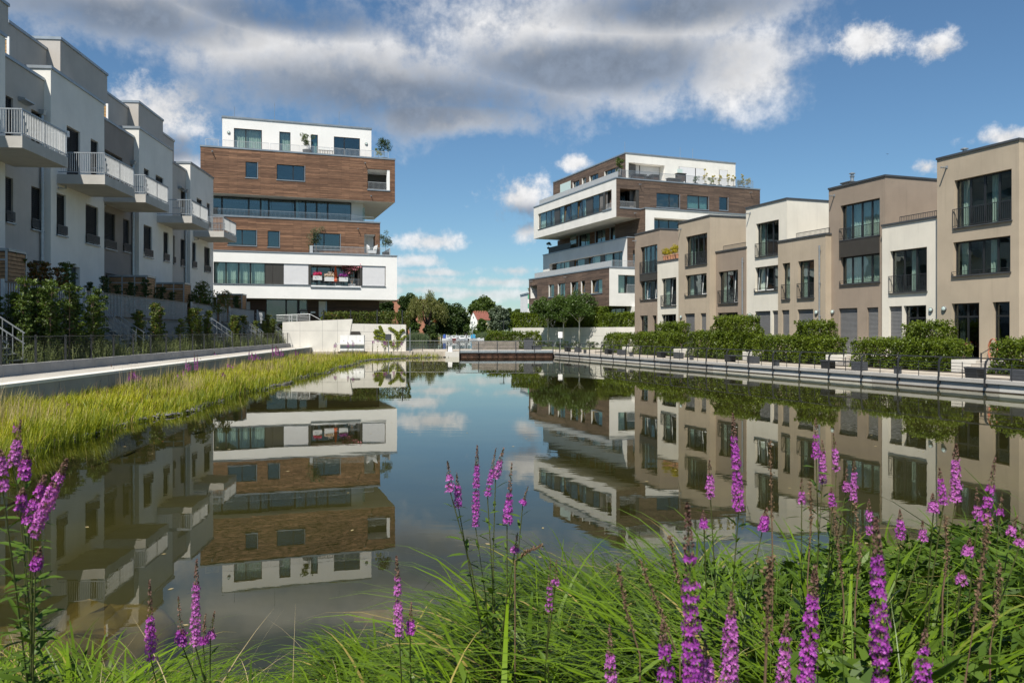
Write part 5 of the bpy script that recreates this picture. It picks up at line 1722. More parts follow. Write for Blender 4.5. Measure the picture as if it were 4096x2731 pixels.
def hedge_points(boxes, dens):
    out = []
    for (x0, x1, y0, y1, z0, z1) in boxes:
        sx, sy, sz = x1 - x0, y1 - y0, z1 - z0
        n = int(dens * (2 * sx * sz + sx * sy + 2 * sy * sz))
        f = NR.uniform(size=n)
        A = np.array([sx * sz, sx * sz, sx * sy, sy * sz, sy * sz]); A = np.cumsum(A / A.sum())
        k = np.searchsorted(A, f)
        u, v = NR.uniform(size=n), NR.uniform(size=n)
        dep = np.abs(NR.normal(0, .14, n))
        P = np.zeros((n, 3))
        P[:, 0] = x0 + sx * u; P[:, 1] = y0 + sy * v; P[:, 2] = z0 + sz * v
        for kk in range(5):
            m = k == kk
            if kk == 0: P[m, 1] = y0 + dep[m]; P[m, 2] = z0 + sz * v[m]
            if kk == 1: P[m, 1] = y1 - dep[m]; P[m, 2] = z0 + sz * v[m]
            if kk == 2: P[m, 2] = z1 - dep[m]; P[m, 1] = y0 + sy * v[m]
            if kk == 3: P[m, 0] = x0 + dep[m]; P[m, 1] = y0 + sy * u[m]; P[m, 2] = z0 + sz * v[m]
            if kk == 4: P[m, 0] = x1 - dep[m]; P[m, 1] = y0 + sy * u[m]; P[m, 2] = z0 + sz * v[m]
        # uneven growth: swell and hollow
        sw = .13 * np.sin(P[:, 0] * 3.1 + P[:, 2] * 2.3) + .10 * np.sin(P[:, 0] * 7.3 - P[:, 2] * 5.1 + 1.0)
        c = np.array([(x0 + x1) / 2, (y0 + y1) / 2, (z0 + z1) / 2])
        d = (P - c) / np.array([sx, sy, sz])
        P += d * sw[:, None] * 1.4
        # shoots sticking out of the top
        nt = int(sx * sy * 34)
        T = np.stack([NR.uniform(x0, x1, nt), NR.uniform(y0, y1, nt), np.full(nt, z1)], 1)
        kk = 7
        S = np.repeat(T, kk, 0)
        hgt = np.repeat(NR.uniform(.05, .32, nt), kk) * np.tile(np.linspace(.1, 1, kk), nt)
        S[:, 2] += hgt; S[:, :2] += NR.normal(0, .03, (len(S), 2))
        out += [P, S]
    return np.concatenate(out)


def hedge(name, label, loc, ang, boxes, dens=430, leaf=.115, lm='leaf_beech', group=None, cat='hedge'):
    t = thing(name, label, cat, loc, ang, group)
    P = hedge_points(boxes, dens)
    obj('foliage', leaf_mesh('foliage', P, leaf, .62, (0, -.25, .55)), MT[lm], t)
    mb = MB()
    for (x0, x1, y0, y1, z0, z1) in boxes:
        k = max(2, int((x1 - x0) / .35))
        for i in range(k):
            x_ = x0 + (x1 - x0) * (i + .5) / k
            ym = (y0 + y1) / 2
            for j in range(3):
                mb.tube([(x_, ym, z0), (x_ + random.uniform(-.2, .2), ym + random.uniform(-.15, .15), (z0 + z1) / 2), (x_ + random.uniform(-.3, .3), random.uniform(y0 + .15, y1 - .15), z1 - .15)], .018, 4, .006, False)
    mb.build('branches', MT['twig'], t)
    return t


ORD = ('first', 'second', 'third', 'fourth', 'fifth', 'sixth', 'seventh', 'eighth', 'ninth', 'tenth', 'eleventh', 'twelfth', 'thirteenth', 'fourteenth', 'fifteenth', 'sixteenth', 'seventeenth', 'eighteenth', 'nineteenth', 'twentieth')


def nth(k):
    """k = 0, 1, ... -> first, second, ..."""
    return ORD[k] if k < 20 else 'twenty ' + ORD[k - 20] if k < 39 else 'thirty ' + ORD[k - 30]


# ================================================================ LEFT GARDEN SIDE
# wire fence on the kerb
wf = thing('wire_fence', 'dark wire mesh fence on posts along the garden kerb of the left path', 'fence', FL.w(0, PY1 + .12, 0), FL.ang)
postmb = MB().box(-.03, .03, -.03, .03, 1.2, 2.38)
pproto = postmb.build('post', MT['rail_dark'], wf)
fa0, fa1 = 22.0, 84.0
n = 26
pproto.location = (fa0, 0, 0)
for k in range(1, n + 1):
    clone(pproto, wf, (fa0 + (fa1 - fa0) * k / n, 0, 0))
mb = MB()
x = fa0
while x < fa1:
    mb.face((x, 0, 1.38), (x + .006, 0, 1.38), (x + .006, 0, 2.32), (x, 0, 2.32)); x += .10
for z in np.arange(1.4, 2.34, .10):
    mb.face((fa0, .004, z), (fa1, .004, z), (fa1, .004, z + .006), (fa0, .004, z + .006))
mb.build('wire_mesh', MT['rail_dark'], wf)
MB().box(fa0, fa1, -.012, .012, 2.31, 2.335).build('top_wire', MT['rail_dark'], wf)
gt = thing('garden_gate', 'small dark framed wire gate at the far end of the left path', 'gate', FL.w(84.3, PY1 + .1, 0), FL.ang - R(86))
MB().box(0, .07, -.04, .04, .95, 2.3).box(1.15, 1.30, -.05, .05, .95, 2.35).box(.07, 1.15, -.03, .03, 2.16, 2.24).box(.07, 1.15, -.03, .03, 1.0, 1.07).build('frame', MT['rail_dark'], gt)
mb = MB()
for k in range(10):
    mb.box(.12 + k * .1, .13 + k * .1, -.006, .006, 1.07, 2.16)
for k in range(5):
    mb.box(.07, 1.15, -.006, .006, 1.2 + k * .2, 1.21 + k * .2)
mb.build('bars', MT['rail_dark'], gt)

# slatted privacy screens on the terrace edge
scr = [(14, 302, 'at the left picture edge behind the first shrubs'), (342, 752, 'of the left gardens, the longest one'), (767, 866, 'right behind the garden stair that is seen whole'),
       (880, 908, 'between two garden stairs, the very short one'), (919, 1018, 'second nearest the left tower'), (1030, 1100, 'nearest the left tower')]
sproto = None
for (u0, u1, wh) in scr:
    a0, a1 = FL.a(u0, -3.0), FL.a(u1, -3.0)
    o = thing('slat_screen', 'grey metal slat screen ' + wh, 'screen', FL.w(a0, -3.0, 3.31), FL.ang, 'slat screens of the left gardens')
    Ls = a1 - a0
    MB().box(0, Ls, -.035, .035, 1.28, 1.34).box(0, Ls, -.03, .03, .0, .05).build('rail', MT['rail_dark'], o)
    MB().box(-.14, -.002, -.05, .05, -.35, 1.42).build('post', MT['galv_pale'], o)
    n = int(Ls / .20)
    for k in range(n):
        if sproto is None:
            sproto = MB().box(-.022, .022, -.016, .016, .05, 1.28).build('slat', MT['galv_pale'], o); sproto.location = (.08, 0, 0)
        else:
            clone(sproto, o, (.08 + k * .20, 0, 0))

# garden stairs of galvanised steel
for k, (a_, wh) in enumerate(((28.6, 'cut by the left picture edge'), (41.0, 'behind the second group of shrubs'), (59.3, 'the one seen whole'), (67.0, 'next right of the one seen whole'), (70.2, 'the farthest but one'), (80.4, 'the farthest one, by the tower'))):
    o = thing('garden_stair', 'galvanised steel garden stair with bar railings, ' + wh, 'stairs', FL.w(a_, -3.05, 0), FL.ang, 'garden stairs of the left row')
    N = 9
    for s_ in (0.0, 1.15):
        MB().prism([(0, 3.30), (0, 3.02), (-2.75, 1.12), (-2.75, 1.40)], s_ - .02, s_ + .02, 'x').build('stringer', MT['galvanised'], o)
    for j in range(N):
        zz = 3.30 - (j + .5) * 1.95 / N
        yy = -.3 * (j + .5)
        MB().box(.02, 1.13, yy - .26, yy, zz - .04, zz).build('tread', MT['galvanised'], o)
    for s_ in (0.0, 1.15):
        mb = MB()
        for zo in (1.02, .62):
            mb.bar((s_, .05, 3.32 + zo), (s_, -2.7, 1.42 + zo), .035, .045)
        mb.build('handrail', MT['galvanised'], o)
        for j in range(8):
            yy = -.05 - j * .37
            zz = 3.32 - 1.9 * (-yy + .05) / 2.75
            MB().box(s_ - .014, s_ + .014, yy - .014, yy + .014, zz - .12, zz + 1.0).build('baluster', MT['galvanised'], o)

# timber garden sheds in galvanised frames
for k, (a_, wh) in enumerate(((35.0, 'cut by the left picture edge'), (51.9, 'in front of the dark brown terrace house'), (59.6, 'right of the widest shed'), (77.4, 'at the end of the left row'))):
    o = thing('garden_shed', 'slatted timber shed in grey metal frame, ' + wh, 'shed', FL.w(a_, -2.45, 3.3), FL.ang, 'timber garden sheds')
    Wd = 2.42
    H_ = 2.82
    D = 1.5
    # front faces the camera (plane x = 0), runs along y; side faces the pond (plane y = 0)
    mb = MB()
    for yy in (0.0, .72, 1.5, Wd - .06):
        mb.box(-.05, .03, yy, yy + .07, 0, H_)
    mb.box(-.05, .03, .07, Wd - .06, H_ - .07, H_); mb.box(-.045, .025, .07, Wd - .06, H_ - .48, H_ - .42)
    mb.box(D, D + .06, -.05, .03, 0, H_); mb.box(.03, D, -.05, .03, H_ - .07, H_)
    mb.build('frame', MT['galvanised'], o)
    nb = 15
    for j in range(nb):
        z0 = .06 + (H_ - .16) * j / nb
        hh = (H_ - .16) / nb * .84
        MB().box(-.02, .0, .03, Wd - .03, z0, z0 + hh).build('board', MT['shed_board'], o)
        MB().box(.03, D, -.02, .0, z0, z0 + hh).build('board', MT['shed_board'], o)
    MB().box(.04, D - .02, .03, Wd, .02, H_ - .05).build('body', MT['wood_dark_and_shaded'], o)
    MB().box(-.06, D + .08, -.07, Wd + .05, H_, H_ + .05).build('roof', MT['coping'], o)


# hornbeam shrubs in the garden strip and on the terraces
def shrub_mesh(seed, h, wid, n_tier):
    cs, rr = [], []
    mb = MB()
    for s_ in range(2):
        x0 = random.uniform(-.25, .25)
        y0 = random.uniform(-.1, .1)
        mb.tube([(x0, y0, 0), (x0 * .8, y0, h * .5), (x0 * .6 + random.uniform(-.1, .1), y0, h * .96)], .034, 5, .010)
        for k in range(n_tier):
            z = h * (.18 + .80 * k / n_tier)
            w = wid * (1 - .35 * k / n_tier) * random.uniform(.5, 1.1)
            for sg in (-1, 1):
                if random.random() < .15:
                    continue
                ex = x0 + sg * w
                ey = y0 + random.uniform(-.25, .25)
                mb.tube([(x0, y0, z - .1), (ex, ey, z + .12)], .010, 4, .004, False)
                for q in (.35, .65, 1.0):
                    cs.append((x0 + (ex - x0) * q, y0 + (ey - y0) * q, z + .1 * q)); rr.append(random.uniform(.09, .18))
        cs.append((x0 * .6, y0, h * .95)); rr.append(.2)
    P = clump_points(cs, rr, 17, .7)
    return leaf_mesh('crown', P, .115, .6, (0, 0, .7)), mb


sh_v = []
for k in range(6):
    me_, mb = shrub_mesh(k, 2.75, .50, 10)
    sh_v.append((me_, mb))
SHRUB = {}


def put_shrub(label, loc, rz, sc, lm, k, group):
    t = thing('hornbeam_shrub', label, 'shrub', loc, rz, group)
    t.scale = (sc, sc, sc * random.uniform(.92, 1.1))
    key = (k, lm)
    if key not in SHRUB:
        me_ = sh_v[k][0].copy(); me_.materials.clear(); me_.materials.append(MT[lm])
        tr = bpy.data.meshes.new('trunk'); tr.from_pydata(sh_v[k][1].v, [], sh_v[k][1].f); tr.materials.append(MT['twig'])
        SHRUB[key] = (me_, tr)
    me_, tr = SHRUB[key]
    obj('crown', me_, None, t); obj('trunk', tr, None, t)
    return t


k = 0
c_near = c_row = 0
for a_ in (26.0, 27.4, 30.6, 31.7, 32.7, 33.8, 35.0, 36.2, 37.4, 43.2, 44.4, 46.2, 47.6, 49.6, 51.0, 53.4, 54.6, 56.2, 57.4, 62.4, 63.4, 65.2, 68.6, 69.4, 71.8, 73.2, 74.6, 75.6, 77.0, 78.2, 79.4):
    near = a_ < 38
    if near:
        lab = 'dense hornbeam of the left edge thicket, ' + nth(c_near) + ' of its front row from the left'; c_near += 1
    else:
        lab = 'slender hornbeam behind the wire fence, ' + nth(c_row) + ' right of the left edge thicket'; c_row += 1
    put_shrub(lab, FL.w(a_ + random.uniform(-.45, .45), -4.9 + random.uniform(-.5, .5), 1.28), FL.ang + random.uniform(-.5, .5), random.uniform(.95, 1.12) * 1.06 if near else random.uniform(.72, 1.16), 'leaf_rust_flecked' if not near else 'leaf_mid', k % 6, 'hornbeam thicket at the left' if near else 'hornbeam row behind the wire fence')
    if near:
        put_shrub('dense hornbeam of the left edge thicket, ' + nth(c_near - 1) + ' of its back row from the left', FL.w(a_ + .5, -4.2 + random.uniform(-.3, .3), 1.28), FL.ang + random.uniform(-3, 3), random.uniform(.9, 1.1), 'leaf_mid', (k + 3) % 6, 'hornbeam thicket at the left')
    k += 1
for j, a_ in enumerate((81.0, 82.3, 83.6, 85.0, 86.2)):
    put_shrub('thin young hornbeam before the pale concrete wall near the gate, ' + nth(j) + ' from the left', FL.w(a_, -5.6, 1.28), FL.ang + random.uniform(-.3, .3), random.uniform(.62, .8), 'leaf_rust_flecked', k % 6, 'young hornbeams by the concrete wall'); k += 1
for a_, lm, s_, wh in ((36.0, 'leaf_mid', 1.0, 'green one at the left end'), (37.6, 'leaf_autumn', .95, 'left one of the rusty three'), (38.9, 'leaf_autumn', 1.02, 'middle one of the rusty three'), (40.2, 'leaf_autumn', .85, 'right one of the rusty three'), (41.3, 'leaf_mid', .98, 'green one at the right end')):
    put_shrub('hornbeam above the first slat screen, ' + wh, FL.w(a_, -2.2, 3.3), FL.ang + random.uniform(-.4, .4), s_, lm, k % 6, 'hornbeams above the first screen'); k += 1
for j, (a_, s_) in enumerate(((43.6, .75), (45.0, .8), (46.6, .72), (49.0, .85), (51.0, .9), (53.5, .85), (55.0, .9), (57.0, .8), (60.5, .8), (74.2, .9), (75.6, .85))):
    put_shrub('small dark hornbeam above the slat screens by the sheds, ' + nth(j) + ' from the left', FL.w(a_, -2.35 - .3 * random.random(), 3.3), FL.ang + random.uniform(-.5, .5), s_, 'leaf_dark', k % 6, 'dark hornbeams above the slat screens'); k += 1
tree('dense_bush', 'broad dark green bush at the foot of the last white terrace house', 'bush', FL.w(66.0, -2.2, 3.3), 3.2, (0, 0, 1.8), (2.1, 1.3, 1.5), .15, 'leaf_rust_flecked', 46, 110, .55, .06, 'twig', low=-.9)

# weeds in the garden strip
n = 9000
a_ = NR.uniform(22, 84, n); y_ = NR.uniform(PY1 + .3, -3.3, n)
pat = .5 + .5 * np.sin(a_ * 1.7) * np.sin(a_ * .63 + 2) + NR.uniform(-.2, .2, n)
keep = pat > .25
a_, y_, pat = a_[keep], y_[keep], pat[keep]
root = np.stack([FL.o[0] + a_ * FL.ex[0] + y_ * FL.ey[0], a_ * FL.ex[1] + y_ * FL.ey[1], np.full(len(a_), 1.28)], 1)
n = len(a_)
hg = (.35 + .75 * pat) * NR.uniform(.4, 1.2, n)
th = NR.uniform(0, 6.28, n)
lean = np.stack([np.cos(th), np.sin(th)], 1) * NR.uniform(.02, .3, n)[:, None]
tag(obj('weeds', blade_mesh('weeds', root, hg, np.full(n, .03), lean, NR.uniform(0, .8, n), 3), MT['weed']), 'tall grey green weeds in the garden strip behind the fence', kind='stuff')
rep = 9
tt = NR.uniform(.15, 1.0, (n, rep))
P = (root[:, None, :] + np.stack([lean[:, None, 0] * hg[:, None] * tt, lean[:, None, 1] * hg[:, None] * tt, hg[:, None] * tt * .92], 2) + NR.normal(0, .035, (n, rep, 3))).reshape(-1, 3)
tag(obj('weed_leaves', leaf_mesh('weed_leaves', P, .07, .35, (0, 0, .5)), MT['weed']), 'grey green leaves of the weeds behind the fence', kind='stuff')

# sedge of the left bank
def bank_grass(n, hmin, hmax, width, tmin, tmax, y0, y1, seg=3):
    Y = y0 * (y1 / y0) ** NR.uniform(0, 1, n)
    t = NR.uniform(tmin, tmax, n)
    sh = np.array([shore(v_) for v_ in Y]); wl_ = np.array([wallx(v_) for v_ in Y])
    s0 = sh + .6
    X = s0 + (wl_ - s0) * t
    Z = np.where(t < .13, -.55 + .58 * t / .13, .03 + .17 * (t - .13)) - .03
    root = np.stack([X, Y, Z], 1)
    clump = .78 + .38 * np.sin(X * 2.2 + Y * .9) * np.sin(Y * 1.7) + .18 * np.sin(Y * .47 + X * .6)
    L = NR.uniform(hmin, hmax, n) * clump
    th = NR.normal(0.3, 1.3, n)
    lean = np.stack([np.cos(th), np.sin(th)], 1) * NR.uniform(.03, .38, n)[:, None]
    return root, L, lean, np.full(n, width) * (1 + Y / 30.0)


r_, L_, le_, w_ = bank_grass(62000, .30, .68, .010, .12, 1.0, 9.0, 78.0)
tag(obj('sedge', blade_mesh('sedge', r_, L_, w_, le_, NR.uniform(.2, 1.5, len(L_)), 3), MT['grass_gold']), 'yellow green sedge covering the left bank', kind='stuff')
r_, L_, le_, w_ = bank_grass(8500, .35, .72, .013, .08, .24, 9.0, 78.5)
tag(obj('water_grass', blade_mesh('water_grass', r_, L_, w_, le_ * .6, NR.uniform(.1, .8, len(L_)), 3), MT['grass_olive']), 'upright green grass along the water line of the left bank', kind='stuff')
r_, L_, le_, w_ = bank_grass(6500, .7, 1.25, .008, .3, .98, 11.0, 78.0)
keep = (np.sin(r_[:, 1] * .45) + .6 * np.sin(r_[:, 1] * 1.3 + r_[:, 0])) > .45
tag(obj('dry_grass', blade_mesh('dry_grass', r_[keep], L_[keep], w_[keep], le_[keep] * .5, NR.uniform(0, .4, keep.sum()), 3), MT['straw']), 'tufts of tall straw coloured grass on the left bank', kind='stuff')


r_, L_, le_, w_ = bank_grass(9000, .4, .85, .012, .3, .98, 10.0, 78.0)
keep = (np.sin(r_[:, 1] * .8 + 1.5) + .7 * np.sin(r_[:, 1] * .33 + r_[:, 0] * 1.1)) > .8
tag(obj('rush', blade_mesh('rush', r_[keep], L_[keep], w_[keep] * 1.2, le_[keep], NR.uniform(.3, 1.2, keep.sum()), 3), MT['sedge']), 'dark green rush clumps in the left bank sedge', kind='stuff')
r_, L_, le_, w_ = bank_grass(3500, .55, 1.0, .009, .35, .98, 10.0, 78.0)
keep = (np.sin(r_[:, 1] * .6 + 4.0) + .7 * np.sin(r_[:, 1] * 1.9 + r_[:, 0])) > .7
tag(obj('brown_stalks', blade_mesh('brown_stalks', r_[keep], L_[keep], w_[keep], le_[keep] * .5, NR.uniform(0, .4, keep.sum()), 3), MT['seed_brown']), 'reddish brown dry stalks scattered in the left bank sedge', kind='stuff')


# ================================================================ PURPLE LOOSESTRIFE
def spike_mesh(name, B, T, r0, bud=.28, dens=1.0, petal=.010):
    """flower spike from B to T (local): whorls of small flowers, unopened tip on top; returns (petals, buds)"""
    B, T = np.asarray(B, float), np.asarray(T, float)
    ax = T - B; L = np.linalg.norm(ax); ax = ax / L
    e1 = np.cross(ax, [0.3, 1, 0.1]); e1 /= np.linalg.norm(e1); e2 = np.cross(ax, e1)
    nw = max(6, int(L * (1 - bud) / .0115 * dens))
    Pc, Nn = [], []
    gap = NR.uniform(0, 1, nw)
    for k in range(nw):
        h = (k + .5) / nw * (1 - bud)
        if gap[k] < .16:
            continue
        r_ = r0 * (1.0 - .45 * (h / (1 - bud)) ** 2) * NR.uniform(.8, 1.15)
        nf = int(8 * dens) + 2
        for j in range(nf):
            an = 6.283 * (j + NR.uniform(-.35, .35)) / nf + k * .7
            nd = e1 * math.cos(an) + e2 * math.sin(an) + ax * NR.uniform(-.1, .5)
            Pc.append(B + ax * (h * L + NR.normal(0, .003)) + (e1 * math.cos(an) + e2 * math.sin(an)) * r_ * NR.uniform(.55, 1.0)); Nn.append(nd / np.linalg.norm(nd))
    Pc, Nn = np.array(Pc), np.array(Nn)
    n = len(Pc)
    V = []
    t1 = unit(np.cross(Nn, NR.normal(size=(n, 3)))); t2 = np.cross(Nn, t1)
    np_ = 5
    for j in range(np_):
        an = 6.283 * j / np_ + NR.uniform(-.2, .2, n)
        d = t1 * np.cos(an)[:, None] + t2 * np.sin(an)[:, None]
        s = np.cross(Nn, d)
        ln = petal * NR.uniform(.7, 1.2, n)[:, None]
        V += [Pc, Pc + d * ln * .6 + s * ln * .32 + Nn * ln * .25, Pc + d * ln + Nn * ln * .35, Pc + d * ln * .6 - s * ln * .32 + Nn * ln * .25]
    V = np.stack(V, 1).reshape(-1, 3)
    pm = raw_mesh(name, V, np.arange(len(V)), 4)
    nb = int(150 * dens * max(.5, L / .3))
    h = 1 - bud + bud * NR.uniform(-.15, 1, nb) ** 1.0
    an = NR.uniform(0, 6.283, nb)
    rr = r0 * .42 * np.clip((1.06 - h) / bud, .12, 1.0)
    P = B + np.outer(h * L, ax) + (np.outer(np.cos(an), e1) + np.outer(np.sin(an), e2)) * rr[:, None]
    nlow = int(nb * .7)                                           # calyces showing between the flowers
    h2 = NR.uniform(0, 1 - bud, nlow); an2 = NR.uniform(0, 6.283, nlow)
    P2 = B + np.outer(h2 * L, ax) + (np.outer(np.cos(an2), e1) + np.outer(np.sin(an2), e2)) * (r0 * .45)
    bm = leaf_mesh('bud', np.concatenate([P, P2]), petal * 1.05, .6, (0, 0, .3), tdir=ax)
    return pm, bm


LEAF = None


def lance_leaf():
    V = [(0, 0, 0), (.35, -.10, .03), (.35, .10, .03), (.35, 0, 0), (.7, -.075, .0), (.7, .075, .0), (.7, 0, -.03), (1, 0, -.10)]
    Fq = [(0, 1, 3), (0, 3, 2), (1, 4, 6, 3), (3, 6, 5, 2), (4, 7, 6), (6, 7, 5)]
    me_ = bpy.data.meshes.new('leaf'); me_.from_pydata(V, [], Fq); me_.materials.append(MT['loose_leaf'])
    return me_


LEAF = lance_leaf()
LEAF.polygons.foreach_set('use_smooth', [True] * len(LEAF.polygons))


def loosestrife(label, root, spikes, group=None, dens=1.0, leaves=10, leaf_len=.075, pr=.0035, fork=.45, name='purple_loosestrife'):
    """spikes: list of (bottom, top, radius, bud share) in world metres; stems fork from the root; leaves stand in pairs"""
    t = thing(name, label, 'flower', root, 0, group)
    R0 = Vector(root)
    for (B, T, r0, bud) in spikes:
        r0 = r0 * random.uniform(.72, .98); bud = min(.95, bud * random.uniform(.9, 1.5))
        B, T = Vector(B) - R0, Vector(T) - R0
        F0 = Vector((B.x * .25, B.y * .25, B.z * fork))
        mid = (F0 + B) / 2 + Vector((random.uniform(-.02, .02), random.uniform(-.02, .02), 0))
        pts = [Vector((0, 0, -.08)), F0, mid, B, B + (T - B) * .95]
        MB().tube(pts, pr, 5, pr * .45).build('stem', MT['loose_stem'], t)
        pm, bm = spike_mesh('flower_spike', B, T, r0, bud, dens, petal=r0 * .42)
        sp = obj('flower_spike', pm, MT['petal' if random.random() < .55 else 'petal_soft'], t)
        obj('bud_tip', bm, MT['bud'], sp)
        for k in range(leaves):
            q = (k // 2 + random.uniform(0, .5)) / (leaves / 2)
            i = min(2, int(q * 3)); f = q * 3 - i
            p = pts[i + 0] * (1 - f) + pts[i + 1] * f if i < 3 else pts[3]
            if p.z < .05:
                p.z = .05
            an = (k % 2) * math.pi + (k // 2) * 1.7 + random.uniform(-.4, .4)
            o = obj('leaf', LEAF, None, t)
            o.location = p
            s = leaf_len * random.uniform(.7, 1.25) * (1.15 - .55 * q)
            o.scale = (s, s * random.uniform(.9, 1.3), s)
            o.rotation_euler = (random.uniform(-.4, .4), random.uniform(-.75, .15), an)
    return t


def pxw(u, v, Y):
    return Vector(((u - CX) / F * Y, Y, CAM + (HZ - v) / F * Y))


# on the left bank, small in view
k = 0
for (x_, yb, yt) in sorted(((230, 500, 385), (393, 520, 365), (420, 500, 410), (465, 575, 510), (515, 525, 465), (495, 690, 640), (660, 455, 405), (820, 480, 375), (850, 500, 400), (940, 520, 425), (965, 515, 405),
                     (1000, 520, 420), (1300, 500, 440), (1335, 470, 410), (1362, 440, 335), (1420, 440, 285), (1465, 400, 330), (1540, 345, 250), (1565, 350, 280), (1620, 470, 430), (1665, 410, 360), (1810, 355, 270), (1840, 360, 290), (1868, 350, 290), (1985, 330, 225), (2005, 325, 235), (2030, 325, 245), (2150, 330, 260), (120, 900, 790))):
    u, vb, vt = .5527 * x_, 1250 + .5527 * yb, 1250 + .5527 * yt
    if k % 3 == 0:
        sp = 3
    else:
        sp = 2
    g = Vector(ground_at(u, vb + 25, .15))
    Y = g.y
    s_ = []
    for q in range(sp):
        du = (q - (sp - 1) / 2) * 12
        T = pxw(u + du + random.uniform(-4, 4), vt + q * 9, Y + random.uniform(-.2, .2)); B = pxw(u + du * .7, vb - (vb - vt) * random.uniform(.1, .35), Y)
        s_.append((B, T, .035 + Y * .0006, .25))
    loosestrife('slim purple loosestrife in the sedge of the left bank, ' + nth(k) + ' from the left', (g.x, g.y, .05), s_, 'loosestrife on the left bank', dens=.45, leaves=4, leaf_len=.16, pr=.008)
    k += 1
for k, (x_, yb, yt) in enumerate(sorted(((300, 500, 385), (120, 510, 415), (135, 500, 400), (370, 490, 375), (790, 470, 370), (815, 470, 370), (915, 480, 360), (1020, 475, 385), (640, 440, 370), (700, 430, 365)))):
    u, vb, vt = 1300 + x_ * .2976, 1250 + yb * .2976, 1250 + yt * .2976
    Y = 74.0 if u > 1420 else 66.0
    s_ = []
    for q in range(2):
        s_.append((pxw(u + q * 5, vb - 10, Y), pxw(u + q * 4 + 2, vt + q * 4, Y + .2), .075, .25))
    g = pxw(u, vb, Y)
    loosestrife('purple loosestrife before the railing at the far left end of the pond, ' + nth(k) + ' from left', (g.x, g.y, .1), s_, 'loosestrife at the far end of the pond', dens=.3, leaves=4, leaf_len=.25, pr=.012)

# ================================================================ RIGHT PROMENADE: railing, benches, hedges, small things
RT = 1.38
qr = thing('quay_railing', 'grey steel railing with curved posts and five bars along the right quay', 'railing', FQ.w(0, 0, 0), FQ.ang)
ra0, ra1 = -48.9, 14.0
MB().tube([(ra0, .12, RT), (ra1, .12, RT)], .026, 7).build('handrail', MT['rail_dark'], qr)
for k in range(5):
    MB().tube([(ra0, -.02, .60 + k * .135), (ra1, -.02, .60 + k * .135)], .010, 5).build('bar', MT['rail_dark'], qr)
pp = MB().prism([(-.16, .22), (-.10, .18), (-.05, .40), (-.03, 1.12), (.02, 1.25), (.13, 1.36), (.10, 1.385), (-.06, 1.28), (-.105, 1.15), (-.13, .45)], -.022, .022, 'x')
pp.box(-.035, .035, -.135, -.005, .22, .36)
proto = None
sp_ = 2.31
x = -1.67 + 7 * sp_ + 2.31
xs_ = []
k = 0
while x > ra0:
    if proto is None:
        proto = pp.build('post', MT['rail_dark'], qr); proto.location = (x, 0, 0)
    else:
        clone(proto, qr, (x, 0, 0))
    xs_.append(x)
    x -= sp_
bp_ = MB().box(-.012, .012, -.032, -.008, .50, 1.20).build('bar_stay', MT['rail_dark'], qr)
bp_.location = (xs_[0] - sp_ / 2, 0, 0)
for x in xs_[1:]:
    clone(bp_, qr, (x - sp_ / 2, 0, 0))

# benches: plank seat on one square block and one slanted leg
def bench(label, a, t, L=2.35, group='dark benches along the right quay'):
    o = thing('bench', label, 'bench', FQ.w(a, t, DECK), FQ.ang, group)
    MB().box(L - .62, L, 0, .5, 0, .44).build('block_leg', MT['bench_grey'], o)
    MB().prism([(.06, 0), (.62, 0), (.62, .40), (.0, .40)], .02, .48, 'y').build('slanted_leg', MT['frame_dark'], o)
    for k in range(4):
        MB().box(-.02, L - .625, .0 + k * .127, .115 + k * .127, .40, .455).build('plank', MT['bench_grey'], o)
    return o


def on_deck(u, v, z=DECK):
    X, Y, _ = ground_at(u, v, z)
    dx_, dy_ = X - FQ.o[0], Y - FQ.o[1]
    return dx_ * FQ.ex[0] + dy_ * FQ.ex[1], dx_ * FQ.ey[0] + dy_ * FQ.ey[1]


Z5 = lambda x, y: (3000 + .46599 * x, 1250 + .46599 * y)
bl = [(B6(485, 950), B6(625, 957), 'the farthest one, by the three young trees'), (B6(862, 978), B6(1030, 985), 'before the gap left of the farthest brown house'), (B6(1352, 1010), B6(1555, 1020), 'in front of the basket chair'),
      (B6(1990, 1050), B6(2262, 1066), 'in front of the white tall townhouse'), (Z5(602, 483), Z5(945, 495), 'before the brown house with chimney'), (Z5(1835, 560), Z5(2352, 592), 'the nearest one, at the right picture edge')]
for (p, q, wh) in bl:
    a0, t0 = on_deck(*p); a1, t1 = on_deck(*q)
    t_ = max(.55, min(1.6, (t0 + t1) / 2))
    ac = FQ.a(p[0], t_)
    bench('dark grey plank bench on the quay, ' + wh, ac, t_, max(2.0, min(3.2, FQ.a(q[0], t_) - ac)))
for (p, wh) in ((B6(682, 965), 'the farthest of five'), (B6(1116, 995), 'second farthest, before the gap in the hedges'), (B6(1684, 1033), 'in front of the high hedge'), (Z5(228, 458), 'before the hedge of the white house'), (Z5(1268, 528), 'nearest to the right edge')):
    a0, t0 = on_deck(*p)
    t_ = max(.35, min(.9, t0))
    o = thing('path_light', 'low dark box light on the quay edge, ' + wh, 'light', FQ.w(FQ.a(p[0], t_), t_, DECK), FQ.ang, 'low path lights')
    MB().box(-.16, .16, -.08, .08, 0, .30).build('body', MT['bench_grey'], o)
    MB().box(-.19, .19, -.10, .10, .30, .335).build('lid', MT['rail_dark'], o)

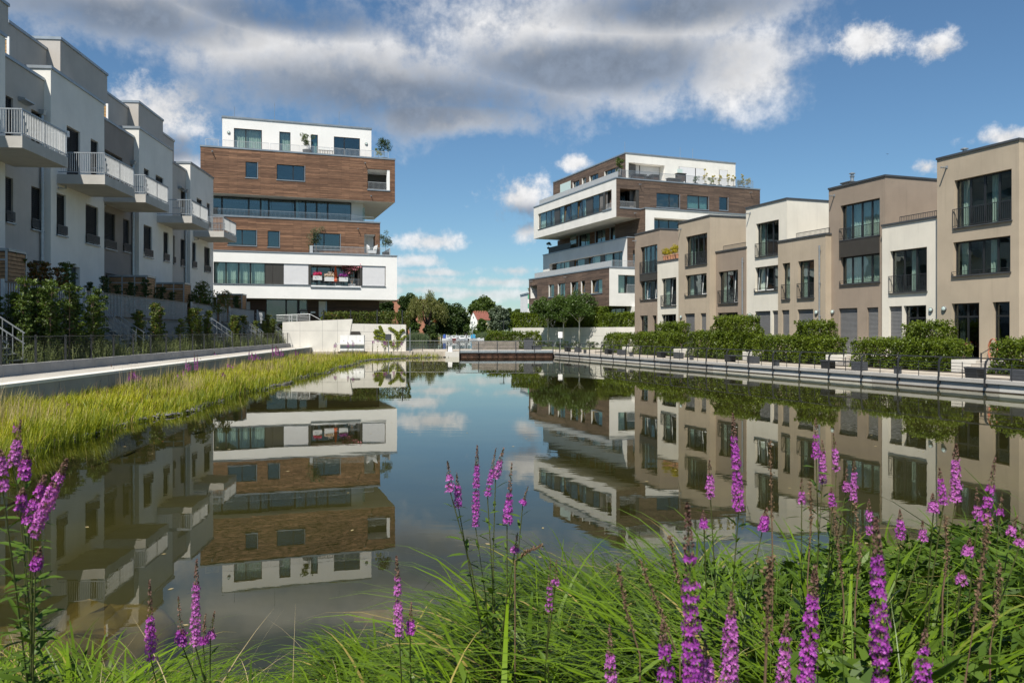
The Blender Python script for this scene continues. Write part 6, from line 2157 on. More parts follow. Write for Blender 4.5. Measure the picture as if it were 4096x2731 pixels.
# hedges in front of the houses
def qhedge(label, spans, lm='leaf_beech'):
    """spans: (u0, u1, v_top, t0, t1)"""
    bx_ = []
    o_a = FQ.a(spans[0][0], spans[0][3])
    for (u0, u1, vt, t0, t1) in spans:
        a0, a1 = FQ.a(u0, t0) - o_a, FQ.a(u1, t0) - o_a
        zt = FQ.z((u0 + u1) / 2, vt, t0 + .3)
        bx_.append((a0 + .08, a1 - .08, t0 - spans[0][3] + .06, t1 - spans[0][3], .04, (zt - DECK) * .95 - .16))
    return hedge('beech_hedge', label, FQ.w(o_a, spans[0][3], DECK), FQ.ang, bx_, lm=lm, group='clipped hedges before the right houses')


qhedge('small clipped hedge left of the farthest brown townhouse on the right quay', [(2411, 2500, 1330, 3.6, 4.9)])
qhedge('clipped hedge before the farthest brown townhouse, higher at its right end', [(2528, 2700, 1326, 3.5, 4.8), (2618, 2722, 1284, 4.2, 5.0)])
qhedge('tallest overgrown hedge, before the low brown townhouse', [(2743, 2985, 1322, 3.5, 4.9), (2840, 2985, 1258, 3.6, 5.0)])
qhedge('long clipped hedge with a raised block before the low beige townhouse', [(3005, 3316, 1340, 3.5, 4.9), (3165, 3297, 1276, 3.9, 5.0)])
qhedge('long clipped hedge with a high block before the low white townhouse at the right', [(3398, 3816, 1352, 3.5, 4.9), (3602, 3772, 1280, 3.9, 5.0)])
qhedge('clipped hedge cut by the right picture edge', [(3952, 4300, 1350, 3.5, 4.9)])

# entrance steps in the gaps between the hedges
for (u0, u1, wh) in ((2505, 2526, 'left of the farthest brown house'), (2712, 2740, 'by the basket chair'), (2990, 3005, 'before the white townhouse'), (3325, 3392, 'before the brown house with chimney'), (3830, 3945, 'before the terrace with the folding chair')):
    a0, a1 = FQ.a(u0, 3.9), FQ.a(u1, 3.9)
    a1 = max(a1, a0 + 1.0)
    o = thing('entrance_steps', 'pale concrete entrance steps between hedges, ' + wh, 'steps', FQ.w(a0, 3.5, DECK), FQ.ang, 'entrance steps of the right houses')
    for j in range(4):
        MB().box(.35, a1 - a0, .25 + j * .32, 1.555, j * .15 + .002, (j + 1) * .15).build('step', MT['paving'], o)
    MB().box(0, .33, 0, 1.555, 0, .64).build('cheek_wall', MT['concrete_pale'], o)
    MB().bar((a1 - a0 - .06, .15, .55), (a1 - a0 - .06, .15, 1.0), .05, .05).build('rail_post', MT['rail_dark'], o)
    MB().tube([(a1 - a0 - .06, .15, .0), (a1 - a0 - .06, .15, .95), (a1 - a0 - .06, 1.4, 1.5), (a1 - a0 - .06, 1.5, .62)], .022, 6).build('handrail', MT['rail_dark'], o)


def at_q(u, v, t):
    """point on the upright plane t metres behind the quay edge"""
    a, z = FQ.at(u, v, t)
    return FQ.w(a, t, z)


# folding chair and side table on the near terrace
a_ = FQ.a(3857, 5.35)
ch = thing('folding_chair', 'brown slatted wooden folding chair on the terrace by the glazed door', 'chair', FQ.w(a_, 5.36, FLOOR), FQ.ang + R(20))
for s_ in (-.22, .22):
    MB().bar((s_, -.22, 0), (s_, .20, .86), .025, .035).build('leg', MT['wood_red'], ch)
    MB().bar((s_ * .9, .24, 0), (s_ * .9, -.20, .45), .025, .035).build('leg', MT['wood_red'], ch)
for k in range(6):
    MB().box(-.2, .2, -.2 + k * .065, -.15 + k * .065, .43, .45).build('seat_slat', MT['wood_red'], ch)
for k in range(4):
    z = .55 + k * .08
    MB().box(-.22, .22, -.22 + .42 * z / .86 - .012, -.22 + .42 * z / .86 + .008, z, z + .06).build('back_slat', MT['wood_red'], ch)
a_ = FQ.a(3822, 5.4)
tb_ = thing('side_table', 'small pale green metal side table beside the folding chair', 'table', FQ.w(a_, 5.42, FLOOR), FQ.ang)
MB().lathe([(.26, .62), (.27, .64), (.27, .65), (.02, .655)], n=14).build('top', MT['frost'], tb_)
for k in range(3):
    an = k * 2.09
    MB().tube([(.08 * math.cos(an), .08 * math.sin(an), .62), (.03 * math.cos(an), .03 * math.sin(an), .35), (.22 * math.cos(an), .22 * math.sin(an), 0)], .012, 5).build('leg', MT['frost'], tb_)
pt = thing('flower_pot', 'small white pot with red flowers on the side table', 'plant', FQ.w(a_ - .05, 5.42, FLOOR + .655))
MB().lathe([(.06, 0), (.085, .12), (.09, .13), (.075, .13)], n=10).build('pot', MT['white_paint'], pt)
obj('flowers', leaf_mesh('flowers', NR.normal(0, .05, (60, 3)) + np.array([0, 0, .18]), .05, .8), MT['petal_red'], pt)
# garden hose coiled on the stair rail
a_ = FQ.a(3938, 5.0)
ho = thing('garden_hose', 'coiled red brown garden hose hanging beside the terrace door', 'hose', FQ.w(a_ + .05, 5.55, 1.7), FQ.ang)
for k in range(4):
    r1, r2 = .20 + .02 * k, .46 + .03 * k
    MB().tube([(r1 * math.cos(q * .4), -.02 - .02 * k, r2 * math.sin(q * .4) - .03 * k) for q in range(17)], .016, 5).build('coil', MT['hose'], ho)
# hanging basket chair and a cow-spotted step stool left of the closed shutters
a_ = FQ.a(2722, 5.3)
bc = thing('basket_chair', 'hanging rattan egg chair on a curved dark stand between two hedges', 'chair', FQ.w(a_, 5.4, FLOOR), FQ.ang)
MB().tube([(.35, .1, 0), (.62, .1, .6), (.70, .1, 1.4), (.55, .1, 2.0), (.2, .1, 2.25), (.02, .1, 2.15)], .03, 6).build('stand', MT['rail_dark'], bc)
MB().tube([(-.4, -.3, .03), (.35, .1, .03), (-.4, .5, .03)], .03, 6).build('foot', MT['rail_dark'], bc)
mb = MB()
for k in range(14):
    an = k * math.pi / 14
    mb.tube([(.44 * math.cos(an) * math.sin(q), .44 * math.sin(an) * math.sin(q) + .05, 1.15 + .72 * math.cos(q)) for q in np.linspace(.05, 2 * math.pi * .98, 18)], .010, 4, cap=False)
for z in np.linspace(-.6, .6, 11):
    rr = .44 * math.sqrt(max(0, 1 - (z / .72) ** 2))
    mb.tube([(rr * math.cos(q), rr * math.sin(q) + .05, 1.15 + z) for q in np.linspace(0, 6.283, 15)], .009, 4, cap=False)
mb.build('basket', MT['rattan'], bc)
MB().tube([(0, .1, 1.85), (.02, .1, 2.15)], .015, 5).build('chain', MT['galvanised'], bc)
a_ = FQ.a(2697, 4.9)
st = thing('step_stool', 'folding white step stool with dark spots beside the basket chair', 'stool', FQ.w(a_, 5.25, FLOOR), FQ.ang)
for s_ in (-.2, .2):
    MB().bar((s_, -.25, 0), (s_, .1, .75), .03, .04).build('leg', MT['white_paint'], st)
    MB().bar((s_, .3, 0), (s_, -.02, .75), .03, .04).build('leg', MT['white_paint'], st)
for z, y_ in ((.28, -.16), (.52, -.05), (.76, .05)):
    MB().box(-.2, .2, y_ - .1, y_ + .1, z - .015, z + .015).build('tread', MT['white_paint'], st)
for (x_, z) in ((-.2, .2), (.2, .45), (-.2, .6), (.2, .12)):
    MB().box(x_ - .018, x_ + .018, -.25 + .35 * z / .75 - .03, -.25 + .35 * z / .75 + .02, z, z + .07).build('spot', MT['frame_dark'], st)
# terracotta pots with yellow shrubs on the low white roof
z_ = H2['zr'] + .11
for k, u in enumerate((2656, 2665, 2675, 2685, 2695, 2706)):
    a_ = FQ.a(u, 6.3)
    o = thing('potted_shrub', ('yellow shrub in terracotta pot on the low white roof, ' + ('leftmost', 'second from left', 'third from left', 'third from right', 'second from right', 'rightmost')[k] + ' of six'), 'plant', FQ.w(a_, 6.4, z_), FQ.ang, 'yellow shrubs in terracotta pots')
    MB().lathe([(.13, 0), (.19, .36), (.21, .37), (.21, .43), (.17, .43)], n=12).build('pot', MT['terracotta'], o)
    cs = ellip_centres(9, (0, 0, .85), (.28, .28, .42), .3)
    obj('foliage', leaf_mesh('foliage', clump_points(cs, [.17] * 9, 40), .09, .6), MT['leaf_yellow'], o)
    MB().tube([(0, 0, .4), (0, 0, .9)], .015, 5).build('stem', MT['twig'], o)
# gull in the sky
P = pxw(3550, 617, 200.0)
gu = thing('flying_gull', 'small dark gull gliding in the blue sky above the right houses', 'bird', P, R(20))
gu.scale = (.4, .4, .4)
body = MB()
body.lathe([(.02, -.42), (.10, -.25), (.13, 0), (.10, .25), (.06, .36), (.01, .46)], n=8, axis='y')
for s_ in (-1, 1):
    prof = [(0, .05, .05, .32), (.45, .0, .28, .30), (.95, .08, .18, .16), (1.25, .2, .06, .02)]
    for (x0, y0, z0, c0), (x1, y1, z1, c1) in zip(prof, prof[1:]):
        body.face((s_ * x0, y0 - c0 / 2, z0), (s_ * x1, y1 - c1 / 2, z1), (s_ * x1, y1 + c1 / 2, z1), (s_ * x0, y0 + c0 / 2, z0))
        body.face((s_ * x0, y0 - c0 / 2, z0 - .03), (s_ * x0, y0 + c0 / 2, z0 - .03), (s_ * x1, y1 + c1 / 2, z1 - .02), (s_ * x1, y1 - c1 / 2, z1 - .02))
body.face((-.04, -.40, 0), (.04, -.40, 0), (.12, -.68, 0), (-.12, -.68, 0))
body.build('body', MT['bird_grey'], gu, True)

# ================================================================ TERRACE THINGS ON THE TOWERS
def tower_pt(fr_, u, p, z):
    return fr_.w(fr_.a(u, p), p, z)


def pot_plant(label, loc, pot_h, pot_r, h, r_, lm, leaf=.10, n=14, per=60, cat='plant', name='potted_plant', group=None, potm='bench_grey'):
    o = thing(name, label, cat, loc, 0, group)
    MB().lathe([(pot_r * .75, 0), (pot_r, pot_h), (pot_r * .85, pot_h)], n=10).build('pot', MT[potm], o)
    cs = ellip_centres(n, (0, 0, pot_h + h * .55), (r_, r_, h * .45), .25)
    obj('foliage', leaf_mesh('foliage', clump_points(cs, [r_ * .42] * n, per), leaf, .5), MT[lm], o)
    MB().tube([(0, 0, pot_h * .8), (0, 0, pot_h + h * .6)], .03, 5, .015).build('stem', MT['twig'], o)
    return o


zt1 = z1t + .16
pot_plant('leafy potted bamboo on the left tower roof terrace before the narrow door', tower_pt(FT, A3(1250, 0)[0], 2.6, z1t), .9, .5, 2.2, .75, 'leaf_mid', .13)
pot_plant('dark round potted shrub at the right end of the left tower roof terrace', tower_pt(FT, A3(2055, 0)[0], 2.2, z1t), .5, .5, 2.6, .95, 'leaf_dark', .14, 20)
pot_plant('small yellow green shrub at the right end of the left tower roof terrace', tower_pt(FT, A3(1995, 0)[0], 1.9, z1t), .4, .3, 1.3, .35, 'leaf_ivy', .10, 8)
pot_plant('round olive tree in a pot on the lower terrace of the left tower', tower_pt(FT, A4(1347, 0)[0], .6, zWt + .1), .35, .3, 2.7, .9, 'leaf_olive', .13, 18)
pot_plant('conical potted olive at the right end of the left tower lower terrace', tower_pt(FT, A4(2070, 0)[0], .9, zWt + .1), .4, .4, 2.5, .85, 'leaf_olive', .13, 18)
pot_plant('small clipped conifer left of the olive tree on the left tower', tower_pt(FT, A4(1284, 0)[0], .55, zWt + .1), .2, .2, .85, .28, 'leaf_mid', .08, 8)
wc = thing('wicker_chair', 'white wicker armchair on the lower terrace of the left tower', 'chair', tower_pt(FT, A4(1925, 0)[0], .75, zWt + .1), FT.ang)
MB().prism([(-.55, 1.15), (-.45, .2), (.45, .2), (.6, 1.15), (.3, 1.0), (.2, .55), (-.2, .55), (-.3, 1.0)], -.35, .35, 'y').build('shell', MT['white_paint'], wc)
for sx in (-.35, .35):
    for sy in (-.25, .25):
        MB().box(sx - .03, sx + .03, sy - .03, sy + .03, 0, .2).build('leg', MT['white_paint'], wc)
bn = thing('terrace_bench', 'pale wooden garden bench against the penthouse of the left tower', 'bench', tower_pt(FT, A3(1370, 0)[0], 3.0, z1t), FT.ang)
bL = FT.a(A3(1530, 0)[0], 3.0) - FT.a(A3(1370, 0)[0], 3.0)
for k in range(9):
    MB().box(bL * k / 9 + .05, bL * k / 9 + .12, .3, .34, .45, 1.1).build('back_slat', MT['wood_weathered'], bn)
MB().box(0, bL, .28, .36, 1.1, 1.18).build('top_rail', MT['wood_weathered'], bn)
MB().box(0, bL, -.25, .27, .40, .46).build('seat', MT['wood_weathered'], bn)
for x_ in (.05, bL - .12):
    MB().box(x_, x_ + .07, -.22, .3, 0, .4).build('leg', MT['wood_weathered'], bn)
# loggia: closed orange parasol, flower boxes, oleander
ps = thing('closed_parasol', 'closed orange parasol in the flower loggia of the left tower', 'parasol', tower_pt(FT, A4(1548, 0)[0], .8, lz0))
zt_ = FT.z(*A4(1548, 690), .8) - lz0
mb = MB()
mb.lathe([(.10, zt_ * .28), (.22, zt_ * .34), (.16, zt_ * .46), (.20, zt_ * .52), (.13, zt_ * .80), (.06, zt_ * .97), (.02, zt_)], n=9)
mb.build('canopy', MT['orange_cloth'], ps)
MB().tube([(0, 0, 0), (0, 0, zt_ + .08)], .025, 6).build('pole', MT['white_metal'], ps)
for (x0, x1, yy, pm, wh) in ((1312, 1405, 800, 'petal_red', 'red and magenta'), (1432, 1530, 812, 'petal_pale', 'pale peach'), (1585, 1675, 815, 'petal_violet', 'violet')):
    aa, ab = FT.a(A4(x0, 0)[0], -.1), FT.a(A4(x1, 0)[0], -.1)
    zc = FT.z(*A4(x1, yy + 38), -.1)
    o = thing('flower_box', f'white flower box with {wh} blossoms on the loggia railing', 'flower box', FT.w(aa, -.12, zc), FT.ang, 'white flower boxes')
    MB().prism([(-.17, .45), (-.12, 0), (.11, 0), (.14, .45)], 0, ab - aa, 'x').build('box', MT['white_paint'], o)
    n = 420
    P = np.stack([NR.uniform(0, ab - aa, n), NR.normal(0, .10, n), .5 + np.abs(NR.normal(0, .16, n))], 1)
    obj('blossoms', leaf_mesh('blossoms', P, .10, .8), MT[pm], o)
    P = np.stack([NR.uniform(0, ab - aa, 220), NR.normal(0, .10, 220), .48 + np.abs(NR.normal(0, .08, 220))], 1)
    obj('foliage', leaf_mesh('foliage', P, .09, .6), MT['leaf_mid'], o)
ol = thing('oleander', 'pink flowering oleander in the loggia of the left tower', 'shrub', tower_pt(FT, A4(1720, 0)[0], .7, lz0))
MB().lathe([(.3, 0), (.42, .5), (.36, .5)], n=10).build('pot', MT['white_paint'], ol)
cs = ellip_centres(26, (0, 0, 2.4), (1.1, .55, .9), .3)
obj('foliage', leaf_mesh('foliage', clump_points(cs, [.3] * 26, 26), .16, .3), MT['leaf_mid'], ol)
obj('blossoms', leaf_mesh('blossoms', clump_points([c + np.array([0, -.15, .1]) for c in cs], [.3] * 26, 22), .13, .9), MT['petal_pink'], ol)
mb = MB()
for c in cs[::3]:
    mb.tube([(0, 0, .4), tuple(c * .5 + np.array([0, 0, .5])), tuple(c)], .025, 5, .01)
mb.build('stems', MT['twig'], ol)
# right tower roof terrace
zt5 = z5t + .02
for k, (x_, lm, h_, r_) in enumerate(((1722, 'leaf_mid', .9, .55), (1810, 'leaf_yellow', 1.9, .34), (1865, 'leaf_ivy', 1.2, .42), (1893, 'leaf_yellow', 1.5, .30), (1946, 'leaf_yellow', 1.45, .32), (2030, 'leaf_yellow', 1.7, .32), (2080, 'leaf_yellow', 1.6, .32), (2138, 'leaf_mid', 1.0, .5), (2168, 'leaf_yellow', 1.7, .32), (2215, 'leaf_yellow', 1.7, .45))):
    pot_plant('potted ' + ('golden conifer' if lm == 'leaf_yellow' else 'green shrub') + ', ' + nth(k) + ' from left along the right tower roof railing', tower_pt(FR2, B5(x_, 0)[0], 1.0, zt5 + .05), .35, .3, h_, r_, lm, .10, 9, 50, group='potted plants on the right tower roof')
pot_plant('tall potted palm at the corner of the right tower roof terrace', tower_pt(FR2, B5(1005, 0)[0], 1.1, zt5 + .05), .5, .35, 2.6, .6, 'leaf_mid', .22, 10, 34)
for k, (x_, w_) in enumerate(((1120, 1.9), (1232, .8), (1305, 1.0), (1460, 1.7), (1545, 1.2))):
    o = thing('terrace_furniture', ('low dark table on the right tower roof, leftmost piece', 'small dark stool right of the low table on the right tower roof', 'dark armchair in the middle of the right tower roof terrace', 'long low dark lounge seat on the right tower roof', 'tall dark storage box by the glass screen on the right tower roof')[k], 'furniture', tower_pt(FR2, B5(x_, 0)[0], 1.3, zt5 + .05), FR2.ang, 'dark furniture on the right tower roof')
    hh = (.9, .75, 1.0, .75, 1.45)[k]
    MB().box(-.04, w_ + .04, -.3, .4, hh - .10, hh).build('top', MT['panel_dark'], o)
    for sx in (.04, w_ - .1):
        MB().box(sx, sx + .07, -.26, -.19, 0, hh - .1).build('leg', MT['panel_dark'], o); MB().box(sx, sx + .07, .28, .35, 0, hh - .1).build('leg', MT['panel_dark'], o)
    MB().box(.12, w_ - .1, -.2, .3, hh * .35, hh - .11).build('body', MT['wood_dark_and_shaded'], o)
pr_ = thing('closed_parasol', 'closed red parasol standing behind the hedge under the right tower', 'parasol', tower_pt(FL2, B6(818, 0)[0], .8, z2b - 3.0))
zz = FL2.z(*B6(818, 530), .8) - (z2b - 3.0)
MB().lathe([(.10, zz * .2), (.30, zz * .28), (.34, zz * .55), (.30, zz * .85), (.14, zz * .97), (.02, zz)], n=10).build('canopy', MT['orange_cloth'], pr_)
MB().tube([(0, 0, -2), (0, 0, zz + .1)], .03, 6).build('pole', MT['white_metal'], pr_)
pot_plant('spiky potted yucca in the white corner loggia of the right tower', tower_pt(FL2, B6(200, 0)[0], X2 + .9, lg2[2]), .6, .35, 1.0, .7, 'leaf_olive', .35, 6, 18)
pot_plant('dark trailing plant on the railing of the fourth storey of the right tower', tower_pt(FL2, B5(338, 0)[0], X3 + .4, z3t + .9), .25, .22, .9, .45, 'leaf_dark', .11, 9)

# ================================================================ FAR END OF THE POND: bridge, walls, hedges, trees
Z6 = lambda x, y: (1050 + .5102 * x, 1100 + .5102 * y)
BY = 78.6
br_ = thing('footbridge', 'low footbridge with rusty steel beam and grey railing across the far end of the pond', 'bridge', (0, BY, 0), R(2.5))
bx0, bx1 = (1838 - CX) / F * BY, (2214 - CX) / F * BY
MB().box(bx0, bx1, -.15, 2.2, .50, .64).build('deck', MT['concrete'], br_)
MB().box(bx0, bx1, -.22, -.153, .42, .62).build('edge_beam', MT['galvanised'], br_)
MB().box(bx0 + .1, bx1 - .1, -.12, .1, .20, .415).build('beam', MT['rust'], br_)
MB().box(bx0 + .1, bx1 - .1, -.05, .3, -.6, .19).build('sheet_wall', MT['rust'], br_)
for k in range(8):
    MB().box(bx0 + .1 + k * (bx1 - bx0) / 8, bx0 + .2 + k * (bx1 - bx0) / 8, -.13, -.121, .21, .41).build('stiffener', MT['rust'], br_)
MB().tube([(bx0 - .3, -.05, 1.55), (bx1 + .2, -.05, 1.55)], .035, 7).build('handrail', MT['rail_dark'], br_)
for k in range(5):
    MB().tube([(bx0, -.15, .76 + k * .14), (bx1, -.15, .76 + k * .14)], .013, 5).build('bar', MT['rail_dark'], br_)
n = 6
for k in range(n):
    x = bx0 + .05 + (bx1 - bx0 - .1) * k / (n - 1)
    MB().prism([(-.28, .36), (-.20, .34), (-.14, .5), (-.10, 1.3), (.02, 1.5), (-.02, 1.56), (-.17, 1.42), (-.22, .6)], x - .04, x + .04, 'x').build('post', MT['rail_dark'], br_)
ab = tag(MB().box((1782 - CX) / F * BY, bx0 - .02, BY - .25, BY + 3, -.8, .50).build('abutment', MT['concrete_pale']), kind='structure')
# railing of the spit, left of the bridge
sr = thing('spit_railing', 'thin grey railing behind the sedge between left bank and bridge', 'railing', (0, 80.6, 0), 0)
rx0, rx1 = (1332 - CX) / F * 80.6, bx0 - .1
MB().tube([(rx0, 0, 1.56), (rx1, 0, 1.56)], .026, 6).build('handrail', MT['rail_dark'], sr)
for k in range(4):
    MB().tube([(rx0 + .3, 0, .72 + k * .19), (rx1, 0, .72 + k * .19)], .012, 5).build('bar', MT['rail_dark'], sr)
n = 11
for k in range(n):
    x = rx0 + .2 + (rx1 - rx0 - .2) * k / (n - 1)
    MB().box(x - .025, x + .025, -.04, .04, .45, 1.55).build('post', MT['rail_dark'], sr)
# long weathered benches behind the bridge
for k, (x0, x1, wh) in enumerate(((1640, 2010, 'behind the bridge railing'),)):
    Yb = 83.5
    o = thing('plank_bench', 'long weathered timber bench ' + wh, 'bench', ((Z6(x0, 0)[0] - CX) / F * Yb, Yb, .5), 0)
    Lb = (Z6(x1, 0)[0] - Z6(x0, 0)[0]) / F * Yb
    for j in range(5):
        MB().box(0, Lb, 0, .12, .05 + j * .2, .22 + j * .2).build('plank', MT['wood_weathered'], o)
    MB().box(0, Lb, .13, .7, .42, .5).build('seat', MT['wood_weathered'], o)
    for x in (.2, Lb / 2, Lb - .3):
        MB().box(x, x + .1, .13, .6, 0, .42).build('leg', MT['wood_weathered'], o)
for (x0, wh) in ((2085, 'at the right end of the bridge'), (2150, 'behind the first quay bench')):
    o = thing('litter_bin' if x0 == 2085 else 'dark_block', 'dark grey ' + ('waste bin ' if x0 == 2085 else 'bench block ') + wh, 'bin' if x0 == 2085 else 'block', pxw(Z6(x0, 0)[0], 1326, 82.0)[:2] + (.5,) if False else ((Z6(x0, 0)[0] - CX) / F * 82.0, 82.0, .5))
    MB().prism([(-.45, 0), (.45, 0), (.5, 1.25 if x0 == 2085 else .5), (-.5, 1.15 if x0 == 2085 else .5)], -.3, .3, 'y').build('body', MT['bench_grey'], o)
    MB().box(-.55, .6, -.36, .36, 1.26 if x0 == 2085 else .5, 1.32 if x0 == 2085 else .56).build('lid', MT['rail_dark'], o)
wb = thing('white_sack', 'white box standing on the abutment left of the bridge', 'box', ((1800 - CX) / F * 79.5, 79.5, .5))
MB().prism([(-.2, 0), (.26, 0), (.22, .3), (.20, .52), (-.17, .52), (-.18, .2)], -.2, .2, 'y').build('body', MT['screen_cloth'], wb)
MB().box(-.19, .22, -.22, .22, .52, .55).build('lid', MT['white_metal'], wb)

# pale concrete retaining walls before the left tower
cw = thing('concrete_wall', 'tall pale concrete wall with slanted right end before the left tower', 'wall', (0, 0, 0), 0)
Yw = 80.2
def wxz(u, v, Y):
    return (u - CX) / F * Y, CAM + (HZ - v) / F * Y
p = [wxz(1130, 1420, Yw), wxz(1385, 1420, Yw), wxz(1409, 1276, Yw), wxz(1130, 1288, Yw)]
MB().prism(p, Yw, Yw + .45, 'y').build('wall', MT['concrete_pale'], cw)
mb = MB()
zj = CAM + (HZ - 1322) / F * Yw
mb.box(p[0][0], p[1][0] + .3, Yw - .004, Yw + .01, zj - .012, zj + .012)
for u in (1200, 1290, 1350):
    x = wxz(u, 0, Yw)[0]
    mb.box(x - .012, x + .012, Yw - .003, Yw + .01, .6, zj + 1.0)
mb.build('joint', MT['concrete_grey'], cw)
cw2 = thing('concrete_wall', 'lower pale concrete wall with a vine, right of the slanted wall', 'wall', (0, 0, 0), 0)
Y2 = 82.2
p = [wxz(1398, 1420, Y2), wxz(1623, 1420, Y2), wxz(1623, 1298, Y2), wxz(1398, 1294, Y2)]
MB().prism(p, Y2, Y2 + .45, 'y').build('wall', MT['concrete_pale'], cw2)
mb = MB()
zj = CAM + (HZ - 1327) / F * Y2
mb.box(p[0][0], p[1][0], Y2 - .004, Y2 + .01, zj - .012, zj + .012)
for u in (1456, 1507, 1562, 1602):
    x = wxz(u, 0, Y2)[0]
    mb.box(x - .012, x + .012, Y2 - .003, Y2 + .01, zj, p[2][1] - .02)
mb.build('joint', MT['concrete_grey'], cw2)
x, z = wxz(1412, 1336, Y2)
MB().prism([(x - .5, z - .3), (x - .2, z + .28), (x + .7, z + .28), (x + .8, z + .1), (x + .75, z - .3)], Y2 - .25, Y2 - .02, 'y').build('ventilation_slot', MT['panel_dark'], cw2)
uc = thing('utility_cabinet', 'white utility cabinets standing before the pale concrete walls', 'cabinet', (wxz(1357, 0, 79)[0], 79.4, .5), 0)
for k in range(3):
    MB().box(k * .8, k * .8 + .78, 0, .45, .12, 1.65).build('cabinet', MT['white_paint'], uc)
    MB().box(k * .8 + .36, k * .8 + .40, -.02, -.001, 1.0, 1.15).build('handle', MT['rail_dark'], uc)
MB().box(-.02, 2.4, .02, .43, 0, .119).build('plinth', MT['concrete_grey'], uc)
MB().box(-.5, 2.45, -.25, -.1, .72, .86).build('shelf', MT['white_metal'], uc)
# vine on the lower wall
vi = thing('wall_vine', 'bright yellow green vine spreading on the lower concrete wall', 'vine', (wxz(1572, 0, Y2)[0], Y2 - .05, .55))
cs, rr = [], []
mb = MB()
for (pts) in ([(1590, 1385), (1592, 1352), (1588, 1330), (1575, 1322), (1560, 1312)], [(1590, 1352), (1605, 1325), (1614, 1320)], [(1575, 1385), (1560, 1362), (1535, 1345), (1510, 1338), (1500, 1328)], [(1560, 1362), (1525, 1325), (1503, 1322)], [(1540, 1345), (1525, 1318), (1520, 1306)], [(1560, 1370), (1530, 1358), (1500, 1348)], [(1590, 1382), (1605, 1362), (1620, 1345)]):
    q = []
    for (u, v) in pts:
        x, z = wxz(u, v, Y2)
        q.append((x - vi.location.x, 0, z - .55))
    mb.tube(q, .03, 5, .01)
    for a, b in zip(q, q[1:]):
        for f_ in np.linspace(0, 1, 5):
            cs.append((a[0] + (b[0] - a[0]) * f_, -.06, a[2] + (b[2] - a[2]) * f_)); rr.append(.17)
for u, v in ((1590, 1345), (1592, 1360), (1588, 1335), (1545, 1362), (1560, 1372), (1575, 1380), (1540, 1378)):
    x, z = wxz(u, v, Y2)
    cs.append((x - vi.location.x, -.08, z - .55)); rr.append(.42)
mb.build('stem', MT['twig'], vi)
obj('foliage', leaf_mesh('foliage', clump_points(cs, rr, 26) * np.array([1, .5, 1]), .15, .8, (0, -1.2, .3)), MT['leaf_ivy'], vi)
# entrance railing of number 48
er = thing('entrance_railing', 'thin galvanised railing of the entrance ramp before number 48', 'railing', (0, 0, 0))
Ye = 81.5
q0, q1 = wxz(1106, 1261, Ye), wxz(1240, 1256, Ye)
MB().tube([(q0[0], Ye, q0[1]), (q1[0], Ye, q1[1]), (wxz(1282, 1279, Ye)[0], Ye, wxz(1282, 1279, Ye)[1])], .03, 6).build('handrail', MT['galv_pale'], er)
for k in range(4):
    MB().tube([(q0[0], Ye, q0[1] - .15 - k * .14), (q1[0], Ye, q1[1] - .15 - k * .14)], .012, 5).build('bar', MT['galv_pale'], er)
for u in (1157, 1167, 1188, 1239):
    x = wxz(u, 0, Ye)[0]
    MB().box(x - .03, x + .03, Ye - .03, Ye + .03, 2.7, q1[1]).build('post', MT['galv_pale'], er)
# hedge and black posts on the lower wall
hx0, hx1 = wxz(1285, 0, 83.5)[0], wxz(1640, 0, 83.5)[0]
hedge('hornbeam_hedge', 'loose dark green hedge on top of the pale wall below the left tower', (hx0, 83.2, 2.6), 0, [(0, hx1 - hx0, 0, 1.1, .1, 1.75)], dens=200, leaf=.13, lm='leaf_rust_flecked')
for k, u in enumerate((1294, 1402, 1508, 1609)):
    o = thing('hedge_post', 'black hedge post on the pale wall, ' + ('leftmost', 'second from left', 'third from left', 'rightmost') [k] + ' of four', 'post', (wxz(u, 0, 82.9)[0], 82.95, 2.6), 0, 'black hedge posts')
    MB().box(-.06, .06, -.04, .04, 0, 2.1).build('shaft', MT['frame_dark'], o)
    MB().box(-.075, .075, -.055, .055, 2.1, 2.14).build('cap', MT['rail_dark'], o)
for k, (u, vt, sg) in enumerate(((1554, 1335, True), (1640, 1310, False), (2241, 1326, True))):
    Yp = 79.2 if k < 2 else 82.0
    x, z = wxz(u, vt, Yp)
    o = thing('sign_post', ('grey sign post with a small dark sign in the sedge', 'bare grey steel post left of the bridge', 'post with a white notice by the three young trees')[k], 'post', (x, Yp, .4))
    MB().tube([(0, 0, 0), (0, 0, z - .4)], .05, 7).build('pole', MT['galvanised'], o)
    if sg:
        MB().box(-.30 if k == 0 else -.22, .30 if k == 0 else .22, -.09, -.055, z - 1.0 - (0 if k == 0 else .05), z - .42).build('sign', MT['bench_grey' if k == 0 else 'sign_white'], o)
    else:
        MB().lathe([(.055, z - .41), (.06, z - .38), (.02, z - .35)], n=7).build('cap', MT['rail_dark'], o)

# right side: retaining wall before the right tower, hedges, three young trees
ra_, rb_ = Vector(((2050 - CX) / F * 106, 106, 0)), Vector(((2560 - CX) / F * 87.5, 87.5, 0))
dv = rb_ - ra_
rw_ = thing('concrete_wall', 'long pale concrete wall in tree shadow before the right tower', 'wall', (ra_.x, ra_.y, 0), math.atan2(dv.y, dv.x))
Lw = dv.length
for k in range(6):
    MB().box(Lw * k / 6 + .012, Lw * (k + 1) / 6 - .012, 0, .4, .3, 2.0).build('lower_panel', MT['concrete_pale'], rw_)
    MB().box(Lw * k / 6 + .012, Lw * (k + 1) / 6 - .012, .015, .4, 2.02, 3.0).build('upper_panel', MT['concrete_pale'], rw_)
MB().box(0, Lw, .03, .38, .3, 2.99).build('core', MT['concrete_grey'], rw_)
wa = math.atan2(dv.y, dv.x)
nrm = Vector((-math.sin(wa), math.cos(wa), 0))
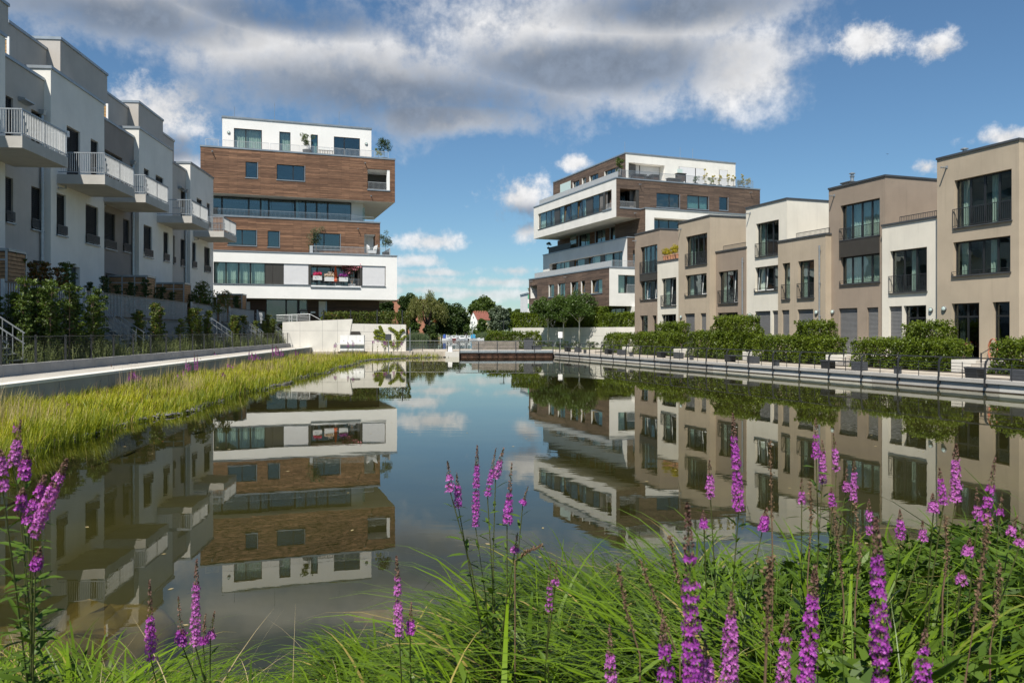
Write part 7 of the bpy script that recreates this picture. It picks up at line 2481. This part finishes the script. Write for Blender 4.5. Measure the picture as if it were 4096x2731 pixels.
P0 = ra_ + nrm * .45
tag(MB().prism([(ra_.x + nrm.x * .4, ra_.y + nrm.y * .4), (rb_.x + nrm.x * .4, rb_.y + nrm.y * .4), (40, 95), (40, 150), (ra_.x + 2, 150)], .5, 2.9).build('tower_garden', MT['lawn']), kind='structure')
hedge('hornbeam_hedge', 'high loose hedge along the concrete wall below the right tower', (P0.x, P0.y, 2.85), wa, [(-1.0, Lw * .38, .1, 1.5, 0, 1.9), (Lw * .36, Lw * .72, .2, 1.7, 0, 2.35), (Lw * .70, Lw + .5, .1, 1.4, 0, 1.6)], dens=330, leaf=.16, lm='leaf_beech')
hedge('beech_hedge', 'low clipped hedge at the lake edge behind the bridge bench', ((1945 - CX) / F * 89.5, 89.5, .5), R(1), [(0, (2165 - 1945) / F * 89.5, 0, 1.2, .05, 1.82)], dens=560, leaf=.12, lm='leaf_beech')
for k, (u, Y) in enumerate(((2192, 98.2), (2254, 95.8), (2317, 93.6))):
    x = (u - CX) / F * Y
    tree('young_cherry_tree', ('left', 'middle', 'right')[k] + ' one of three young trees with whitewashed trunks before the right tower', 'tree', (x, Y, .62), 6, (0, 0, 4.6), (1.95, 1.9, 1.85), .20, 'leaf_cherry', 40, 190, .66, .10, 'bark_pale', 'three young trees by the concrete wall', low=-.75, shell=.3, bole=2.9)
for k in range(9):
    u = 2120 + k * 38
    Y = 99 - (u - 2067) / (2535 - 2067) * 9 - 1.3
    x = (u - CX) / F * Y
    tree('low_bush', 'small round bush at the foot of the shaded concrete wall, ' + nth(k) + ' from the left', 'bush', (x + random.uniform(-.3, .3), Y, .6), .8, (0, 0, .4), (.55, .5, .42), .10, 'leaf_dark', 10, 50, .25, .02, 'twig', 'bushes along the concrete wall', low=-.9)
vs = tower_pt(FL2, 0, 0, 0)
gb = thing('checked_building', 'distant building with green and white checked wall behind the right tower', 'building', ((2150 - CX) / F * 160, 160, 0), R(10))
for i in range(7):
    for j in range(4):
        if (i + j) % 2:
            MB().box(-2 + i * 1.2, -2 + (i + 1) * 1.2, -.03, -.002, 6.2 + j * .95, 6.2 + (j + 1) * .95).build('green_panel', MT['green_check'], gb)
MB().box(-2, 6.4, 0, 8, 0, 10.0).build('wall', MT['plaster_bright'], gb)
MB().box(-2.1, 6.5, -.1, 8.1, 10.0, 10.3).build('roof', MT['coping'], gb)

# ================================================================ FAR SHORE
Z7 = lambda x, y: (1550 + x / 3.92, 1120 + y / 3.92)


def far_tree(label, x0, x1, yt, yb, Y, lm, name='shore_tree', leaf=.9, n_cl=70, per=120, flat=1.0, low=-.8, tdir=None, aspect=.6, shell=.4, nbias=(0, 0, .4), trunk=.5):
    u0, vt = Z7(x0, yt); u1, vb = Z7(x1, yb)
    X = ((u0 + u1) / 2 - CX) / F * Y
    rx = (u1 - u0) / 2 / F * Y
    zt = CAM + (HZ - vt) / F * Y
    zb = max(-.4, CAM + (HZ - vb) / F * Y)
    h = zt - zb
    return tree(name, label, 'tree', (X, Y, -.5), zt, (0, 0, (zt + zb) / 2 + .5), (rx * .90, rx * .8, h / 2 * .92), leaf, lm, int(n_cl * 1.35), int(per * 1.3), rx * .33, trunk, group='trees on the far shore', low=low, shell=shell, tdir=tdir, aspect=aspect, nbias=nbias)


far_tree('dark tree on the far shore, directly right of the left tower', -170, 118, 300, 800, 338, 'leaf_dark', n_cl=110, per=150, shell=.2)
far_tree('tall dark tree left of the willow on the far shore', 150, 480, 180, 820, 342, 'leaf_dark', n_cl=120, per=150, shell=.2)
far_tree('dark tree filling behind the willow on the far shore', 640, 905, 245, 800, 352, 'leaf_dark', n_cl=70)
wl_ = thing('weeping_willow', 'pale yellow green weeping willow on the far shore', 'tree', ((Z7(610, 0)[0] - CX) / F * 335, 335, -.5), 0, 'trees on the far shore')
cs, pts = [], []
for k in range(260):
    an = random.uniform(0, 6.283); rr = random.uniform(.1, 1) ** .6
    x_, y_ = 8.6 * rr * math.cos(an), 6.0 * rr * math.sin(an)
    zt_ = 19.4 - 7.5 * rr ** 2 + random.uniform(-1.4, .6) + (1.2 * math.sin(x_ * .9))
    Ls = random.uniform(3.5, 8.5) * (1 - .25 * rr) if zt_ > 9 else random.uniform(3, 6)
    m = int(Ls / .13)
    q = np.linspace(0, 1, m)[:, None]
    pts.append(np.array([[x_, y_, zt_]]) + q * np.array([[x_ * .12, y_ * .12, -Ls]]) + NR.normal(0, .28, (m, 3)))
P = np.concatenate(pts)
obj('crown', leaf_mesh('crown', P, .75, .28, (0, -.4, .2), tdir=(0, 0, -1.6)), MT['leaf_willow'], wl_)
mb = MB(); mb.tube([(0, 0, -.5), (.3, 0, 6), (0, 0, 14)], .7, 7, .2)
for k in range(7):
    an = k * .9
    mb.tube([(.2, 0, 5), (3 * math.cos(an), 2.5 * math.sin(an), 12), (5.5 * math.cos(an), 4 * math.sin(an), 15)], .3, 5, .06)
mb.build('trunk', MT['bark'], wl_, True)
far_tree('broad dark chestnut right of the willow on the far shore', 730, 1245, 365, 900, 345, 'leaf_dark', n_cl=150, per=150, shell=.2)
far_tree('pointed dark spruce peeping over the chestnut', 1040, 1135, 400, 700, 372, 'leaf_dark', n_cl=36, per=80, shell=.1)
far_tree('light green tree behind the chestnut, left of the gabled house', 1120, 1300, 495, 800, 362, 'leaf_mid', n_cl=40)
far_tree('big round tree rising behind the gabled house', 1290, 1720, 275, 640, 680, 'leaf_mid', n_cl=100, per=130, leaf=1.7)
far_tree('silvery willow right of the gabled house', 1590, 1920, 400, 840, 345, 'leaf_silver', n_cl=110, per=150, shell=.2)
far_tree('dark tree right of the silvery willow', 1800, 2010, 420, 800, 356, 'leaf_mid', n_cl=60)
far_tree('tree at the right end of the far shore behind the hedge', 1930, 2220, 470, 820, 360, 'leaf_mid', n_cl=90, per=150, shell=.2)
far_tree('small light tree before the gabled house, right one', 1400, 1560, 610, 850, 336, 'leaf_cherry', n_cl=44, leaf=.6)
far_tree('small light tree before the gabled house, left one', 1195, 1290, 680, 850, 337, 'leaf_cherry', n_cl=34, leaf=.6)
far_tree('round bush on the shore below the willow', 660, 785, 845, 940, 331, 'leaf_mid', 'shore_bush', n_cl=24, leaf=.5, trunk=.15)
far_tree('yellowish bush at the foot of the willow', 330, 520, 650, 860, 332, 'leaf_cherry', 'shore_bush', n_cl=34, leaf=.5, trunk=.15)
far_tree('dark shore bush right of the round bush', 560, 800, 690, 880, 334, 'leaf_dark', 'shore_bush', n_cl=44, leaf=.6, trunk=.15)
# a wood continuing on both sides, hidden mostly by the buildings
n_w = 60
cs = [(random.choice((-1, 1)) * random.uniform(70, 330), random.uniform(360, 430), random.uniform(3, 11)) for _ in range(240)]
P = clump_points(cs, [5.0] * len(cs), 90)
tag(obj('far_wood', leaf_mesh('far_wood', P, 1.2, .6), MT['leaf_dark']), 'wooded shore continuing behind the buildings', kind='stuff')
P = clump_points([(random.uniform(-60, 62), random.uniform(398, 440), random.uniform(0, 5)) for _ in range(150)], [4.0] * 150, 90)
tag(obj('far_scrub', leaf_mesh('far_scrub', P, 1.0, .6), MT['leaf_mid']), 'dense low growth behind the trees of the far shore', kind='stuff')
# reeds
def reeds(name, label, x0, x1, yt, yb, Y, n, lm='reed'):
    u0, vt = Z7(x0, yt); u1, vb = Z7(x1, yb)
    xa, xb = (u0 - CX) / F * Y, (u1 - CX) / F * Y
    zt = CAM + (HZ - vt) / F * Y
    root = np.stack([NR.uniform(xa, xb, n), Y + NR.uniform(-3, 3, n), np.full(n, -1.0)], 1)
    env = 1 - .35 * ((root[:, 0] - (xa + xb) / 2) / (xb - xa) * 2) ** 2
    L = (zt + 1.0) * env * NR.uniform(.65, 1.05, n)
    th = NR.uniform(0, 6.28, n)
    lean = np.stack([np.cos(th), np.sin(th)], 1) * NR.uniform(.02, .18, n)[:, None]
    return tag(obj(name, blade_mesh(name, root, L, np.full(n, .14), lean, NR.uniform(0, .4, n), 2), MT[lm]), label, kind='stuff')


reeds('reeds', 'grey green reeds at the lake edge below the willow', 285, 640, 800, 950, 250, 2600)
reeds('reeds', 'grey green reeds right of the moored boats', 1370, 1640, 805, 930, 325, 1400)
tag(obj('meadow', blade_mesh('meadow', np.stack([NR.uniform(-70, 10, 3000), NR.uniform(331, 345, 3000), np.full(3000, -.5)], 1), NR.uniform(.4, 1.2, 3000), np.full(3000, .2), NR.normal(0, .15, (3000, 2)), np.zeros(3000), 2), MT['straw']), 'dry grass on the far shore behind the boats', kind='stuff')

# houses over the far shore
gh = thing('gabled_house', 'white and yellow gabled house with red tile roof on the far shore', 'house', ((Z7(1290, 0)[0] - CX) / F * 620, 620, -.5), R(-50))
Wg, Dg = 9.5, 13.0
zE, zR = 12.6, 18.4
# gable looks at the camera; ridge runs back to the right
mb = MB()
mb.face((0, 0, 0), (Wg, 0, 0), (Wg, 0, zE), (Wg / 2, 0, zR), (0, 0, zE)); mb.build('gable_wall', MT['plaster_bright'], gh)
mb = MB(); mb.face((Wg, 0, 0), (Wg, Dg, 0), (Wg, Dg, zE), (Wg, 0, zE)); mb.face((0, 0, 0), (0, 0, zE), (0, Dg, zE), (0, Dg, 0)); mb.face((0, Dg, 0), (0, Dg, zE), (Wg / 2, Dg, zR), (Wg, Dg, zE), (Wg, Dg, 0)); mb.build('side_wall', MT['yellow_render'], gh)
for s_ in (0, 1):
    x0 = -.6 if s_ == 0 else Wg + .6
    zb = zE - .6 * (zR - zE) / (Wg / 2)
    mb = MB()
    a = [(x0, -.5, zb), (x0, Dg + .5, zb), (Wg / 2, Dg + .5, zR), (Wg / 2, -.5, zR)]
    mb.face(*a); mb.face(*[(p[0], p[1], p[2] + .25) for p in a])
    mb.face(a[0], a[3], (a[3][0], a[3][1], a[3][2] + .25), (a[0][0], a[0][1], a[0][2] + .25))
    mb.build('roof', MT['roof_tile'], gh)
for k in range(5):
    y = 1.2 + k * 2.4
    MB().box(Wg / 2 + .3, Wg / 2 + 1.0, y, y + .8, zR - 1.2, zR + .9).build('chimney', MT['brick_far'], gh)
for (x, z) in ((2.6, 9.0), (6.4, 9.0), (2.6, 5.4), (6.4, 5.4), (4.75, 13.0)):
    w_ = MB().box(x - .6, x + .6, -.06, -.005, z, z + 1.7).build('window', MT['white_paint'], gh)
    MB().box(x - .48, x + .48, -.09, -.061, z + .12, z + 1.58).build('pane', MT['glass_dark'], w_)
for k in range(3):
    for z in (5.4, 9.0):
        w_ = MB().box(Wg + .005, Wg + .06, 2 + k * 4, 3.3 + k * 4, z, z + 1.6).build('window', MT['white_paint'], gh)
        MB().box(Wg + .061, Wg + .09, 2.1 + k * 4, 3.2 + k * 4, z + .1, z + 1.5).build('pane', MT['glass_dark'], w_)
MB().box(-.04, 0, 0, Dg * .01, 0, 3).build('plinth', MT['yellow_render'], gh)
rh = thing('brick_house', 'red brick flat with white balcony glimpsed between tower and trees', 'building', ((Z7(60, 0)[0] - CX) / F * 390, 390, -.5), 0)
MB().box(-4, 18, 0, 12, 0, 18.2).build('wall', MT['brick_far'], rh)
MB().box(-4.4, 18.4, -.4, 12.4, 18.2, 18.7).build('roof', MT['roof_tile'], rh)
MB().box(6, 12.5, -.6, -.01, 13.2, 17.2).build('balcony', MT['plaster_bright'], rh)
w_ = MB().box(8.6, 11.4, -.66, -.61, 13.8, 16.6).build('window', MT['white_paint'], rh)
MB().box(8.8, 10.0, -.7, -.661, 14.0, 16.4).build('pane', MT['glass_dark'], w_)
kk = thing('red_kiosk', 'small red roof peeping out under the trees behind the willow', 'hut', ((Z7(728, 0)[0] - CX) / F * 338, 338, 6.6), 0)
MB().prism([(-.8, 0), (.8, 0), (.2, 1.3)], 0, 2, 'y').build('roof', MT['orange_cloth'], kk)
MB().box(-.6, .6, .3, 1.7, -7.0, -.02).build('wall', MT['wood_dark_and_shaded'], kk)
sp = thing('lake_fence', 'pale grey fence wall behind the moored boats', 'fence', ((Z7(985, 0)[0] - CX) / F * 331.5, 331.5, -.6), 0)
Ls = (Z7(1235, 0)[0] - Z7(985, 0)[0]) / F * 331.5
for k in range(8):
    MB().box(Ls * k / 8, Ls * (k + 1) / 8 - .03, 0, .2, 0, 1.5).build('panel', MT['galv_pale'], sp)

# moored boats and jetty
def boat(label, xc, wid, Y, hull, cabin, canopy=None, zc=0.0):
    u, _ = Z7(xc, 0)
    L = wid / 3.92 / F * Y
    o = thing('motor_boat', label, 'boat', ((u - CX) / F * Y, Y, -1.0), R(random.uniform(-12, 12)), 'boats moored at the far shore')
    o.scale = (1.2, 1.2, 1.45)
    mb = MB()
    secs = [(-.5, .30, .55), (-.2, .34, .5), (.2, .32, .55), (.42, .16, .66), (.52, .01, .74)]
    rings = []
    for (f_, w_, z) in secs:
        x = f_ * L
        rings.append([(x, -w_ * L * .55, z), (x, -w_ * L * .35, -.05), (x, w_ * L * .35, -.05), (x, w_ * L * .55, z)])
    for a, b in zip(rings, rings[1:]):
        for j in range(3):
            mb.face(a[j], b[j], b[j + 1], a[j + 1])
        mb.face(a[3], b[3], b[0], a[0])
    mb.face(*rings[0])
    mb.build('hull', MT[hull], o)
    if cabin:
        MB().prism([(-.22 * L, .5), (.28 * L, .55), (.16 * L, 1.35), (-.18 * L, 1.35)], -.14 * L, .14 * L, 'y').build('cabin', MT[cabin], o)
        MB().prism([(-.14 * L, .85), (.20 * L, .85), (.14 * L, 1.22), (-.14 * L, 1.22)], -.145 * L, .145 * L, 'y').build('window', MT['glass_dark'], o)
    if canopy:
        MB().prism([(-.36 * L, .6), (.1 * L, .6), (.05 * L, 1.55), (-.1 * L, 1.7), (-.33 * L, 1.5)], -.17 * L, .17 * L, 'y').build('canopy', MT[canopy], o)
    return o


boat('white boat with beige cabin, leftmost of the moored boats', 945, 110, 320, 'boat_white', 'boat_white')
boat('boat under a blue cover by the jetty', 905, 80, 318, 'boat_white', None, 'blue_cloth')
boat('white motor boat with red hull side, in the middle', 1040, 120, 321, 'boat_red', 'boat_white')
boat('largest white motor boat with dark windscreen', 1165, 150, 317, 'boat_white', 'boat_white')
boat('dark hulled boat right of the largest white one', 1275, 110, 320, 'frame_dark', 'boat_white')
boat('white boat with turquoise canopy', 1365, 140, 319, 'boat_white', None, 'cyan_cloth')
boat('small grey dinghy at the right end of the boats', 1465, 80, 318, 'white_metal', None)
jt = thing('jetty', 'low grey jetty with white mooring posts behind the boats', 'jetty', ((Z7(830, 0)[0] - CX) / F * 323, 323, -1.0), 0)
Ls = (Z7(1480, 0)[0] - Z7(830, 0)[0]) / F * 323
MB().box(0, Ls, 0, 1.5, .25, .45).build('deck', MT['wood_weathered'], jt)
for k in range(14):
    MB().tube([(Ls * k / 13, -.2, -.8), (Ls * k / 13, -.2, 1.3 + .5 * (k % 3))], .10, 6).build('mooring_post', MT['white_paint'], jt)
for k, (xu, yt) in enumerate(((1330, 650), (1822, 650))):
    Yp = 300 if k == 0 else 96
    u, v = Z7(xu, yt)
    o = thing('street_lamp', ('thin pale lamp post before the gabled house', 'dark lamp post behind the clipped hedge right of the boats')[k], 'lamp', ((u - CX) / F * Yp, Yp, -.5))
    zt_ = CAM + (HZ - v) / F * Yp + .5
    MB().tube([(0, 0, 0), (0, 0, zt_)], .05 if k else .10, 6).build('pole', MT['rail_dark' if k else 'galvanised'], o)
    MB().box(-.5 if k else -.3, .15, -.08, .08, zt_, zt_ + .08).build('head', MT['rail_dark'], o)

# ================================================================ FOREGROUND BANK: sedge, loosestrife, stones
def near_zv(x, y):
    return np.array([near_z(a, b) for a, b in zip(x, y)])


# tussocks of sedge: blades fountain out and hang over
tus = []
for _ in range(210):
    x = random.uniform(-3.6, 4.2)
    y = random.uniform(2.3, max(2.8, near_shore(x) + .1))
    tus.append((x, y))
for x in np.linspace(-3.6, 4.6, 52):
    tus.append((x + random.uniform(-.1, .1), near_shore(x) - random.uniform(.0, .7)))
roots, Ls, leans, wd, dr = [], [], [], [], []
for (x, y) in tus:
    hump = .68 + .16 * math.sin(x * 2.1 + .6) + .08 * math.sin(x * 5.3) + .38 * min(1.0, max(0.0, (x + .3) / 1.6)) - .12 * min(1.0, max(0.0, (-.7 - x))) + (.12 if x > 2.0 else 0)
    n = 92
    th0 = random.gauss(math.pi * .95 if random.random() < (.75 if x < 1.0 else .45) else .15, .45)
    th = np.where(NR.uniform(size=n) < .82, NR.normal(th0, .42, n), NR.uniform(0, 6.283, n))
    d = np.stack([np.cos(th), np.sin(th)], 1) * NR.uniform(.12, .85, n)[:, None]
    rx, ry = x + NR.normal(0, .08, n), y + NR.normal(0, .08, n)
    roots.append(np.stack([rx, ry, near_zv(rx, ry) - .03], 1))
    Ls.append(NR.uniform(.75, 1.45, n) * hump); leans.append(d); wd.append(np.where(NR.uniform(size=n) < .5, NR.uniform(.022, .038, n), NR.uniform(.008, .016, n))); dr.append(NR.uniform(1.3, 2.3, n))
roots = np.concatenate(roots); Ls = np.concatenate(Ls); leans = np.concatenate(leans); wd = np.concatenate(wd); dr = np.concatenate(dr)
# keep the view of the pond free close to the lens
ok = roots[:, 1] > 1.9
tag(obj('foreground_sedge', blade_mesh('foreground_sedge', roots[ok], Ls[ok], wd[ok], leans[ok], dr[ok], 9), MT['sedge']), 'long drooping green sedge on the near bank', kind='stuff')
# stiff upright blades among the flowers at the right
n = 1100
x = NR.uniform(.6, 4.4, n); y = NR.uniform(2.2, 5.4, n)
th = NR.uniform(0, 6.28, n)
tag(obj('upright_grass', blade_mesh('upright_grass', np.stack([x, y, near_zv(x, y) - .03], 1), NR.uniform(.5, 1.05, n), NR.uniform(.006, .013, n), np.stack([np.cos(th), np.sin(th)], 1) * NR.uniform(.03, .3, n)[:, None], NR.uniform(.1, .9, n), 6), MT['grass_green']), 'upright grass blades among the near flowers', kind='stuff')
n = 420
x = NR.uniform(-3.2, 4.2, n); y = NR.uniform(2.3, 5.6, n)
th = NR.uniform(0, 6.28, n)
tag(obj('straw_blades', blade_mesh('straw_blades', np.stack([x, y, near_zv(x, y) - .02], 1), NR.uniform(.4, .95, n), NR.uniform(.004, .010, n), np.stack([np.cos(th), np.sin(th)], 1) * NR.uniform(.2, 1.1, n)[:, None], NR.uniform(.2, 1.8, n), 6), MT['straw']), 'dead straw blades lying among the near sedge', kind='stuff')
# low leafy growth between
n = 30000
x = NR.uniform(-1.2, 4.4, n); y = NR.uniform(2.2, 5.8, n)
m = np.array([b < near_shore(a) for a, b in zip(x, y)]) & (NR.uniform(size=n) < np.clip(.22 + x * .3, .10, 1))
x, y = x[m], y[m]
z = near_zv(x, y) + NR.uniform(.05, 1.0, len(x)) * np.clip(.45 + .20 * x, .3, 1.05)
tag(obj('undergrowth', leaf_mesh('undergrowth', np.stack([x, y, z], 1), .12, .26, (0, -.2, .5)), MT['loose_leaf']), 'lance leaved undergrowth between the near flowers', kind='stuff')


def fg(label, spk, Y, rad=.021, leaves=14, root_dx=0.0, leaf_len=.085, dens=1.0, root_dy=.25, fork=.45, pr=.0035):
    """spk: list of (u_top, v_top, u_bottom, v_bottom, dY, bud)"""
    s_ = []
    for (ut, vt, ub, vb, dY, bud) in spk:
        s_.append((pxw(ub, vb, Y + dY), pxw(ut, vt, Y + dY), rad, bud))
    B = s_[0][0]
    rx, ry = sum(q[0].x for q in s_) / len(s_) + root_dx, Y + root_dy
    return loosestrife(label, (rx, ry, near_z(rx, ry)), s_, 'foreground loosestrife', dens=dens, leaves=leaves, leaf_len=leaf_len, pr=pr, fork=fork)


fg('purple loosestrife at the left edge, tallest upright spike there', [(83, 1680, 55, 1862, 0, .38), (108, 1800, 97, 1915, .1, .25), (2, 1800, 12, 1965, -.1, .2)], 2.35, root_dx=-.08, leaves=30, leaf_len=.11)
fg('purple loosestrife at the left edge leaning right with two long spikes', [(269, 1836, 132, 2139, 0, .18), (181, 1898, 112, 2105, .05, .2), (92, 1950, 82, 2068, .1, .2), (162, 2185, 142, 2275, 0, .3)], 2.25, root_dx=-.12, leaves=28, leaf_len=.11)
fg('single purple spike at lower left, left of the twin spikes', [(598, 2315, 604, 2640, 0, .32)], 2.6, leaves=10)
fg('tall purple spike with smaller ones beside it at lower left', [(787, 2236, 780, 2576, 0, .22), (713, 2384, 727, 2576, .05, .5), (858, 2443, 842, 2548, .05, .6), (822, 2455, 812, 2570, .1, .8)], 2.6, leaves=14)
fg('purple spike left of the middle, a short one at its foot', [(1586, 2222, 1597, 2540, 0, .2), (1645, 2408, 1640, 2535, .05, .4)], 2.7, leaves=12)
fg('many stemmed loosestrife in the middle rising before the open water', [(1791, 1843, 1801, 1967, 0, .45), (1827, 1891, 1834, 2030, .05, .3), (1909, 1781, 1902, 2105, .1, .22), (1984, 1791, 1950, 1985, .0, .35), (2015, 1790, 1982, 1912, .1, .4), (2047, 1850, 2028, 2095, -.1, .35), (2112, 1945, 2092, 2010, .05, .95), (2070, 2130, 2060, 2200, 0, .95)], 3.1, rad=.019, leaves=28, root_dx=.02, leaf_len=.10, fork=.45)
fg('small loose purple spike right of the many stemmed plant', [(2202, 2236, 2196, 2470, 0, .3), (2226, 2236, 2222, 2330, .05, .95)], 2.7, rad=.017, leaves=12, dens=.7)
fg('purple spike cut by the bottom edge, right of the middle', [(2437, 2498, 2446, 2760, 0, .3)], 2.0, leaves=8)
fg('tall purple spike curving before the beige house reflection', [(2931, 1652, 2955, 2040, 0, .2), (2838, 1836, 2842, 1990, .1, .38), (2812, 2040, 2816, 2110, .05, .4), (3068, 2030, 3050, 2120, .1, .4)], 2.9, leaves=28, root_dx=.03, leaf_len=.10)
fg('very large blurred purple spike, left of the two nearest', [(2750, 2010, 2772, 2745, 0, .2)], 1.45, rad=.021, leaves=8, leaf_len=.06, root_dy=.1)
fg('short thick purple spike between the two largest ones', [(2927, 2367, 2917, 2740, 0, .25)], 1.7, leaves=8, leaf_len=.06, root_dy=.1)
fg('bushy group of purple spikes at the right before the brown house reflection', [(3262, 1671, 3265, 1832, 0, .3), (3289, 1760, 3289, 1930, .05, .3), (3334, 1733, 3345, 1882, .1, .35), (3419, 1836, 3413, 2005, .0, .25), (3207, 1912, 3207, 2010, .1, .4), (3325, 1950, 3330, 2025, .05, .2), (3388, 1850, 3385, 1960, .1, .6)], 3.0, rad=.020, leaves=28, fork=.5, leaf_len=.10)
fg('largest purple spike in the foreground at lower right', [(3503, 2066, 3526, 2750, 0, .18)], 1.35, rad=.022, leaves=8, leaf_len=.06, root_dy=.1)
fg('pair of short purple spikes right of the bushy group', [(3475, 1995, 3480, 2142, 0, .25), (3600, 2036, 3603, 2155, .1, .35), (3690, 2080, 3692, 2160, .2, .5)], 2.9, rad=.019, leaves=16, dens=.9)
fg('three purple spikes before the white house reflection at the right', [(3758, 1871, 3774, 2018, 0, .3), (3825, 1774, 3820, 2018, .05, .25), (3730, 1970, 3734, 2045, .0, .5), (3880, 2150, 3870, 2220, .1, .3)], 2.8, leaves=18)
fg('leaning purple spike near the right edge', [(3982, 1829, 3938, 2095, 0, .3), (3905, 1950, 3912, 2065, .1, .55), (4010, 1970, 3998, 2060, .1, .7), (4070, 2060, 4040, 2140, .1, .4)], 2.8, leaves=18, dens=.85)
fg('two purple spikes low at the right, a bee coloured tip on one', [(3262, 2257, 3222, 2745, 0, .22), (3151, 2443, 3128, 2745, .05, .3)], 1.65, leaves=8, leaf_len=.06, root_dy=.1)
fg('purple spike cut by the bottom edge at the right', [(3703, 2512, 3688, 2745, 0, .25)], 1.6, leaves=6, leaf_len=.06, root_dy=.1)
fg('purple spike cut by the bottom edge beside the left large one', [(2648, 2477, 2670, 2745, 0, .35), (2820, 2560, 2835, 2745, .05, .3)], 1.55, leaves=8, leaf_len=.06, root_dy=.1)
fg('faded low purple spike at the right edge', [(4092, 2100, 4080, 2180, 0, .5), (3850, 2280, 3846, 2330, .0, .3)], 2.6, leaves=14, dens=.7)

# dried stalks of last year
for k, (pts, Y) in enumerate((([(3080, 2230), (3072, 2420), (3060, 2731)], 1.5), ([(3955, 2070), (3930, 2250), (3860, 2731)], 1.9), ([(2560, 2240), (2640, 2440), (2720, 2640)], 2.6), ([(2680, 2140), (2700, 2260), (2740, 2420)], 2.8), ([(3335, 2030), (3360, 2240), (3375, 2400)], 2.9), ([(3420, 2010), (3440, 2200), (3420, 2420)], 2.8), ([(3240, 1930), (3245, 2080), (3230, 2320)], 3.0), ([(3780, 2060), (3790, 2220), (3770, 2380)], 2.7), ([(4000, 2250), (3990, 2400), (3960, 2600)], 2.4), ([(2170, 2180), (2110, 2205), (2060, 2240)], 3.0), ([(3080, 1760), (3085, 1950), (3090, 2200)], 3.0), ([(2470, 2260), (2500, 2420), (2560, 2620)], 2.5))):
    P = [pxw(u, v, Y) for u, v in pts]
    rt = Vector((P[-1].x, P[-1].y, min(P[-1].z, near_z(P[-1].x, P[-1].y) + .3)))
    o = thing('dried_stalk', 'brown dried seed stalk, ' + ('nearest the lens below the right of the middle', 'long near one at the right edge', 'leaning one left of the large blurred spike', 'upright one left of the large blurred spike', 'left one in the bushy group', 'right one in the bushy group', 'leftmost in the bushy group', 'below the three right spikes', 'low at the right edge', 'short sideways one on the many stemmed plant', 'tall thin one before the white house reflection', 'leaning one farthest left') [k], 'stalk', rt, 0, 'dried stalks')
    L_ = [p - rt for p in P]
    path = [L_[0], (L_[0] + L_[1]) / 2, L_[1], (L_[1] + L_[2]) / 2, L_[2], Vector((0, 0, -.2))]
    MB().tube(path, .0022, 5, .003).build('stem', MT['seed_brown'], o)
    q = []
    for a, b in zip(path[:3], path[1:4]):
        for f_ in np.linspace(0, 1, 26):
            c = a + (b - a) * f_
            for _ in range(3):
                q.append((c.x + random.gauss(0, .0045), c.y + random.gauss(0, .0045), c.z + random.gauss(0, .003)))
    obj('seed_head', leaf_mesh('seed_head', np.array(q), .008, .7), MT['seed_brown'], o)

# flecks of leaf and pollen drifting on the pond
n = 420
Y = NR.uniform(6.5, 60, n) ** 1.0
u_ = NR.uniform(200, 3900, n)
m = np.array([(-9.4 - .05 * q < (a - CX) / F * q) and ((a - CX) / F * q < 19.5 - .34 * (q - 31.5)) for a, q in zip(u_, Y)])
m &= (np.sin(Y * .7 + u_ * .004) + NR.uniform(-.6, .6, n)) > .35
V = np.stack([(u_[m] - CX) / F * Y[m], Y[m], np.full(m.sum(), .004)], 1)
tag(obj('floating_flecks', leaf_mesh('floating_flecks', V, .07, .5, (0, 0, 60), fold=0.0), MT['straw']), 'small straw coloured flecks drifting on the pond', kind='stuff')
# stones under water and floating algae near the bank
def stone(label, u, v, r_, flat, z):
    X, Y, _ = ground_at(u, v, 0)
    V, Fc = [], []
    n1, n2 = 12, 8
    for i in range(n2 + 1):
        for j in range(n1):
            a, b = 6.283 * j / n1, math.pi * i / n2
            q = 1 + .18 * math.sin(3 * a + u) * math.sin(2 * b) + .10 * math.sin(5 * a + 2 * b)
            V.append((r_ * q * math.sin(b) * math.cos(a), r_ * .7 * q * math.sin(b) * math.sin(a), r_ * flat * q * math.cos(b)))
    for i in range(n2):
        for j in range(n1):
            Fc.append((i * n1 + j, i * n1 + (j + 1) % n1, (i + 1) * n1 + (j + 1) % n1, (i + 1) * n1 + j))
    me_ = bpy.data.meshes.new('boulder'); me_.from_pydata(V, [], Fc)
    me_.polygons.foreach_set('use_smooth', [True] * len(me_.polygons))
    o = obj('boulder', me_, MT['boulder'])
    o.location = (X, Y, z)
    return tag(o, label, 'stone', 'stones under water')


stone('large mossy boulder under water at lower left', 440, 2410, .62, .55, -.38)
stone('smaller submerged stone left of the large boulder', 210, 2440, .38, .5, -.38)
stone('flat yellowish submerged stone at the foot of the left plants', 60, 2420, .3, .5, -.34)


def algae(label, u, v, rx, ry):
    X, Y, _ = ground_at(u, v, 0)
    n = 26
    P = []
    for k in range(n):
        a = 6.283 * k / n
        q = 1 + .25 * math.sin(3 * a + u) + .16 * math.sin(7 * a + 2) + .1 * random.uniform(-1, 1)
        P.append((rx * q * math.cos(a), ry * q * math.sin(a)))
    mb = MB(); mb.prism(P, -.05, -.012)
    o = mb.build('algae_mat', MT['algae']); o.location = (X, Y, 0)
    return tag(o, label, 'algae', 'floating algae')


algae('brown floating algae mat left of the middle spike', 1540, 2452, .30, .13)
algae('yellow algae patch by the submerged boulder', 400, 2520, .22, .07)
algae('small yellow algae patch at the left edge', 30, 2340, .16, .06)
algae('thin algae strip off the far left spit', 1640, 1443, 2.2, .5)
